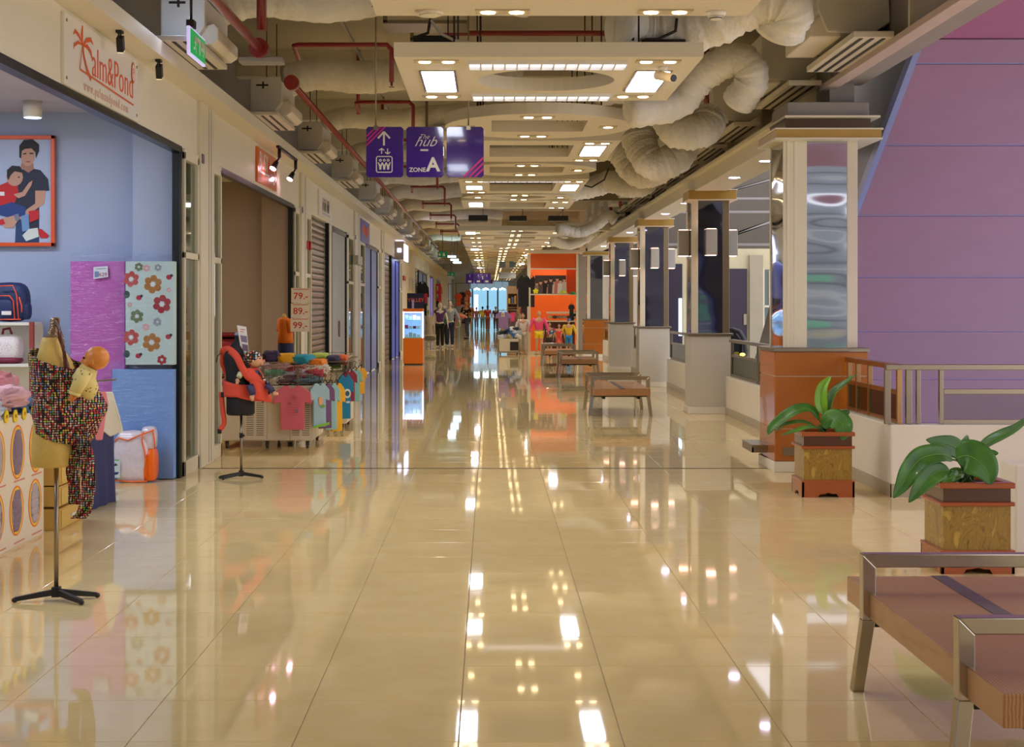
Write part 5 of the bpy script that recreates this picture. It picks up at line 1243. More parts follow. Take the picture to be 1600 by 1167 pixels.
# shelf with two bags
Y = 14.1
r = wthing('shelf_unit', 'white shelf with a red post holding a navy backpack and a dotted bag', 'shelf', (PX(20, Y), Y, 0))
for z in (PZ(505, Y), PZ(570, Y)):
    mb = MB(); mb.box(PX(-60, Y), Y - 0.02, z - 0.02, PX(47, Y), Y + 0.4, z + 0.008); part(r, 'shelf_board', mb, white, bevel=0.004)
mb = MB(); mb.box(PX(47, Y), Y - 0.03, 0, PX(53, Y), Y + 0.02, PZ(503, Y)); part(r, 'post', mb, mat('post_red', (150, 60, 52), 0.5))
mb = MB(); mb.box(PX(-60, Y), Y + 0.38, 0, PX(47, Y), Y + 0.42, PZ(505, Y)); part(r, 'back_panel', mb, white)
r = wthing('backpack', 'navy backpack with orange piping on the upper shelf at the left edge', 'bag', (PX(8, Y), Y + .15, PZ(503, Y)))
zb = PZ(503, Y); nav = mat('navy_nylon', (28, 44, 92), 0.6, bump=0.2)
mb = MB(); mb.pillow((PX(8, Y), Y + 0.16, zb + 0.18), 0.17, 0.12, 0.18, 0.5, nu=28, nv=12); part(r, 'body', mb, nav)
mb = MB(); mb.pillow((PX(2, Y), Y + 0.05, zb + 0.11), 0.11, 0.05, 0.10, 0.4, nu=22); part(r, 'front_pocket', mb, nav)
mb = MB(); mb.pillow((PX(34, Y), Y + 0.14, zb + 0.10), 0.04, 0.07, 0.08, 0.5, nu=18); part(r, 'side_pocket', mb, nav)
mb = MB(); K = Y / F
for P in ([(-2, 462), (15, 462), (21, 470), (23, 498)], [(0, 447), (20, 446), (26, 460), (29, 498)], [(30, 464), (34, 478), (34, 488)], [(0, 499), (33, 499)]): mb.tube([(PX(a, Y), Y - 0.003, PZ(b, Y)) for a, b in P], 0.006, 6)
part(r, 'piping', mb, mat('piping_orange', (240, 90, 50), 0.5))
mb = MB(); mb.box(PX(3, Y), Y - 0.012, PZ(492, Y), PX(18, Y), Y - 0.004, PZ(486, Y)); part(r, 'badge', mb, flat((230, 220, 226)))
r = wthing('handbag', 'maroon and white dotted bag on the lower shelf at the left edge', 'bag', (PX(5, Y), Y + .15, PZ(567, Y)))
zb = PZ(567, Y)
mb = MB(); mb.pillow((PX(6, Y), Y + 0.14, zb + 0.13), 0.12, 0.10, 0.13, 0.45, nu=24, nv=10); part(r, 'body', mb, dots_mat('dotted_cloth', (232, 224, 226), [(150, 40, 80), (120, 60, 90), (150, 40, 80)], 70, 0.22))
mb = MB(); mb.pillow((PX(6, Y), Y + 0.12, zb + 0.02), 0.125, 0.11, 0.03, 0.45, nu=24); mb.tube([(PX(-2, Y), Y + 0.1, zb + 0.24), (PX(0, Y), Y + 0.1, zb + 0.30), (PX(10, Y), Y + 0.1, zb + 0.31), (PX(14, Y), Y + 0.1, zb + 0.24)], 0.012, 8); part(r, 'trim', mb, mat('maroon', (120, 24, 56), 0.6))

# ---- shirt-like garments
def shirt_poly(w, h, sl=0.32, body=0.62, vneck=0.0):
    b = w * body / 2
    return [(-b * 0.98, -h), (b * 0.98, -h), (b, -h * 0.38), (w * 0.5, -h * 0.42), (w * 0.46, -h * 0.16), (b * 0.75, -h * 0.02), (b * 0.34, 0.0), (b * 0.18, -h * 0.06 - vneck), (-b * 0.18, -h * 0.06 - vneck), (-b * 0.34, 0.0), (-b * 0.75, -h * 0.02), (-w * 0.46, -h * 0.16), (-w * 0.5, -h * 0.42), (-b, -h * 0.38)]
def hang_shirt(label, x, y, z, w, h, m, yaw=0.0, group=None, art=None, hanger=True, d=0.03, cat='shirt', nm='hanging_shirt', poly=None):
    """yaw 0: the flat front faces the camera end"""
    r = thing(nm, label, cat, (x, y, z - h), group, yaw)
    mb = MB(); P = poly or shirt_poly(w, h)
    mb.prism(P, lambda u, v, t: (u, t + 0.012 * math.sin(14 * v / h) * (u / w), v + h), -d / 2, d / 2)
    b = part(r, 'fabric', mb, m, bevel=0.008)
    if art: print_on(b, 'print', lambda u, v, t: (u, -d / 2 - 0.012 - t, v + h), art, 0.002)
    if hanger:
        hg = MB(); hg.tube([(-w * 0.2, 0, h - 0.02), (0, 0, h + 0.035), (w * 0.2, 0, h - 0.02)], 0.007, 6); hg.tube([(0, 0, h + 0.035), (0.0, 0, h + 0.06), (0.018, 0, h + 0.08), (0.0, 0, h + 0.1), (-0.015, 0, h + 0.085)], 0.004, 6); part(r, 'hanger', hg, black)
    return r
pinkbaby = mat('baby_pink', (224, 130, 138), 0.85, var=0.04); hang_shirt('pink baby trousers hanging from the navy draped table', PX(154, 12.0), 12.0, PZ(612, 12.0), 0.10, 0.38, pinkbaby, 0.3, cat='garment', nm='baby_trousers', hanger=False, poly=[(-0.02, 0), (0.055, 0), (0.075, -0.10), (0.05, -0.2), (0.03, -0.37), (-0.02, -0.37), (-0.045, -0.2)])
hang_shirt('white baby top with red dots hanging from the navy draped table', PX(172, 12.2), 12.2, PZ(612, 12.2), 0.13, 0.35, dots_mat('red_dots', (226, 222, 204), [(186, 50, 50), (200, 200, 190), (150, 180, 150)], 26, 0.16), 0.3, cat='garment', nm='baby_shirt', hanger=False, poly=[(-0.05, 0), (0.02, 0), (0.075, -0.2), (0.10, -0.31), (0.0, -0.35), (-0.06, -0.30), (-0.055, -0.12)])
r0 = wthing('clothes_rail', 'short clothes rail with baby clothes over the navy draped table', 'rail', (-3.05, 12.1, .83))
mb = MB(); mb.cyl((-3.1, 11.95, 1.0), (-2.98, 12.5, 1.0), 0.008, 8); mb.cyl((-3.06, 12.2, 0.83), (-3.06, 12.2, 1.0), 0.008, 8); part(r0, 'rail_bar', mb, steel)

# ---- dressmaker busts on tripods
def tripod(r, x, y, ztop, m_leg, angs, R=0.16, col=steel):
    mb = MB(); mb.cyl((x, y, 0.05), (x, y, ztop), 0.0125, 12); part(r, 'pole', mb, col)
    mb = MB(); mb.box(x - 0.022, y - 0.022, 0.02, x + 0.022, y + 0.022, 0.075); part(r, 'hub', mb, m_leg, bevel=0.004)
    for a in angs:
        c, s = math.cos(a), math.sin(a); mb = MB()
        def q(d, w, z): return (x + c * d - s * w, y + s * d + c * w, z)
        v = [q(0.015, -0.014, 0.03), q(0.015, 0.014, 0.03), q(R, 0.011, 0.008), q(R, -0.011, 0.008), q(0.015, -0.014, 0.062), q(0.015, 0.014, 0.062), q(R, 0.011, 0.03), q(R, -0.011, 0.03)]
        mb.add(v, [(0, 1, 2, 3), (4, 5, 6, 7), (0, 1, 5, 4), (1, 2, 6, 5), (2, 3, 7, 6), (3, 0, 4, 7)])
        l_ = part(r, 'leg', mb, m_leg); mb = MB(); mb.ell(q(R, 0, 0.015), 0.016, 0.016, 0.014, 10, 6); part(l_, 'foot', mb, black)
def bust_rings(prof, x, y, lean=0):
    """prof: (z, centre shift, half depth (along x), half width (along y), shift)"""
    out = []
    for z, dx, rx, ry in prof:
        out.append([(x + dx + rx * math.cos(a) , y + ry * math.sin(a), z) for a in [2 * PI * k / 28 for k in range(28)]])
    return out
Y = 8.44; bx = PX(88, Y)
def bz(py): return PZ(py, Y)
def bxx(px): return PX(px, Y) - bx
busty = mat('bust_linen', (206, 172, 88), 0.7, var=0.04, vs=30)
r = wthing('dressmaker_bust', 'cream dressmaker bust on a black tripod carrying a doll in a dotted sling', 'mannequin', (bx, Y, 0))
tripod(r, bx, Y, bz(722), black, (math.radians(198), math.radians(20), math.radians(-38)), 0.215)
prof = [(bz(727), bxx(86), .112, .15), (bz(724), bxx(86), .120, .16), (bz(700), bxx(86), .121, .165), (bz(668), bxx(86), .114, .155), (bz(640), bxx(85), .100, .125), (bz(610), bxx(86), .104, .13), (bz(585), bxx(86), .108, .145), (bz(565), bxx(84), .09, .16), (bz(548), bxx(81), .062, .13), (bz(535), bxx(80), .052, .09), (bz(527), bxx(80), .045, .05)]
mb = MB(); mb.loft(bust_rings(prof, bx, Y)); part(r, 'torso', mb, busty)
prof = [(bz(529), bxx(81), .044, .05), (bz(522), bxx(83), .032, .036), (bz(510), bxx(85), .024, .027), (bz(500), bxx(86), .026, .028), (bz(496), bxx(86), .02, .02)]
mb = MB(); mb.loft(bust_rings(prof, bx, Y)); part(r, 'neck_cover', mb, mat('neck_foil', (150, 124, 96), 0.2, metal=0.5, bump=0.6, bs=40))
cloth = dots_mat('dotted_sling', (26, 14, 22), [(206, 40, 60), (224, 130, 120), (232, 196, 60), (220, 206, 170), (120, 150, 190), (120, 190, 70), (206, 60, 60), (232, 210, 180), (226, 150, 140)], 80, 0.44, rnd=0.15)
# sling around the torso, bulging to the right where the doll sits
def sl(u, v):
    a = 2 * PI * u; z = bz(682 - 122 * v)
    rx = 0.128 + 0.0 * v; ry = 0.165
    bulge = max(0.0, math.cos(a)) ** 1.5 * (0.125 * math.sin(PI * min(1, max(0, (v * 0.95 + 0.05)))) + 0.02)
    lean = 0.035 * (1 - v) * (1 if math.cos(a) < 0 else 0)
    x = bxx(85) + (rx + bulge - lean) * math.cos(a); dz = 0.0
    top = 0.06 * math.cos(a + 0.3); low = 0.045 * math.cos(a)
    w = 0.006 * math.sin(9 * a + 14 * v) + 0.004 * math.sin(17 * v - 3 * a)
    return (bx + x + w, Y + (ry + w) * math.sin(a), z - top * v * 0.9 - low * (1 - v))
mb = MB(); mb.grid(sl, 64, 20); part(r, 'sling', mb, cloth, solid=0.006)
mb = MB()
def strapg(P0, wd):
    P0 = smooth([Vector(p) for p in P0], 8); n = len(P0) - 1
    return lambda u, v: tuple(P0[int(round(v * n))] + Vector(((u - 0.5) * wd, 0.012 * math.sin(u * 9 + v * 12), 0)))
f = strapg([(bx + bxx(125), Y - 0.09, bz(650)), (bx + bxx(140), Y - 0.12, bz(690)), (bx + bxx(146), Y - 0.11, bz(740)), (bx + bxx(141), Y - 0.1, bz(790)), (bx + bxx(130), Y - 0.1, bz(806))], 0.075); mb.grid(f, 6, 32)
f = strapg([(bx + bxx(128), Y - 0.07, bz(690)), (bx + bxx(120), Y - 0.08, bz(725)), (bx + bxx(122), Y - 0.08, bz(760)), (bx + bxx(124), Y - 0.08, bz(785))], 0.065); mb.grid(f, 6, 24)
part(r, 'sling_tail', mb, cloth, solid=0.006)
mb = MB(); f = strapg([(bx + bxx(90), Y - 0.02, bz(498)), (bx + bxx(98), Y - 0.06, bz(520)), (bx + bxx(108), Y - 0.10, bz(550)), (bx + bxx(114), Y - 0.12, bz(575))], 0.022); mb.grid(f, 3, 24); part(r, 'neck_ribbon', mb, mat('ribbon_brown', (110, 66, 52), 0.25), solid=0.004)
# the doll in the sling
dl = wthing('baby_doll', 'bald baby doll in yellow leaf-print suit held in the dotted sling', 'doll', (bx + bxx(140), Y - .08, bz(640)))
dskin = mat('doll_vinyl', (222, 140, 62), 0.4, var=0.02); dsuit = ramp_mat('leafy_suit', 'voronoi', [(0.0, (96, 104, 40)), (0.16, (110, 112, 50)), (0.22, (226, 204, 130)), (1, (232, 212, 140))], 34, 0.8)
DY = Y - 0.13
hx_, hz_ = bx + bxx(161), bz(558)
mb = MB(); mb.ell((hx_, DY, hz_), 0.066, 0.058, 0.062, 22, 14); mb.ell((hx_ - 0.042, DY - 0.0, hz_ - 0.022), 0.036, 0.045, 0.034, 16, 10); mb.ell((hx_ - 0.062, DY - 0.018, hz_ - 0.008), 0.014, 0.014, 0.018, 10, 6); mb.ell((hx_ - 0.076, DY, hz_ - 0.018), 0.010, 0.010, 0.010, 8, 6); mb.ell((hx_ - 0.068, DY, hz_ - 0.042), 0.012, 0.016, 0.007, 8, 6); mb.ell((hx_ - 0.012, DY - 0.054, hz_ - 0.018), 0.010, 0.008, 0.016, 8, 6); part(dl, 'head', mb, dskin)
mb = MB()
for s in (-0.02,): mb.ell((hx_ - 0.064, DY + s - 0.012, hz_ + 0.002), 0.005, 0.006, 0.006, 8, 6)
part(dl, 'eye', mb, black)
mb = MB(); mb.tube([(bx + bxx(150), DY, bz(571)), (bx + bxx(141), DY, bz(588)), (bx + bxx(143), DY + 0.05, bz(606)), (bx + bxx(140), DY + 0.09, bz(622))], [0.045, 0.062, 0.058, 0.03], 16); part(dl, 'suit_body', mb, dsuit)
mb = MB(); mb.tube([(bx + bxx(146), DY - 0.05, bz(578)), (bx + bxx(140), DY - 0.07, bz(595)), (bx + bxx(132), DY - 0.075, bz(611))], [0.044, 0.038, 0.032], 14); mb.tube([(bx + bxx(132.5), DY - 0.075, bz(609)), (bx + bxx(131), DY - 0.075, bz(613))], [0.035, 0.035], 14); part(dl, 'sleeve', mb, dsuit)
mb = MB(); mb.ell((bx + bxx(129), DY - 0.078, bz(617)), 0.017, 0.015, 0.016, 12, 8)
for k in range(4): mb.tube([(bx + bxx(126 + 1.8 * k), DY - 0.085, bz(619)), (bx + bxx(125 + 2 * k), DY - 0.09, bz(623.5 - abs(k - 1.5)))], [0.0045, 0.0035], 6)
mb.tube([(bx + bxx(132), DY - 0.085, bz(616)), (bx + bxx(134.5), DY - 0.09, bz(619))], [0.0045, 0.0035], 6); part(dl, 'hand', mb, dskin)

# ---- second bust: black, with red carrier and doll
Y = 14.4; b2 = PX(377, Y)
def z2(py): return PZ(py, Y)
def x2(px): return PX(px, Y)
r = wthing('dressmaker_bust', 'black dressmaker bust on a tripod wearing a red baby carrier', 'mannequin', (b2, Y, 0))
tripod(r, b2, Y, z2(646), black, (math.radians(190), math.radians(0), math.radians(-140)), 0.19)
mb = MB(); mb.cyl((b2, Y, z2(684)), (b2, Y, z2(676)), 0.018, 12); mb.cyl((b2, Y - 0.01, z2(680)), (b2 + 0.03, Y - 0.03, z2(680)), 0.011, 10); part(r, 'clamp_knob', mb, black)
def rr2(P):
    return [[(x2(px) + rx * Y / F * math.cos(a), Y + ry * math.sin(a), z2(py)) for a in [2 * PI * k / 26 for k in range(26)]] for py, px, rx, ry in P]
bk2 = mat('bust_black', (18, 17, 22), 0.7)
mb = MB(); mb.loft(rr2([(648, 376, 20, .13), (645, 376, 22, .14), (625, 376, 22, .14), (600, 374, 21, .135), (580, 372, 19, .12), (562, 369, 19, .14), (548, 368, 16, .15), (540, 370, 10, .10), (533, 372, 6, .045), (524, 372, 5, .036)])); part(r, 'torso', mb, bk2)
mb = MB(); mb.loft(rr2([(524, 372, 5.2, .037), (521, 371, 4.5, .03), (519, 371, 2, .015)])); part(r, 'neck_cap', mb, mat('cap_blue_grey', (140, 150, 176), 0.5))
redc = mat('carrier_red', (214, 74, 50), 0.75, var=0.05, vs=8); redc2 = mat('carrier_pink', (204, 70, 74), 0.75, var=0.04)
cr = wthing('baby_carrier', 'orange-red baby carrier with shoulder straps buckled on the black bust', 'baby carrier', (b2, Y - .1, z2(630)))
def belt(u, v):
    a = 2 * PI * u; px = 374 + (24.5 + 9 * max(0, math.cos(a)) ** 2) * math.cos(a); wob = 2.0 * math.sin(a * 3)
    top = 598 + 4 * math.cos(a) + wob * 0.4; bot = 621 + 8 * max(0, math.cos(a)) - 2
    return (x2(px), Y + (.155) * math.sin(a), z2(top + (bot - top) * v))
mb = MB(); mb.grid(belt, 48, 5); part(cr, 'waist_belt', mb, redc, solid=0.012)
def ribbon(P, w, m, nm, par, dy=0.0, th=0.01, axis=(0, 0, 1)):
    S = smooth([Vector((x2(a), Y + c, z2(b))) for a, b, c in P], 8); n = len(S) - 1
    def f(u, v):
        i = int(round(v * n)); t = (S[min(n, i + 1)] - S[max(0, i - 1)]).normalized(); s = t.cross(Vector((0, -1, 0))).normalized()
        return tuple(S[i] + s * (u - 0.5) * w + Vector((0, -0.01 * math.sin(PI * u), 0)))
    mb = MB(); mb.grid(f, 5, n); return part(par, nm, mb, m, solid=th)
ribbon([(347, 553, .02), (352, 547, -.06), (362, 546, -.12), (375, 557, -.17), (385, 576, -.19), (396, 590, -.18), (415, 600, -.12)], 0.062, redc, 'shoulder_strap', cr)
ribbon([(368, 544, .1), (378, 548, .08), (386, 562, .06), (392, 572, .0)], 0.05, redc2, 'shoulder_strap', cr)
ribbon([(347, 553, .03), (345, 568, .08), (350, 585, .12), (353, 600, .12)], 0.035, redc, 'shoulder_strap', cr)
ribbon([(346, 612, -.02), (349, 640, -.03), (351, 660, -.03), (345, 671, -.03)], 0.04, redc, 'strap_tail', cr)
mb = MB(); mb.box(x2(341), Y - .045, z2(677), x2(347), Y - .015, z2(670)); mb.box(x2(347), Y - .08, z2(620), x2(353), Y - 0.05, z2(612)); part(cr, 'buckle', mb, black, bevel=0.004)
mb = MB(); mb.tube([(x2(345), Y, z2(552)), (x2(340), Y, z2(556)), (x2(338), Y, z2(566))], 0.005, 6); part(cr, 'drawstring', mb, black)
def pouch(u, v):
    a = PI * (u - 0.5); px = 402 - 13 * v + (23 - 9 * v) * math.cos(a) + 5 * math.sin(PI * v) * math.cos(a); 
    return (x2(px), Y - 0.04 + (.14) * math.sin(a), z2(622 - 48 * v + 6 * math.cos(a) * (1 - v)))
mb = MB(); mb.grid(pouch, 26, 12); part(cr, 'seat_pouch', mb, redc, solid=0.012)
mb = MB(); mb.tube([(x2(392), Y - .12, z2(567)), (x2(400), Y - .13, z2(566)), (x2(408), Y - .12, z2(565)), (x2(415), Y - .08, z2(563))], [.016, .02, .018, .014], 10); part(cr, 'collar_roll', mb, redc)
dp = dots_mat('arrow_print', (30, 26, 28), [(232, 224, 210), (220, 110, 50), (150, 190, 200), (232, 224, 210), (90, 60, 50)], 42, 0.44)
mb = MB(); mb.tube([(x2(404), Y - .1, z2(578)), (x2(414), Y - .1, z2(590)), (x2(421), Y - .08, z2(602))], [.03, .028, .02], 12, flat=.5); mb.tube([(x2(425), Y - .09, z2(606)), (x2(420), Y - .09, z2(618)), (x2(412), Y - .09, z2(627))], [.014, .016, .012], 10); part(cr, 'patterned_lining', mb, dp)
dl = wthing('baby_doll', 'baby doll with multicoloured print cap sitting in the red carrier', 'doll', (x2(400), Y - .12, z2(628)))
ds = mat('doll_flesh', (212, 158, 120), 0.5)
mb = MB(); mb.ell((x2(403), Y - .13, z2(562)), .062, .06, .06, 18, 12); mb.ell((x2(412), Y - .135, z2(566)), .02, .03, .025, 12, 8); mb.ell((x2(416), Y - .14, z2(564)), .008, .01, .01, 8, 6); part(dl, 'head', mb, ds)
mb = MB(); mb.ell((x2(410.5), Y - .17, z2(559)), .006, .006, .007, 8, 6); part(dl, 'eye', mb, black)
mb = MB(); mb.ell((x2(398), Y - .13, z2(557)), .078, .075, .062, 20, 12); mb.tube([(x2(388), Y - .12, z2(558)), (x2(386), Y - .12, z2(566))], [.03, .012], 10); part(dl, 'cap', mb, dp)
mb = MB(); mb.tube([(x2(399), Y - .1, z2(578)), (x2(402), Y - .1, z2(600)), (x2(398), Y - .1, z2(612))], [.05, .06, .05], 14); part(dl, 'suit_body', mb, flat((70, 62, 92)))
mb = MB(); mb.tube([(x2(395), Y - .19, z2(600)), (x2(399), Y - .2, z2(609)), (x2(400), Y - .2, z2(615))], [.034, .032, .028], 12); mb.tube([(x2(420), Y - .14, z2(600)), (x2(427), Y - .15, z2(606)), (x2(430), Y - .15, z2(611))], [.03, .028, .024], 12); part(dl, 'trouser_leg', mb, flat((52, 48, 84)))
mb = MB(); mb.tube([(x2(400), Y - .2, z2(614)), (x2(399), Y - .21, z2(619)), (x2(401), Y - .23, z2(623))], [.02, .021, .014], 10); mb.tube([(x2(430), Y - .15, z2(611)), (x2(434), Y - .16, z2(614)), (x2(438), Y - .17, z2(613))], [.018, .019, .012], 10); part(dl, 'foot', mb, ds)
mb = MB(); mb.tube([(x2(381), Y - .17, z2(582)), (x2(378), Y - .19, z2(588))], [.03, .024], 10); part(dl, 'sleeve', mb, flat((196, 196, 160)))
mb = MB(); mb.ell((x2(376), Y - .19, z2(593)), .018, .014, .02, 10, 8)
for k in range(4): mb.tube([(x2(374.5 + 1.1 * k), Y - .195, z2(595)), (x2(374 + 1.2 * k), Y - .2, z2(598.5))], [.0045, .003], 6)
mb.tube([(x2(378), Y - .195, z2(592)), (x2(380), Y - .2, z2(595))], [.005, .003], 6); part(dl, 'hand', mb, ds)
r = wthing('leaflet_card', 'tall white leaflet card standing behind the baby doll on the black bust', 'card', (x2(384), Y - .06, z2(560)))
mb = MB(); mb.prism([(0, 0.30), (0.085, 0.285), (0.115, 0.0), (0.05, -0.01)], face_cam(x2(372), Y - .06, z2(559)), 0, 0.006); c_ = part(r, 'card', mb, flat((222, 216, 210)))
print_on(c_, 'print', face_cam(x2(372), Y - .066, z2(559)), [([(0.03, .26), (.075, .255), (.075, .262), (.03, .267)], (214, 110, 110)), ([(0.03, .24), (.06, .237), (.06, .244), (.03, .247)], (214, 110, 110)), ([(.03, .21), (.09, .2), (.095, .14), (.04, .15)], (130, 110, 136)), ([(.045, .13), (.1, .12), (.105, .06), (.055, .07)], (120, 96, 110))])
# ================================================================== SECOND SHOP FRONT: carts with shirts
def cart(label, x0, y0, w, d, zt=0.70, zb=0.085):
    r = wthing('display_cart', label, 'cart', (x0 + w / 2, y0 + d / 2, 0), 'louvred display carts')
    cm = mat('cart_cream', (226, 214, 190), 0.4, var=0.01)
    mb = MB(); mb.box(x0, y0, zb, x0 + w, y0 + d, zt); part(r, 'cabinet', mb, cm, bevel=0.006)
    n = max(1, round(w / 0.27)); pw = w / n
    for i in range(n):
        a = x0 + i * pw
        mb = MB(); mb.box(a + 0.008, y0 - 0.008, zb + 0.01, a + pw - 0.008, y0, zt - 0.01); p = part(r, 'door', mb, cm, bevel=0.003)
        if i % 2 == 1 or n == 1:
            mb = MB()
            for c in (0.28, 0.72):
                for k in range(20): 
                    z = zb + 0.06 + k * (zt - zb - 0.14) / 20; mb.box(a + pw * c - pw * 0.16, y0 - 0.010, z, a + pw * c + pw * 0.16, y0 - 0.0075, z + 0.009)
            part(p, 'louvre', mb, mat('louvre_dark', (130, 118, 96), 0.6))
    m = max(1, round(d / 0.3)); pd = d / m
    for i in range(m):
        mb = MB(); mb.box(x0 + w, y0 + i * pd + 0.008, zb + 0.01, x0 + w + 0.006, y0 + (i + 1) * pd - 0.008, zt - 0.01); part(r, 'door', mb, cm, bevel=0.003)
    for cx in (x0 + 0.06, x0 + w * 0.5, x0 + w - 0.06):
        for cy in (y0 + 0.06, y0 + d - 0.06):
            mb = MB(); mb.cyl((cx - 0.014, cy, 0.034), (cx + 0.014, cy, 0.034), 0.034, 14); mb.box(cx - 0.02, cy - 0.012, 0.034, cx + 0.02, cy + 0.012, zb); part(r, 'caster', mb, mat('caster', (70, 62, 52), 0.5))
    # wire basket
    mb = MB(); zt2 = zt + 0.22
    for z in (zt + 0.02, zt + 0.12, zt2):
        mb.tube([(x0, y0, z), (x0 + w, y0, z), (x0 + w, y0 + d, z), (x0, y0 + d, z), (x0, y0, z)], 0.005, 6)
    k = 0.0
    while k <= w: mb.cyl((x0 + k, y0, zt), (x0 + k, y0, zt2), 0.003, 5); k += 0.09
    k = 0.0
    while k <= d: mb.cyl((x0 + w, y0 + k, zt), (x0 + w, y0 + k, zt2), 0.003, 5); k += 0.09
    part(r, 'wire_basket', mb, steel)
    for c in (x0 + w * 0.5 - 0.05, x0 + w * 0.83):
        mb = MB(); mb.box(c, y0 - 0.012, zt, c + 0.03, y0 - 0.004, zt + 0.21); part(r, 'bracket', mb, steel)
    return r
Y = 17.45
cart('nearer cream display cart with louvred doors behind the black bust', PX(345, Y), Y, PX(488, Y) - PX(345, Y), 1.1)
cart('farther cream display cart with louvred doors, hung with a blue shirt', PX(505, 20), 20.0, PX(529, 20) - PX(505, 20) + 0.1, 1.0, 0.74)
def z1(py): return PZ(py, Y)
# heap of clothes in the first basket
pal = [((206, 150, 150), 'pink striped'), ((120, 176, 140), 'mint green'), ((214, 200, 180), 'cream'), ((196, 70, 80), 'red'), ((90, 120, 130), 'slate'), ((226, 180, 190), 'pale pink'), ((150, 190, 150), 'sage'), ((180, 60, 70), 'crimson'), ((200, 186, 196), 'lilac grey'), ((110, 80, 90), 'plum'), ((220, 120, 110), 'coral'), ((140, 170, 180), 'sky grey')]
k = 0
for lay in range(3):
    for j in range(5):
        x = -2.84 + j * 0.2 + lay * 0.03; z = 0.755 + lay * 0.062; c, nmc = pal[(k * 7) % 12]
        mb = MB(); mb.crumple((x, Y + 0.13 + 0.04 * lay, z), 0.16, 0.13, 0.052, 0.5, 2.8, (random.uniform(-.1, .1), random.uniform(-.25, .25), random.uniform(-.3, .3)), 34, 14, seed=k + 3)
        single('folded_garment', mb, ramp_mat('stripe_%d' % k, 'wave', [(0, c), (0.45, c), (0.6, tuple(min(255, q + 60) for q in c)), (1, tuple(int(q * .7) for q in c))], 12, 0.85, 2.5), '%s garment in the nearer cart basket, %s layer, %s from the left' % (nmc, ['bottom', 'middle', 'top'][lay], ORD[j]), 'garment', 'garments in the nearer cart basket'); k += 1
# folded shirts laid on top
for i, (px, py, w, c, nm) in enumerate(((424, 557, 26, (66, 52, 88), 'dark purple'), (447, 561, 28, (232, 168, 30), 'mustard yellow'), (474, 563, 27, (40, 150, 176), 'teal blue'), (497, 567, 22, (232, 130, 40), 'orange'), (521, 566, 24, (150, 200, 60), 'lime green'), (500, 557, 26, (170, 190, 90), 'olive green'), (521, 561, 20, (60, 56, 90), 'navy'), (535, 560, 16, (214, 100, 50), 'burnt orange'))):
    Yc = 17.75 if i < 4 else 19.2 + 0.25 * (i % 3)
    z = PZ(py, Yc)
    mb = MB(); mb.crumple((PX(px, Yc), Yc, z), w * Yc / F / 2, 0.16, 0.065 if i < 3 else 0.045, 0.22, 2.4, (0, random.uniform(-.05, .05), random.uniform(-.2, .2)), 34, 12, 0.4, seed=i)
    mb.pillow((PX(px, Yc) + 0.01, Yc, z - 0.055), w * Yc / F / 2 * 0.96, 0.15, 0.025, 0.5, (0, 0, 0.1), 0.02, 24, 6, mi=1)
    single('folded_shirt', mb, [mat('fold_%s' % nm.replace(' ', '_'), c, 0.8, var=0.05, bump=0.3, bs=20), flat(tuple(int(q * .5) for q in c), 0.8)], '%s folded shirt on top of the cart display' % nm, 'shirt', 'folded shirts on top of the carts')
# black bars carrying them
mb = MB(); mb.box(-2.9, 17.6, 0.94, -1.9, 18.4, 0.96); single('display_board', mb, steelw, 'thin display board over the nearer cart basket under the folded shirts', 'shelf')
mb = MB(); mb.box(-2.15, 19.0, 0.90, -1.75, 20.95, 0.915); single('display_board', mb, steelw, 'thin display board over the farther cart under the green and orange shirts', 'shelf')
# hanging shirts
rose = mat('shirt_rose', (222, 108, 128), 0.8, var=0.03)
DR = (186, 84, 104)
art = [(q, DR) for i in range(7) for q in stroke([(-0.06, -0.16 - 0.028 * i), (0.075, -0.16 - 0.028 * i)], 0.004)] + [(ring(0.02, -0.13, 0.03, 0.02, 10), DR), (ring(-0.03, -0.2, 0.02, 0.012, 10), DR), (ring(0.05, -0.28, 0.014, 0.02, 10), (120, 120, 130))]
hang_shirt('rose pink T-shirt with faint print hanging on the front of the nearer cart', PX(457, 17.3), 17.3, PZ(602, 17.3), 0.435, 0.49, rose, 0.04, None, art)
xs = PX(488, Y) + 0.03
seq = [((160, 196, 214), 'pale blue'), ((120, 84, 130), 'purple'), ((150, 196, 200), 'aqua'), ((240, 180, 30), 'bright yellow')]
for i, (c, nm) in enumerate(seq):
    yy = 17.42 + i * 0.14; art = None
    if i == 0: art = [(ring(-0.0, -0.2, 0.03, 0.05, 12), (236, 170, 120)), (ring(0.03, -0.26, 0.03, 0.02, 10), (110, 170, 60)), ([(-0.10, -0.475), (0.12, -0.44), (0.12, -0.47), (-0.10, -0.5)], (130, 200, 50))]
    hang_shirt('%s child shirt hanging at the right end of the nearer cart' % nm, xs + 0.05 + 0.05 * i, yy, PZ(598, yy), 0.28, 0.49 + 0.02 * i, mat('hang_' + nm.replace(' ', '_'), c, 0.8, var=0.03), 0.75 + 0.05 * i, 'shirts hanging at the end of the nearer cart', art)
xs = PX(531, 19.9)
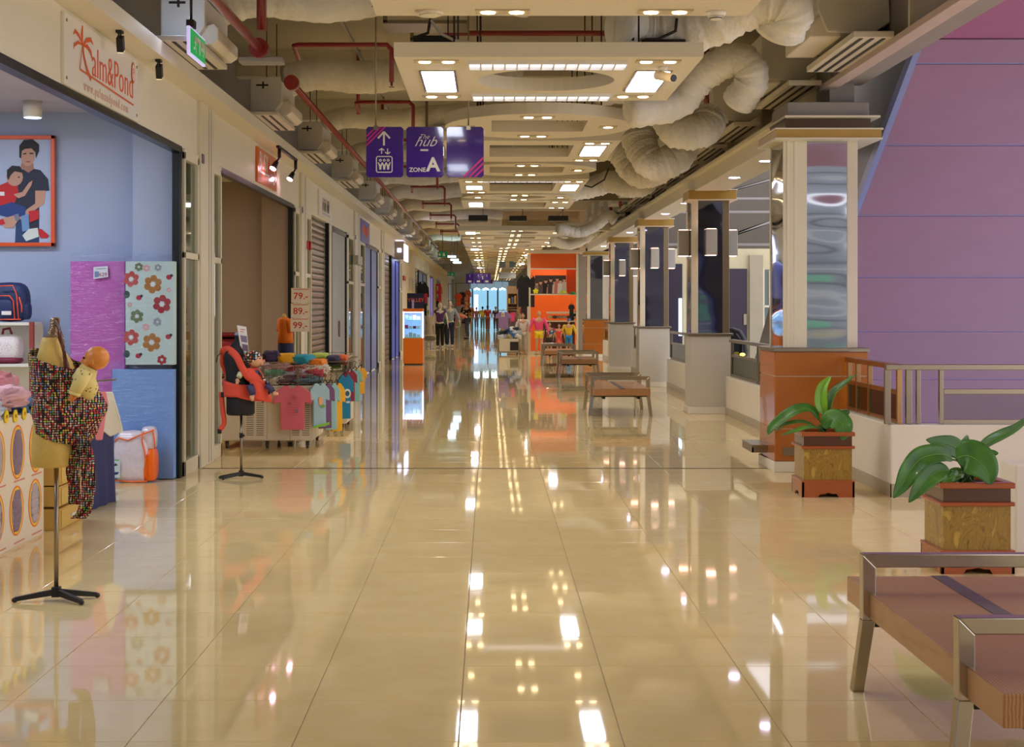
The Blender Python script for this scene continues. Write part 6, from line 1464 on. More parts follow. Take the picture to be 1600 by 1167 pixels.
for i, (c, nm, py) in enumerate((((30, 130, 176), 'cobalt blue', 585), ((150, 50, 70), 'wine red', 578), ((130, 190, 190), 'sea green', 576), ((232, 170, 50), 'amber', 574))):
    yy = 19.85 + i * 0.16; art = None
    if i == 0: art = [(ring(0.02, -0.24, 0.05, 0.06, 14), (210, 220, 225)), (ring(0.02, -0.24, 0.03, 0.035, 12), (40, 90, 120)), (ring(0.03, -0.35, 0.03, 0.015, 10), (220, 220, 220))]
    hang_shirt('%s child shirt hanging at the right end of the farther cart' % nm, xs + 0.07 + 0.05 * i, yy, PZ(py, yy), 0.24 if i == 0 else 0.2, (0.56, 0.40, 0.42, 0.34)[i], mat('hang2_' + nm.replace(' ', '_'), c, 0.8, var=0.03), 0.5, 'shirts hanging at the end of the farther cart', art)
# child torso with orange shirt
Yt = 18.6
def tor(P): return [[(PX(px, Yt) + rx * Yt / F * math.cos(a), Yt + ry * math.sin(a), PZ(py, Yt)) for a in [2 * PI * q / 24 for q in range(24)]] for py, px, rx, ry in P]
r = wthing('child_torso', 'child torso mannequin in an orange T-shirt and jeans standing on the cart', 'mannequin', (PX(446, Yt), Yt, PZ(555, Yt)))
mb = MB(); mb.loft(tor([(556, 446, 10, .08), (550, 446, 12, .09), (540, 446, 12, .09), (534, 446, 11.5, .085)])); part(r, 'jeans', mb, mat('denim_dark', (38, 44, 80), 0.8))
mb = MB(); mb.loft(tor([(536, 446, 12.4, .1), (520, 446, 11.5, .095), (508, 445, 11, .09), (499, 444, 10, .1), (496, 444, 6, .06)])); 
mb.tube([(PX(451, Yt), Yt - .06, PZ(500, Yt)), (PX(454, Yt), Yt - .07, PZ(510, Yt)), (PX(454, Yt), Yt - .07, PZ(520, Yt))], [.035, .035, .03], 12); mb.tube([(PX(437, Yt), Yt + .04, PZ(500, Yt)), (PX(435, Yt), Yt + .04, PZ(518, Yt))], [.03, .028], 12); part(r, 'shirt', mb, mat('shirt_orange', (226, 116, 20), 0.8, var=0.04))
mb = MB(); mb.loft(tor([(497, 444, 4.5, .035), (494, 444, 3.5, .028), (490, 444, 2, .015)])); part(r, 'neck', mb, busty)
# price cards 79 89 99
Yp = 18.0
for i, (s, py0, py1, dx) in enumerate((('79.-', 450, 473, 0), ('89.-', 474, 496, -0.5), ('99.-', 496.5, 518, -1))):
    x0, x1, z0, z1_ = PX(455 + dx, Yp), PX(485 + dx, Yp), PZ(py1, Yp), PZ(py0, Yp)
    r = wthing('price_card', 'cream price card reading %s, %s of the three hung in a column' % (s[:2], ['topmost', 'middle', 'lowest'][i]), 'price card', ((x0 + x1) / 2, Yp, z0), 'column of three price cards')
    mb = MB(); mb.box(x0, Yp, z0, x1, Yp + 0.004, z1_); c_ = part(r, 'card', mb, mat('card_cream', (236, 224, 204), 0.6, var=0.0))
    text(c_, 'price', s, 0.105, ((x0 + x1) / 2, Yp - 0.002, (z0 + z1_) / 2 - 0.01), RC, flat((206, 60, 36)), ext=0.001, off=0.001, sx=1.05)
    print_on(c_, 'header_line', face_cam(x0, Yp, z0), [(q, (214, 110, 70)) for q in stroke([(0.02, z1_ - z0 - 0.015), (x1 - x0 - 0.02, z1_ - z0 - 0.015)], 0.008)])
mb = MB(); mb.cyl((PX(469, Yp), Yp + 0.01, 0.92), (PX(469, Yp), Yp + 0.01, PZ(449, Yp)), 0.006, 8); single('card_stand', mb, steel, 'thin steel rod holding the three price cards', 'stand')
# red shelf inside
Yr = 19.2
r = wthing('red_shelf_unit', 'dark red slatted shelf unit inside the second shop behind the black bust', 'shelf', (PX(350, Yr), Yr, 0))
for z in (PZ(522, Yr), PZ(530, Yr), PZ(545, Yr), PZ(565, Yr), PZ(590, Yr)):
    mb = MB(); mb.box(PX(300, Yr), Yr, z - 0.03, PX(372, Yr), Yr + 0.3, z); part(r, 'shelf_board', mb, mat('shelf_red', (136, 28, 38), 0.5), bevel=0.004)
mb = MB(); mb.box(PX(300, Yr), Yr + 0.28, 0, PX(372, Yr), Yr + 0.32, PZ(520, Yr)); part(r, 'back_panel', mb, mat('shelf_red_dark', (110, 26, 34), 0.6))
for i, (px, py, c, nm) in enumerate(((350, 560, (220, 150, 160), 'pink'), (350, 585, (200, 196, 190), 'white'), (350, 541, (180, 60, 70), 'red'))):
    mb = MB(); mb.pillow((PX(px, Yr), Yr + .08, PZ(py, Yr) + .02), .09, .1, .05, .5, j=.03); single('folded_garment', mb, flat(c, .8), '%s folded garment on the dark red shelf unit' % nm, 'garment', 'garments on the dark red shelves')

# ================================================================== PLANTERS
def leafmesh(P, w, fold=0.25, wave=0.0, tipw=1.0, prof=None):
    S = smooth([Vector(p) for p in P], 8); n = len(S) - 1; mb = MB(); nu = 8
    vs = []
    for i in range(n + 1):
        t = (S[min(n, i + 1)] - S[max(0, i - 1)]).normalized(); side = t.cross(Vector((0, 0, 1)))
        if side.length < 0.2: side = Vector((1, 0, 0)) - t * t.x
        side.normalize(); up = side.cross(t).normalized(); v = i / n
        ww = w * (math.sin(PI * v ** 0.8) ** 0.75 if 0 < v < 1 else 0.02) + 0.002
        for j in range(nu + 1):
            u = j / nu * 2 - 1
            vs.append(tuple(S[i] + side * u * ww + up * (abs(u) ** 1.3 * fold * ww + wave * math.sin(v * 16 + u * 2) * ww * abs(u))))
    fs = [(i * (nu + 1) + j, i * (nu + 1) + j + 1, (i + 1) * (nu + 1) + j + 1, (i + 1) * (nu + 1) + j) for i in range(n) for j in range(nu)]
    mb.add(vs, fs, 0, True); mb.spine = S; return mb
def leaf(r, P, w, stem=None, m=None, facing=None, **k):
    """facing: optional vector the blade is turned towards"""
    P = [Vector(p) for p in P]; S = smooth(P, 8); n = len(S) - 1; nu = 8; vs = []
    fold = k.get('fold', 0.2); wave = k.get('wave', 0.0); fac = Vector(facing) if facing else Vector((0, -0.6, 0.8))
    for i in range(n + 1):
        t = (S[min(n, i + 1)] - S[max(0, i - 1)]).normalized(); side = t.cross(fac)
        if side.length < 0.15: side = t.cross(Vector((1, 0, 0)))
        side.normalize(); up = side.cross(t).normalized()
        if up.dot(fac) < 0: up = -up
        v = i / n; ww = w * (math.sin(PI * min(1, v ** 0.75)) ** 0.7 if 0 < i < n else 0.02) + 0.0015
        for j in range(nu + 1):
            u = j / nu * 2 - 1
            vs.append(tuple(S[i] + side * u * ww + up * (abs(u) ** 1.4 * fold * ww + wave * math.sin(v * 18 + u * 3) * ww * abs(u))))
    mb = MB(); mb.add(vs, [(i * (nu + 1) + j, i * (nu + 1) + j + 1, (i + 1) * (nu + 1) + j + 1, (i + 1) * (nu + 1) + j) for i in range(n) for j in range(nu)], 0, True)
    b = part(r, 'leaf', mb, m or leafm, solid=0.0025)
    mb = MB(); mb.tube([p - fac * -0.002 for p in S[:int(n * 0.92)]], [0.0035 * (1 - 0.7 * i / n) for i in range(int(n * 0.92))], 6); part(b, 'midrib', mb, leafr)
    if stem:
        mb = MB(); mb.tube(smooth([Vector(p) for p in stem] + [P[0]], 6), 0.006, 8); part(b, 'stalk', mb, stemm)
    return b
def planter(label, x0, y0, plant):
    w = 0.40; cx, cy = x0 + w / 2, y0 + w / 2
    r = wthing('potted_plant', label, 'potted plant', (cx, cy, 0))
    def sq(e, z0, z1, name, m, b=0.005):
        mb = MB(); mb.box(x0 - e, y0 - e, z0, x0 + w + e, y0 + w + e, z1); return part(r, name, mb, m, bevel=b)
    # foot with bracket cut-outs
    def foot(fn):
        e = 0.018; h = 0.13; L = w + 2 * e
        return [(0, 0), (L * 0.30, 0), (L * 0.34, 0.028), (L * 0.42, 0.03), (L * 0.5, 0.038), (L * 0.58, 0.03), (L * 0.66, 0.028), (L * 0.70, 0), (L, 0), (L, h), (0, h)]
    e = 0.018
    for nm, fn in (('front', lambda u, v, t: (x0 - e + u, y0 - e + t, v)), ('back', lambda u, v, t: (x0 - e + u, y0 + w + e - t, v)), ('left', lambda u, v, t: (x0 - e + t, y0 - e + u, v)), ('right', lambda u, v, t: (x0 + w + e - t, y0 - e + u, v))):
        mb = MB(); mb.prism(foot(None), fn, 0, 0.02); part(r, 'foot_board', mb, mahog, bevel=0.002)
    sq(0.022, 0.125, 0.142, 'moulding', mahog)
    mb = MB(); mb.box(x0, y0, 0.11, x0 + w, y0 + w, 0.40); part(r, 'box_body', mb, burl, bevel=0.002)
    sq(0.022, 0.40, 0.425, 'moulding', mahog, 0.008)
    sq(0.0, 0.425, 0.505, 'neck_band', mahogd, 0.002)
    t = 0.03
    mb = MB(); e = 0.022; z0, z1 = 0.505, 0.54
    for a in ((x0 - e, y0 - e, x0 + w + e, y0 + t), (x0 - e, y0 + w - t, x0 + w + e, y0 + w + e), (x0 - e, y0 + t, x0 + t, y0 + w - t), (x0 + w - t, y0 + t, x0 + w + e, y0 + w - t)): mb.box(a[0], a[1], z0, a[2], a[3], z1)
    part(r, 'rim', mb, mahog, bevel=0.006)
    mb = MB(); mb.grid(lambda u, v: (x0 + t + (w - 2 * t) * u, y0 + t + (w - 2 * t) * v, 0.512 + 0.008 * math.sin(u * 21) * math.sin(v * 17)), 12, 12); part(r, 'soil', mb, soilm)
    plant(r, cx, cy)
    return r
def plant1(r, cx, cy):
    Yc = cy
    def p(px, py, dy=0.0): return (PX(px, Yc + dy), Yc + dy, PZ(py, Yc + dy))
    s = lambda *a: [(cx, cy, 0.51)] + [p(*q) for q in a]
    leaf(r, [p(1289, 648), p(1283, 630), p(1285, 606), p(1298, 588)], 0.052, s((1288, 662)), leafb, (-0.2, -1, 0.2), fold=0.5)
    leaf(r, [p(1294, 655), p(1296, 636), p(1303, 615), p(1318, 601), p(1338, 585)], 0.052, s((1291, 664)), None, (-0.8, -0.4, 0.4), fold=0.35)
    leaf(r, [p(1280, 656), p(1266, 640), p(1246, 641), p(1226, 652), p(1206, 668, -.03), p(1200, 679, -.04)], 0.058, s((1285, 664)), None, (0.1, -0.55, 0.8), fold=0.3)
    leaf(r, [p(1276, 668), p(1258, 660), p(1240, 660), p(1225, 664), p(1210, 676)], 0.03, s((1284, 669)), None, (0, -0.4, 0.9))
    leaf(r, [p(1284, 669, -.05), p(1262, 668, -.1), p(1240, 674, -.12), p(1221, 680, -.12)], 0.03, None, None, (0, -0.4, 0.9))
    leaf(r, [p(1284, 667, -.05), p(1300, 654, -.12), p(1315, 662, -.18), p(1318, 676, -.2), p(1316, 688, -.22)], 0.09, s((1286, 668)), None, (-0.15, -0.9, 0.45), fold=0.12)
    leaf(r, [p(1296, 664, .05), p(1310, 652, .06), p(1322, 645, .06), p(1327, 641, .06)], 0.04, None, None, (-.1, -.7, .7))
    mb = MB(); 
    for k in range(7): mb.tube([(cx + random.uniform(-.04, .04), cy + random.uniform(-.04, .04), 0.51), (cx + random.uniform(-.05, .05), cy + random.uniform(-.05, .05), 0.58)], [.012, .006], 8)
    part(r, 'crown', mb, stemm)
def plant2(r, cx, cy):
    Yc = cy
    def p(px, py, dy=0.0): return (PX(px, Yc + dy), Yc + dy, PZ(py, Yc + dy))
    s = lambda *a: [(cx, cy, 0.51)] + [p(*q) for q in a]
    leaf(r, [p(1488, 718, -.05), p(1470, 710, -.08), p(1440, 716, -.12), p(1420, 738, -.15), p(1408, 760, -.16), p(1396, 778, -.17)], 0.066, s((1502, 728), (1496, 720)), None, (0.2, -0.75, 0.6), fold=0.3)
    leaf(r, [p(1484, 735, -.1), p(1462, 738, -.14), p(1440, 757, -.18), p(1420, 785, -.2)], 0.06, s((1500, 742)), None, (0.3, -0.75, 0.5), fold=0.25)
    leaf(r, [p(1504, 714, .02), p(1492, 700, .0), p(1475, 693, -.02), p(1447, 687, -.04)], 0.062, s((1508, 732)), None, (0.1, -0.9, 0.3), fold=0.15)
    leaf(r, [p(1504, 714, .05), p(1503, 700, .06), p(1508, 690, .08), p(1512, 680, .1)], 0.035, None, None, (0.5, -0.8, 0.2), fold=0.3)
    leaf(r, [p(1494, 716, -.12), p(1512, 712, -.17), p(1530, 722, -.2), p(1542, 738, -.22), p(1548, 757, -.24)], 0.105, s((1506, 735)), None, (-0.1, -0.95, 0.25), fold=0.1)
    leaf(r, [p(1528, 706, .05), p(1545, 692, .05), p(1568, 680, .03), p(1590, 668, .0), p(1622, 640, -.03)], 0.045, s((1512, 738), (1522, 716)), None, (-0.5, -0.5, 0.7), fold=0.3)
    leaf(r, [p(1540, 714, .1), p(1548, 709, .1), p(1554, 708, .1), p(1560, 708, .1)], 0.022, None, None, (0, -.8, .5))
    leaf(r, [p(1506, 742, -.1), p(1492, 744, -.14), p(1478, 750, -.16), p(1466, 753, -.17)], 0.028, None, None, (0, -0.8, 0.5), wave=0.5)
    leaf(r, [p(1512, 745, .0), p(1500, 738, .02), p(1490, 736, .04), p(1478, 742, .05)], 0.03, None, None, (0, -0.6, 0.8))
    mb = MB()
    for k in range(8): mb.tube([(cx + random.uniform(-.05, .05), cy + random.uniform(-.05, .05), 0.51), (cx + random.uniform(-.07, .07), cy + random.uniform(-.07, .07), 0.59)], [.012, .006], 8)
    part(r, 'crown', mb, stemm)
planter('broad-leaved plant in a burl-wood planter in front of the orange tiled column', 2.605, 13.0, plant1)
planter('broad-leaved plant in a burl-wood planter beside the nearest bench', 2.685, 9.28, plant2)

# ================================================================== BENCHES
def bench_proto():
    """local: x 0..0.86 across, y from 0 (near frame) to 1.31 (far frame)"""
    r = thing('bench', '', 'bench', group='wooden benches with steel frames along the right of the hall')
    W, L = 0.86, 1.31
    mb = MB(); mb.box(0.03, -0.38, 0.305, W - 0.03, L + 0.38, 0.41); part(r, 'seat', mb, woodb, bevel=0.004)
    mb = MB(); mb.box(W / 2 - 0.035, -0.381, 0.4, W / 2 + 0.035, L + 0.381, 0.4125); part(r, 'inlay_strip', mb, mat('inlay_violet', (86, 74, 84), 0.3, metal=0.4))
    for nm, y in (('near', 0.0), ('far', L)):
        t = 0.055
        mb = MB()
        out = [(0, 0.30), (0, 0.57), (W, 0.57), (W, 0.30), (W + 0.045, 0.0), (W - 0.01, 0.0), (W - t, 0.30), (W - t, 0.57 - t), (t, 0.57 - t), (t, 0.30), (0.01, 0.0), (-0.045, 0.0)]
        # split into convex pieces
        for poly in ([(0, 0.30), (0, 0.57), (t, 0.57 - t), (t, 0.30)], [(0, 0.57), (W, 0.57), (W - t, 0.57 - t), (t, 0.57 - t)], [(W, 0.57), (W, 0.30), (W - t, 0.30), (W - t, 0.57 - t)]):
            mb.prism(poly, lambda u, v, q: (u, y + q, v), -0.03, 0.03)
        f_ = part(r, 'arm_frame', mb, chrome2, bevel=0.004)
        for poly in ([(0, 0.30), (t, 0.30), (0.012, 0.0), (-0.035, 0.0)], [(W - t, 0.30), (W, 0.30), (W + 0.035, 0.0), (W - 0.012, 0.0)]):
            mb = MB(); mb.prism(poly, lambda u, v, q: (u, y + q + (0.3 - v) * (0.08 if nm == 'far' else -0.08), v), -0.026, 0.026); part(r, 'leg', mb, chrome2, bevel=0.003)
        mb = MB(); mb.box(0.05, y - 0.02, 0.27, W - 0.05, y + 0.02, 0.305); part(r, 'crossbar', mb, black)
    mb = MB(); mb.box(0.16, -0.2, 0.25, 0.2, L + 0.2, 0.30); mb.box(W - 0.2, -0.2, 0.25, W - 0.16, L + 0.2, 0.30); part(r, 'underframe', mb, black)
    return r
chrome2 = mat('satin_steel', (188, 180, 166), 0.16, metal=1.0, var=0.02)
bp = bench_proto()
for i, (x, y, lb) in enumerate(((1.525, 5.13, 'nearest wooden bench with steel frames, cut off at the lower right'), (1.46, 22.7, 'wooden bench with steel frames standing alone in mid hall, by the second column'), (1.56, 34.9, 'wooden bench behind the mid-hall one, before the fourth column'), (1.42, 41.6, 'farthest wooden bench, just before the orange shop'))):
    o = bp if i == 0 else copy_tree(bp); o.location = (x, y, 0); o['label'] = lb
# ================================================================== FIGURES
def skinned(name, parent, J, E, R, m, root=0, sub=1, label=None):
    bm = bmesh.new(); lay = bm.verts.layers.skin.verify()
    V = [bm.verts.new(j) for j in J]
    for i, v in enumerate(V):
        rr = R[i]; v[lay].radius = rr if isinstance(rr, tuple) else (rr, rr); v[lay].use_root = (i == root)
    for a, b in E: bm.edges.new((V[a], V[b]))
    me = bpy.data.meshes.new(name); bm.to_mesh(me); bm.free(); me.materials.append(m)
    o = bpy.data.objects.new(name, me); COL.objects.link(o); o.parent = parent
    s = o.modifiers.new('skin', 'SKIN'); s.use_smooth_shade = True
    s2 = o.modifiers.new('sub', 'SUBSURF'); s2.levels = sub; s2.render_levels = sub
    OFF[o.name] = OFF.get(parent.name, Vector((0, 0, 0)))
    if label: o['label'] = label
    return o
def figure(label, x, y, H, cat='mannequin', group=None, body=skinl, top=None, bottom=None, top_len=0.5, sleeve=1.0, bottom_len=1.0, hair=True, arms=(0.0, 0.0), walk=0.0, yaw=0.0, bend=0.0, dress=False, base=True, name=None, girl=False, slim=1.0, z=0.0, shoe=None, headless=False, extra=None):
    """arms: outward swing of each arm; bend: forward lean of the torso in radians (towards +x before yaw)"""
    r = thing(name or ('person' if cat == 'person' else 'mannequin'), label, cat, (x, y, z), group, yaw)
    cb, sb = math.cos(bend), math.sin(bend); P0 = (0, 0, 0.53)
    def up(px, py, pz):      # torso point, rotated about the pelvis when bending towards -y
        dz = pz - 0.53; return ((px) * H, (py * cb - dz * sb) * H, (0.53 + dz * cb + py * sb) * H)
    aL, aR = arms
    def arm(s, a):
        sh = up(s * 0.105 * slim, 0, 0.805)
        el = up(s * (0.135 * slim + 0.14 * math.sin(a)), -0.01, 0.805 - 0.17 * math.cos(a)); 
        wr = up(s * (0.14 * slim + 0.22 * math.sin(a)), -0.05, 0.805 - 0.32 * math.cos(a) + 0.02)
        if bend > 0.5:
            el = (sh[0] + s * 0.01 * H, sh[1] - 0.02 * H, sh[2] - 0.17 * H); wr = (sh[0], sh[1] - 0.06 * H, sh[2] - 0.31 * H)
        return sh, el, wr
    def leg(s):
        k = walk * s
        return (s * 0.05 * H, 0.0, 0.50 * H), (s * 0.052 * H, -0.02 * H - k * 0.10 * H, 0.27 * H), (s * 0.052 * H, 0.02 * H - k * 0.16 * H, 0.045 * H), (s * 0.058 * H, -0.07 * H - k * 0.16 * H, 0.018 * H)
    J = [(0, 0, 0.53 * H), up(0, 0, 0.64), up(0, 0, 0.76), up(0, 0, 0.84), up(0, -0.005, 0.875)]; E = [(0, 1), (1, 2), (2, 3), (3, 4)]
    R = [(0.085 * H * slim, 0.06 * H), (0.07 * H * slim, 0.052 * H), (0.085 * H * slim, 0.058 * H), 0.03 * H, 0.027 * H]
    hands = []
    for s, a in ((-1, aL), (1, aR)):
        sh, el, wr = arm(s, a); i = len(J); J += [sh, el, wr]; E += [(2, i), (i, i + 1), (i + 1, i + 2)]; R += [0.036 * H * slim, 0.026 * H, 0.017 * H]; hands.append((wr, el, s))
        h, k, an, to = leg(s); i = len(J); J += [h, k, an, to]; E += [(0, i), (i, i + 1), (i + 1, i + 2), (i + 2, i + 3)]; R += [0.052 * H, 0.036 * H, 0.022 * H, 0.018 * H]
    skinned('body', r, J, E, R, body)
    if not headless:
        hc = up(0, -0.012, 0.935)
        mb = MB(); mb.ell(hc, 0.042 * H, 0.052 * H, 0.064 * H, 16, 10); mb.ell((hc[0], hc[1] - 0.054 * H, hc[2] - 0.008 * H), 0.008 * H, 0.01 * H, 0.014 * H, 8, 6)
        for s in (-1, 1): mb.ell((hc[0] + s * 0.043 * H, hc[1], hc[2]), 0.006 * H, 0.012 * H, 0.016 * H, 8, 6)
        part(r, 'head', mb, body)
        mb = MB()
        for s in (-1, 1): mb.ell((hc[0] + s * 0.017 * H, hc[1] - 0.047 * H, hc[2] + 0.006 * H), 0.007 * H, 0.004 * H, 0.004 * H, 8, 5)
        mb.ell((hc[0], hc[1] - 0.046 * H, hc[2] - 0.032 * H), 0.013 * H, 0.005 * H, 0.004 * H, 8, 5); part(r, 'face_features', mb, hairm)
        if hair:
            mb = MB(); mb.ell((hc[0], hc[1] + 0.008 * H, hc[2] + 0.014 * H), 0.046 * H, 0.052 * H, 0.058 * H, 16, 10)
            if girl: mb.tube([(hc[0], hc[1] + 0.03 * H, hc[2] + 0.02 * H), (hc[0], hc[1] + 0.045 * H, hc[2] - 0.06 * H), (hc[0], hc[1] + 0.04 * H, hc[2] - 0.12 * H)], [0.04 * H, 0.036 * H, 0.015 * H], 12)
            part(r, 'hair', mb, hairm)
    for wr, el, s in hands:
        d = (Vector(wr) - Vector(el)).normalized(); sd = Vector((1, 0, 0)).cross(d); sd = Vector((0, -1, 0)) if sd.length < .1 else sd.normalized()
        c = Vector(wr) + d * 0.025 * H; mb = MB(); mb.ell(tuple(c), 0.010 * H, 0.020 * H, 0.026 * H, 10, 7)
        for q in range(4):
            b = c + sd * (q - 1.5) * 0.009 * H + d * 0.018 * H; L_ = (0.036, 0.042, 0.040, 0.032)[q] * H
            mb.tube([b, b + d * L_ * 0.55, b + d * L_ + Vector((-s * 0.008 * H, 0, 0))], [0.0048 * H, 0.0045 * H, 0.0035 * H], 6)
        b = c + sd * 0.016 * H; mb.tube([b, b + sd * 0.018 * H + d * 0.012 * H, b + sd * 0.02 * H + d * 0.03 * H], [0.0055 * H, 0.005 * H, 0.004 * H], 6)
        part(r, 'hand', mb, body)
    if bottom:
        J2 = [(0, 0, 0.54 * H)]; E2 = []; R2 = [(0.092 * H * slim, 0.068 * H)]
        for s in (-1, 1):
            h, k, an, to = leg(s); i = len(J2)
            t = max(0.0, (bottom_len - 0.5) * 2) if bottom_len >= 0.5 else 0
            kk = k if bottom_len >= 0.5 else tuple(Vector(h).lerp(Vector(k), bottom_len * 2))
            J2 += [h, kk]; E2 += [(0, i), (i, i + 1)]; R2 += [0.060 * H, 0.046 * H]
            if bottom_len > 0.55: J2.append(tuple(Vector(k).lerp(Vector(an), t))); E2.append((i + 1, i + 2)); R2.append(0.036 * H)
        skinned('trousers' if bottom_len > 0.6 else 'shorts', r, J2, E2, R2, bottom)
    if top:
        J3 = [up(0, 0, 0.53), up(0, 0, 0.64), up(0, 0, 0.77), up(0, 0, 0.825)]; E3 = [(0, 1), (1, 2), (2, 3)]; R3 = [(0.096 * H * slim, 0.072 * H), (0.084 * H * slim, 0.066 * H), (0.096 * H * slim, 0.068 * H), 0.036 * H]
        if sleeve > 0:
            for s, a in ((-1, aL), (1, aR)):
                sh, el, wr = arm(s, a); i = len(J3)
                J3 += [sh, tuple(Vector(sh).lerp(Vector(el), min(1, sleeve * 2)))]; E3 += [(2, i), (i, i + 1)]; R3 += [0.044 * H * slim, 0.034 * H]
                if sleeve > 0.5: J3.append(tuple(Vector(el).lerp(Vector(wr), (sleeve - 0.5) * 2))); E3.append((i + 1, i + 2)); R3.append(0.026 * H)
        skinned('shirt' if not dress else 'dress', r, J3, E3, R3, top)
        if dress:
            mb = MB(); z0 = (0.50 - top_len * 0.3) * H
            mb.loft([[(math.cos(q * 2 * PI / 24) * rx * H * (1 + 0.05 * math.sin(q * 2 * PI / 4)), math.sin(q * 2 * PI / 24) * ry * H, zz) for q in range(24)] for zz, rx, ry in ((z0, 0.125, 0.095), ((z0 + 0.55 * H) / 2, 0.108, 0.085), (0.58 * H, 0.085, 0.066), (0.66 * H, 0.07, 0.055))]); part(r, 'skirt', mb, top)
    if shoe:
        mb = MB()
        for s in (-1, 1):
            h, k, an, to = leg(s); mb.ell((an[0], (an[1] + to[1]) / 2, 0.02 * H), 0.028 * H, 0.065 * H, 0.022 * H, 12, 8)
        part(r, 'shoes', mb, shoe)
    if base:
        mb = MB(); mb.cyl((0, 0, 0), (0, 0, 0.012), 0.16, 24); part(r, 'stand_plate', mb, steel)
    if extra: extra(r, H, up)
    return r

# ================================================================== KIOSK AND LEFT-SIDE STALLS
Yk = 42.2; kx0, kx1 = PX(630, Yk), PX(661, Yk); zk = PZ(482, Yk)
r = wthing('showcase_kiosk', 'orange kiosk with a lit glass showcase on top of an orange cabinet', 'kiosk', ((kx0 + kx1) / 2, Yk + .3, 0))
om_ = mat('kiosk_orange', (232, 116, 10), 0.35, var=0.01); zg = PZ(528, Yk)
mb = MB(); mb.box(kx0, Yk, 0.03, kx1, Yk + 0.6, zg); part(r, 'cabinet', mb, om_, bevel=0.008)
mb = MB(); mb.box(kx0 + .02, Yk + .02, 0.0, kx1 - .02, Yk + 0.58, 0.03); part(r, 'plinth', mb, black)
mb = MB(); mb.box(kx0 - 0.01, Yk - 0.01, zk - 0.09, kx1, Yk + 0.6, zk); part(r, 'canopy', mb, om_, bevel=0.008)
mb = MB(); mb.box(kx0, Yk + 0.5, zg, kx1, Yk + 0.6, zk - 0.09); part(r, 'back_panel', mb, mat('kiosk_inside', (200, 214, 250), 0.4, emit=(150, 170, 255), es=0.9))
mb = MB()
for x in (kx0, kx1 - 0.02): mb.box(x, Yk, zg, x + 0.02, Yk + 0.02, zk - 0.09)
mb.box(kx0, Yk, zk - 0.11, kx1, Yk + 0.02, zk - 0.09); part(r, 'light_tube', mb, mat('kiosk_tube', (240, 245, 255), 0.3, emit=(215, 225, 255), es=5, var=0))
mb = MB(); mb.box(kx0 + .02, Yk + .004, zg, kx1 - .02, Yk + 0.012, zk - 0.11); part(r, 'pane', mb, glassc)
for k in range(3):
    z = zg + 0.02 + k * (zk - zg - 0.1) / 3
    mb = MB(); mb.box(kx0 + .02, Yk + .05, z - 0.012, kx1 - .02, Yk + 0.5, z); part(r, 'glass_shelf', mb, mat('shelf_aqua', (140, 210, 220), 0.1, emit=(120, 200, 220), es=0.5))
    for j in range(4):
        mb = MB(); w_ = 0.045; x = kx0 + 0.08 + j * 0.11; h = random.choice((0.07, 0.1, 0.13)); c = random.choice(((232, 228, 236), (226, 40, 170), (232, 228, 236), (180, 30, 110), (160, 180, 230)))
        mb.box(x - w_, Yk + .12, z, x + w_, Yk + .2, z + h); single('packet', mb, flat(c), 'small %s packet in the kiosk showcase, %s shelf, %s from the left' % ({(232, 228, 236): 'white', (226, 40, 170): 'magenta', (180, 30, 110): 'crimson', (160, 180, 230): 'light blue'}[c], ['bottom', 'middle', 'top'][k], ORD[j]), 'packet', 'packets in the kiosk showcase', bevel=0.006)
lamp('AREA', ((kx0 + kx1) / 2, Yk + 0.02, zk - 0.12), 4, (.75, .8, 1), 0.4, sy=0.1)
Yb = 44.5; r = wthing('banner', 'navy banner board with orange capital lettering behind the orange kiosk', 'banner', (PX(648, Yb), Yb, PZ(485, Yb)))
mb = MB(); mb.box(PX(636, Yb), Yb, 0.9, PX(662, Yb), Yb + 0.03, PZ(458, Yb)); b_ = part(r, 'board', mb, mat('banner_navy', (36, 34, 66), 0.6), bevel=0.004)
text(b_, 'lettering', 'YELLEY', 0.145, (PX(650, Yb), Yb - 0.003, PZ(469, Yb)), RC, flat((232, 96, 50)), off=0.003, shear=-0.05)
mb = MB(); mb.box(PX(643.5, Yb), Yb - 0.04, 1.25, PX(647, Yb), Yb - 0.02, PZ(468, Yb)); part(r, 'tag_strip', mb, flat((190, 180, 230)))
mb = MB(); 
for x in (PX(637, Yb), PX(661, Yb)): mb.cyl((x, Yb + .02, 0), (x, Yb + .02, 0.95), 0.012, 8)
part(r, 'leg', mb, steel)
# hanging clothes column on the left, black and teal
for i, (px, Yh, py0, py1, w, c, nm) in enumerate(((660, 63, 440, 500, .55, (26, 24, 30), 'long black coat hanging outside the left shop beyond the kiosk'), (665, 64, 450, 478, .3, (40, 120, 130), 'teal blouse hanging beside the long black coat'), (665.5, 62.5, 458, 474, .16, (220, 50, 90), 'pink-red scarf hanging before the long black coat'), (687, 84, 446, 478, .32, (236, 130, 130), 'salmon pink dress hanging high on the left wall far down the hall'), (683.5, 83, 445, 480, .25, (26, 22, 26), 'black dress hanging beside the salmon one far down the hall'), (716, 98, 458, 478, .5, (226, 80, 40), 'orange top hanging on the far left stalls'), (722, 101, 456, 476, .5, (60, 52, 60), 'dark top hanging on the far left stalls'), (727, 104, 460, 480, .5, (214, 130, 120), 'salmon top hanging on the far left stalls'), (731.5, 107, 452, 482, .45, (190, 90, 70), 'brick red dress at the end of the far left stalls'))):
    h = (py1 - py0) * Yh / F
    hang_shirt(nm, PX(px, Yh), Yh, PZ(py0, Yh), w, h, mat('rag_%d' % i, c, .8), 0.1, None, None, True, cat='garment', nm='hanging_garment')
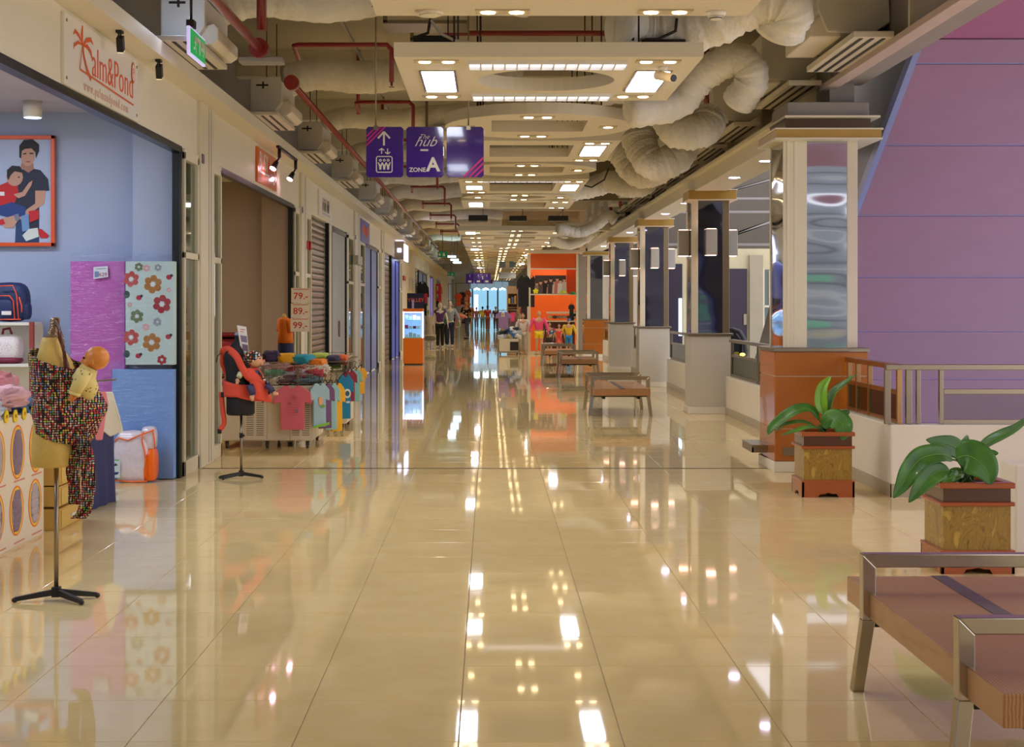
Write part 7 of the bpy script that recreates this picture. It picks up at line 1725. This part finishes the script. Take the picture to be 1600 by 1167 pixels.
for i, (px0, px1, Y_, h, c, lb) in enumerate(((712, 733, 96, 3.0, (120, 96, 80), 'brown clothes stall frame far along the left wall'), (700, 708, 92, 2.9, (176, 166, 130), 'cream stall partition far along the left wall'))):
    mb = MB(); a, b = PX(px0, Y_), PX(px1, Y_); 
    for x in (a, b - 0.04): mb.box(x, Y_, 0, x + 0.04, Y_ + 0.04, h)
    for zz in (0.9, 1.9, h): mb.box(a, Y_, zz - 0.04, b, Y_ + 0.04, zz)
    single('stall_frame', mb, flat(c), lb, 'rack')
# poster red/yellow
Yq = 80; r = wthing('wall_banner', 'red, yellow and blue patterned banner hanging on the far left shopfront', 'banner', (PX(685, Yq), Yq, PZ(470, Yq)))
mb = MB(); mb.box(PX(681, Yq), Yq, PZ(470, Yq), PX(689, Yq), Yq + .02, PZ(443, Yq)); b_ = part(r, 'cloth', mb, flat((220, 40, 36)))
print_on(b_, 'pattern', face_cam(PX(681, Yq), Yq, PZ(470, Yq)), [([(0.03, .08), (.14, .08), (.14, .8), (.03, .8)], (90, 60, 150)), ([(.05, .12), (.11, .12), (.12, .76), (.05, .76)], (236, 190, 30)), (ring(.08, .44, .05, .1, 10), (200, 50, 60)), (ring(.08, .18, .04, .07, 10), (90, 180, 60))])
# mannequins left
white_d = mat('dress_white', (220, 210, 204), .8); purp = mat('top_plum', (84, 50, 110), .8); navy2 = mat('trouser_black', (20, 18, 26), .8); bl2 = mat('shirt_chambray', (150, 170, 196), .8); jean = mat('jeans_blue', (40, 48, 84), .8)
figure('white mannequin in a cream dress behind the wire basket on the left', PX(670, 61), 61, 1.45, body=mannw, top=white_d, dress=True, top_len=1.2, sleeve=0.3, hair=False, group='mannequins outside the left shops')
figure('white mannequin in a plum top and black trousers on the left', PX(687.5, 58.9), 58.9, 1.72, body=mannw, top=purp, bottom=navy2, sleeve=0.2, hair=False, arms=(0.1, 0.15), group='mannequins outside the left shops')
figure('white mannequin in black skirt with bent arms between the plum and chambray ones', PX(694, 61.6), 61.6, 1.6, body=mannw, top=mat('top_green', (50, 110, 70), .8), bottom=navy2, sleeve=0.1, hair=False, arms=(0.3, 0.2), group='mannequins outside the left shops')
figure('white mannequin in chambray shirt and blue jeans on the left', PX(703, 60.2), 60.2, 1.78, body=mannw, top=bl2, bottom=jean, sleeve=0.8, hair=False, arms=(0.1, 0.35), group='mannequins outside the left shops')
figure('mannequin in a black and cream patterned dress behind the bending person', PX(707, 79), 79, 1.7, body=skinl, top=dots_mat('black_cream', (24, 20, 20), [(230, 200, 150), (230, 190, 130), (24, 20, 20)], 8, .4), dress=True, sleeve=.4, hair=True, arms=(.2, .2))
figure('second mannequin in a black and cream dress farther behind the bending person', PX(728, 84), 84, 1.8, body=skinl, top=MATS['black_cream'], dress=True, sleeve=.4, hair=False, arms=(.15, .2))
figure('mannequin in an orange patterned top beside the far left stalls', PX(733.5, 92), 92, 1.8, body=skinl, top=mat('top_rust', (196, 104, 70), .8), bottom=flat((220, 200, 170)), bottom_len=.4, hair=False)
# wire baskets stack
Yw = 58; r = wthing('wire_basket', 'cream wire basket stand full of dark goods on the left beyond the kiosk', 'basket', (PX(672, Yw), Yw, 0))
mb = MB(); a, b = PX(662, Yw), PX(681, Yw)
for z in (0.05, .28, .5): mb.tube([(a, Yw, z), (b, Yw, z), (b, Yw + .4, z), (a, Yw + .4, z), (a, Yw, z)], .014, 6)
for k in range(9): x = a + (b - a) * k / 8; mb.cyl((x, Yw, .02), (x, Yw, .5), .008, 5)
part(r, 'wire_frame', mb, cream2)
mb = MB(); mb.pillow(((a + b) / 2, Yw + .2, .36), .2, .17, .11, .5, j=.06); part(r, 'goods', mb, navy2)
# stall table left w/ purple boxes
Yt2 = 76; r = wthing('goods_table', 'low table with purple and green boxes beside the bending person', 'table', (PX(709, Yt2), Yt2, 0))
mb = MB(); a, b = PX(704, Yt2), PX(718, Yt2); mb.box(a, Yt2, .55, b, Yt2 + .6, .6)
for x in (a, b - .03): mb.box(x, Yt2, 0, x + .03, Yt2 + .03, .55)
part(r, 'table_frame', mb, cream2)
for i, (c, nm) in enumerate((((140, 50, 170), 'purple'), ((226, 190, 140), 'tan'), ((150, 170, 60), 'green'))):
    mb = MB(); mb.box(a + .02 + .13 * i, Yt2 + .05, .6, a + .14 + .13 * i, Yt2 + .3, .82 + .05 * (i == 0)); single('goods_box', mb, flat(c), '%s box on the low table beside the bending person' % nm, 'box')
# people
figure('person in an orange-pink shirt and dark jeans bending forward over the goods', PX(730, 75.5), 75.5, 1.86, cat='person', body=skin, top=mat('shirt_coral', (228, 130, 96), .8), bottom=mat('jeans_grey', (62, 74, 84), .8), sleeve=.35, bend=1.2, yaw=-PI / 2 + 0.15, base=False, shoe=black)
figure('person in a yellow shirt walking far down the hall', PX(754, 104), 104, 1.55, cat='person', body=skin, top=flat((226, 206, 50)), bottom=flat((110, 150, 170)), sleeve=.4, walk=.5, base=False, shoe=black, yaw=PI)
figure('person in a red top with a tan bag walking far down the hall', PX(762, 100), 100, 1.62, cat='person', body=skin, top=flat((176, 30, 50)), bottom=flat((150, 80, 60)), sleeve=.4, walk=.4, base=False, girl=True, shoe=black, yaw=PI)
figure('person in dark clothes walking at the right of the far hall', PX(774.5, 102), 102, 1.55, cat='person', body=skin, top=flat((46, 40, 80)), bottom=flat((90, 50, 50)), sleeve=.4, walk=.5, base=False, shoe=black)
figure('person in pale clothes far down the hall at the left of the others', PX(744.5, 108), 108, 1.5, cat='person', body=skin, top=flat((150, 110, 120)), bottom=flat((110, 120, 150)), sleeve=.4, walk=.4, base=False, shoe=black)
mb = MB(); mb.box(PX(741, 112), 112, .6, PX(747, 112), 112.3, 2.4); single('lit_poster', mb, mat('lit_poster', (225, 225, 255), .4, emit=(215, 215, 255), es=2.2, var=0), 'white-violet lit poster stand at the far end of the hall', 'poster')
mb = MB(); mb.box(PX(753, 110), 110, 3.15, PX(770, 110), 110.2, 3.65); single('hanging_banner', mb, flat((110, 70, 120)), 'dark patterned banner hanging at the far end of the hall', 'banner')
# spot lamps cluster far
for i, px in enumerate((745, 759, 772, 785)):
    mb = MB(); 
    for q in range(3): mb.ell((PX(px, 96) + (q - 1) * .12, 96, PZ(452, 96) + .06 * (q % 2)), .07, .07, .05, 8, 6)
    sc_ = single('spot_cluster', mb, mat('far_lamp', (255, 255, 255), .3, emit=(230, 250, 245), es=7, var=0), 'cluster of bright lamps hanging at the far end, %s from the left' % ORD[i], 'ceiling light', 'far lamp clusters')
    mb = MB(); mb.cyl((PX(px, 96), 96.1, PZ(452, 96)), (PX(px, 96), 96.1, 5.0), .01, 5); part(sc_, 'hanger_rod', mb, dark_slot)

# ================================================================== ORANGE SHOP ON THE RIGHT
Yo = 52.0
def O(px, Y=Yo): return PX(px, Y)
def OZ(py, Y=Yo): return PZ(py, Y)
org = mat('shop_orange', (226, 96, 24), 0.45, var=0.01)
r = wthing('shop_stall', 'orange-fronted clothes stall with cream posts in the right half of the hall', 'stall', (2.0, Yo, 0))
mb = MB(); mb.box(O(824), Yo, OZ(419), O(902), Yo + .15, OZ(397)); part(r, 'fascia', mb, org, bevel=.01)
mb = MB(); mb.box(O(824), Yo - .03, OZ(421), O(902), Yo, OZ(419)); mb.box(O(824), Yo - .03, OZ(461), O(902), Yo + .02, OZ(459)); mb.box(O(824), Yo - .05, 0, O(846), Yo + .02, .09); part(r, 'rail', mb, cream2)
mb = MB(); mb.box(O(824), Yo - .04, 0, O(829), Yo + .05, OZ(397)); part(r, 'post', mb, cream2, bevel=.006)
mb = MB(); mb.box(O(900), Yo - .04, 0, O(903.5), Yo + .05, OZ(397)); part(r, 'post', mb, cream2, bevel=.006)
mb = MB(); mb.box(O(826), 54.0, 0, 3.1, 54.1, 3.4); part(r, 'back_wall', mb, org)
mb = MB(); mb.box(O(886), Yo + .3, OZ(459), O(901), Yo + .4, OZ(421)); part(r, 'side_panel', mb, mat('hot_orange', (240, 84, 14), .35))
mb = MB(); mb.box(O(903.5), Yo + .1, 0, O(919), Yo + .3, OZ(397)); part(r, 'grey_panel', mb, greyp)
lamp('AREA', (2.0, 52.9, 3.3), 26, (1, .86, .7), 1.5, sy=.8)
# family poster
r = wthing('poster', 'dark poster of a group of people on the orange stall wall', 'poster', (O(861), Yo + .2, OZ(459)))
mb = MB(); mb.box(O(836), Yo + .15, OZ(459), O(885), Yo + .2, OZ(430)); pb = part(r, 'print_sheet', mb, flat((66, 56, 58)))
K = Yo / F; sh = []
for cx, hy, sk, cl, w in ((3, 8, (200, 150, 130), (150, 120, 120), 4), (9, 10, (216, 160, 140), (90, 70, 80), 4), (17, 12, (214, 160, 140), (24, 20, 24), 5), (22, 6, (210, 150, 130), (190, 130, 120), 4), (25, 14, (216, 170, 150), (60, 50, 56), 5), (31, 10, (224, 180, 160), (210, 200, 200), 4), (35, 15, (220, 176, 156), (196, 120, 110), 5), (40, 12, (222, 180, 160), (226, 220, 220), 5), (46, 14, (216, 170, 150), (210, 190, 190), 4)):
    sh.append(([((cx - w) * K, 0.01), ((cx + w) * K, 0.01), ((cx + w * .8) * K, (hy - 1) * K + .12), ((cx - w * .8) * K, (hy - 1) * K + .12)], cl)); sh.append((ring(cx * K, (hy + 7.5) * K, 2.3 * K, 3 * K, 10), sk)); sh.append((ring(cx * K, (hy + 9.6) * K, 2.2 * K, 1.4 * K, 8), (50, 36, 30)))
print_on(pb, 'artwork', face_cam(O(836), Yo + .15, OZ(459)), sh)
for i, (px, py, c, nm, m_) in enumerate(((837, 455, (240, 236, 20), 'yellow star-shaped cushion', 5), (880, 456, (200, 220, 30), 'lime green hat', 0), (895, 458, (30, 130, 60), 'green cap', 0))):
    mb = MB(); Yh = Yo - .06
    if m_:
        for q in range(5): mb.ell((O(px, Yh) + .06 * math.cos(q * 1.256 + .3), Yh, OZ(py, Yh) + .06 * math.sin(q * 1.256 + .3)), .035, .02, .035, 10, 6)
        mb.ell((O(px, Yh), Yh, OZ(py, Yh)), .04, .025, .04, 10, 6)
    else: mb.ell((O(px, Yh), Yh, OZ(py, Yh)), .09, .08, .05, 14, 8); mb.ell((O(px, Yh), Yh, OZ(py, Yh) - .025), .15, .12, .014, 16, 6)
    single('hat' if not m_ else 'cushion', mb, flat(c), nm + ' on the rail of the orange stall', 'hat' if not m_ else 'cushion')
# dark garments hung at the left of the stall
for i, (px, Yh, w, py0, py1, c, nm) in enumerate(((819, 51.2, .5, 430, 479, (22, 20, 24), 'big black coat hanging at the left of the orange stall'), (831, 52.4, .3, 431, 480, (44, 40, 46), 'charcoal coat hanging inside the left post of the orange stall'), (812.5, 51.6, .22, 434, 478, (34, 36, 60), 'dark navy trousers hanging at the outer left of the orange stall'), (893, 51.9, .22, 475, 495, (20, 18, 22), 'black bag hanging above the blue-capped child mannequin'))):
    hang_shirt(nm, O(px, Yh), Yh, OZ(py0, Yh), w, (py1 - py0) * Yh / F, flat(c, .8), .1, cat='garment', nm='hanging_garment')
# shelf of folded clothes
mb = MB(); mb.box(O(855), Yo + .2, OZ(490), O(900), Yo + .7, OZ(487)); mb.box(O(855), Yo + .2, OZ(503), O(900), Yo + .7, OZ(501)); single('clothes_shelf', mb, cream2, 'cream shelf of folded clothes inside the orange stall', 'shelf')
for i in range(6):
    mb = MB(); mb.pillow((O(860 + 7.5 * i), Yo + .35, OZ(493.5) - 0.04), .075, .12, .055, .5, j=.03); c = ((196, 176, 130), (90, 80, 70), (150, 140, 130), (176, 150, 120), (70, 66, 66), (200, 186, 160))[i]
    single('folded_garment', mb, flat(c, .8), '%s folded garment on the cream shelf of the orange stall, %s from the left' % (('tan', 'brown', 'grey', 'sand', 'charcoal', 'beige')[i], ORD[i]), 'garment', 'folded clothes in the orange stall')
mb = MB(); mb.box(O(850), Yo + .75, .1, O(900), Yo + .8, OZ(503)); single('cloth_backdrop', mb, mat('stall_dark', (90, 50, 44), .7), 'dark clothes backdrop behind the child mannequins', 'panel')
# child mannequins
yl = flat((240, 214, 20)); 
figure('mannequin in bright pink jacket and yellow skirt by the orange stall post', O(842, 51.3), 51.3, 1.42, body=skinl, top=flat((236, 70, 130)), bottom=yl, bottom_len=.35, hair=False, arms=(.25, .25), group='mannequins at the orange stall', slim=1.15)
figure('child mannequin in a multicoloured floral shirt and dark shorts', O(858.5, 51.5), 51.5, 1.05, body=skinl, top=dots_mat('floral_kid', (60, 60, 100), [(220, 60, 60), (240, 190, 40), (230, 230, 230), (60, 130, 200)], 16, .5), bottom=flat((60, 52, 48)), bottom_len=.5, sleeve=.4, arms=(.15, .15), group='mannequins at the orange stall', slim=1.2)
figure('child mannequin in a red dotted dress', O(873.5, 51.5), 51.5, 1.0, body=skinl, top=dots_mat('red_dress', (226, 70, 66), [(240, 220, 210), (240, 220, 210)], 22, .28), dress=True, sleeve=.1, girl=True, arms=(.15, .15), group='mannequins at the orange stall', slim=1.15)
def cap_blue(r, H, up):
    c = up(0, -.01, .97); mb = MB(); mb.ell(c, .05 * H, .06 * H, .04 * H, 12, 8); mb.ell((c[0], c[1] - .07 * H, c[2] - .01 * H), .045 * H, .04 * H, .008 * H, 12, 6); part(r, 'cap', mb, flat((60, 110, 190)))
figure('child mannequin with blue cap, blue-sleeved yellow shirt and blue shorts', O(888.5, 51.5), 51.5, 1.16, body=skinl, top=flat((224, 186, 30)), bottom=flat((20, 130, 200)), bottom_len=.5, sleeve=.8, arms=(.22, .22), group='mannequins at the orange stall', slim=1.2, hair=False, extra=cap_blue)
def shades(r, H, up):
    c = up(0, -.062, .94); mb = MB(); mb.ell((c[0] - .02 * H, c[1], c[2]), .016 * H, .006 * H, .009 * H, 8, 5); mb.ell((c[0] + .02 * H, c[1], c[2]), .016 * H, .006 * H, .009 * H, 8, 5); part(r, 'sunglasses', mb, black)
    c = up(0, -.07, .76); mb = MB(); mb.box(c[0] - .055 * H, c[1] - .004, c[2] - .01 * H, c[0] + .055 * H, c[1] + .01, c[2] + .01 * H); part(r, 'chest_print', mb, flat((226, 90, 40)))
figure('tall mannequin in black top, black shorts and sunglasses by the far orange column', O(908.5, 52.3), 52.3, 1.70, body=skinl, top=flat((16, 15, 18)), bottom=flat((18, 17, 20)), bottom_len=.3, sleeve=1.0, arms=(.3, .12), extra=shades, slim=1.1)
# white mannequin and heap table to the left of the stall
figure('white-clothed mannequin with black hair standing left of the orange stall', O(817, 51.8), 51.8, 1.35, body=skinl, top=flat((222, 214, 206)), bottom=flat((196, 190, 180)), sleeve=.8, girl=True, arms=(.1, .2), slim=1.1)
Yh = 51.0; r = wthing('bargain_table', 'wheeled bargain table heaped with white, blue and black clothes', 'table', (O(795, Yh), Yh, 0))
a, b = O(780, Yh), O(810, Yh)
mb = MB(); mb.box(a, Yh, .1, b, Yh + .7, .52); part(r, 'bin', mb, flat((206, 196, 176))); mb = MB(); mb.box(a - .02, Yh - .02, .06, b + .02, Yh + .72, .1); part(r, 'base_tray', mb, steelw)
mb = MB(); mb.box(O(797, Yh), Yh - .03, .14, O(810, Yh), Yh, .42); part(r, 'black_cloth', mb, black)
mb = MB()
for x in (a + .04, b - .04): mb.cyl((x - .02, Yh + .04, .03), (x + .02, Yh + .04, .03), .03, 10)
part(r, 'caster', mb, black)
cs = [((206, 206, 210), 'white'), ((60, 110, 180), 'blue'), ((36, 34, 40), 'black'), ((170, 180, 190), 'grey'), ((220, 214, 206), 'ivory'), ((90, 130, 170), 'denim blue'), ((190, 170, 120), 'beige'), ((50, 60, 70), 'slate')]
for i in range(14):
    c, nm = cs[(i * 3) % 8]; j = i % 5; lay = i // 5
    mb = MB(); mb.crumple((a + .07 + j * .13 + .04 * lay, Yh + .12 + .08 * lay, .58 + .11 * lay), .11, .12, .075, .5, 2.6, (random.uniform(-.4, .4), random.uniform(-.5, .5), random.uniform(-1, 1)), seed=i)
    single('crumpled_garment', mb, mat('heap_%s' % nm.replace(' ', '_'), c, .85, var=.15, vs=20), '%s garment heaped on the bargain table, %s layer, %s from the left' % (nm, ['lowest', 'middle', 'top'][lay], ORD[j]), 'garment', 'heap on the bargain table')
lav = flat((140, 112, 160), .8)
hang_shirt('lavender sports jersey with number 6 hanging over the bargain table', O(786.5, 50.9), 50.9, OZ(487, 50.9), .52, .54, lav, 0, None, None, True, d=.04)
tj = [o for o in bpy.data.objects if o.get('label', '').startswith('lavender')][0]
mb = MB(); mb.box(-.06, -.03, .38, .04, -.025, .52); p_ = part(tj, 'number_patch', mb, flat((226, 214, 190))); text(p_, 'number', '6', .13, (-.01, -.034, .45), RC, black, ext=.001)
mb = MB(); mb.cyl((O(779, 51), 51.1, 1.45), (O(812, 51), 51.1, 1.45), .012, 8)
for px in (779.5, 811.5): mb.cyl((O(px, 51), 51.1, 0), (O(px, 51), 51.1, 1.45), .012, 8)
single('clothes_rail', mb, steel, 'steel clothes rail standing over the bargain table', 'rail')
for i, (px, c, nm) in enumerate(((801, (226, 70, 120), 'hot pink'), (806, (120, 96, 80), 'brown patterned'), (800.5, (110, 100, 104), 'grey'))):
    hang_shirt('%s top hanging behind the lavender jersey' % nm, O(px, 51.3 + .1 * i), 51.3 + .1 * i, OZ(488 if i < 2 else 497, 51.3), .2, .3, flat(c, .8), 0, 'tops behind the lavender jersey', hanger=False)
# farther right stalls
r = wthing('display_shelf', 'pinkish brown shelf unit with small goods beyond the bargain table', 'shelf', (O(801, 62), 62, 0))
Y6 = 62; mb = MB(); a, b = PX(792, Y6), PX(810, Y6)
mb.box(a, Y6 + .4, 0, b, Y6 + .45, PZ(447, Y6)); mb.box(a, Y6, PZ(459, Y6), b, Y6 + .4, PZ(447, Y6))
for x in (a, b - .05): mb.box(x, Y6, 0, x + .05, Y6 + .4, PZ(459, Y6))
for py in (474, 480, 492): mb.box(a, Y6, PZ(py, Y6) - .02, b, Y6 + .4, PZ(py, Y6))
part(r, 'carcass', mb, mat('shelf_pinkbrown', (176, 146, 124), .5))
for i, (dx, c, nm) in enumerate(((.1, (216, 176, 60), 'yellow'), (.22, (80, 110, 180), 'blue'), (.33, (200, 150, 90), 'tan'))):
    mb = MB(); mb.box(a + dx - .04, Y6 + .02, PZ(474, Y6), a + dx + .04, Y6 + .2, PZ(474, Y6) + .2 + .05 * i); single('goods_box', mb, flat(c), '%s box on the pinkish brown shelf unit' % nm, 'box')
for i in range(12):
    Y7 = 64 + i * 4; px = 765 + 1.35 * F / Y7; c = ((60, 52, 60), (176, 60, 60), (120, 100, 130), (200, 180, 150), (90, 110, 150), (210, 120, 60))[i % 6]
    hang_shirt('%s garment on the far right stalls, %s from the front' % (('dark', 'red', 'mauve', 'beige', 'slate blue', 'orange')[i % 6], ORD[i]), 1.45 + .1 * (i % 3), Y7, 1.9 - .3 * (i % 2), .55, .9, flat(c, .8), .2, 'garments along the far right stalls')
mb = MB(); mb.box(1.9, 60, 0, 3.1, 60.2, 3.0); single('stall_partition', mb, soffw, 'pale partition behind the orange stall', 'partition')
# banners high at right far
for i, (px0, px1, py0, py1, Y_, c, lb) in enumerate(((779, 806, 425, 435, 72, (190, 196, 220), 'pale lilac shop sign board high at the far right'), (780, 790, 404, 418, 66, (150, 160, 190), 'blue and white flag sign high at the far right, left one'), (796, 806, 404, 418, 66, (120, 150, 180), 'blue and white flag sign high at the far right, right one'), (779, 790, 399, 403, 65, (90, 24, 24), 'dark red bar over the flag signs'))):
    mb = MB(); mb.box(PX(px0, Y_), Y_, PZ(py1, Y_), PX(px1, Y_), Y_ + .1, PZ(py0, Y_)); mb.cyl((PX(px0 + 2, Y_), Y_ + .05, PZ(py0, Y_)), (PX(px0 + 2, Y_), Y_ + .05, 5.0), .01, 5); single('hanging_board', mb, flat(c), lb, 'sign')

# ================================================================== generic light: world fill added through the roofless, open-sided atrium
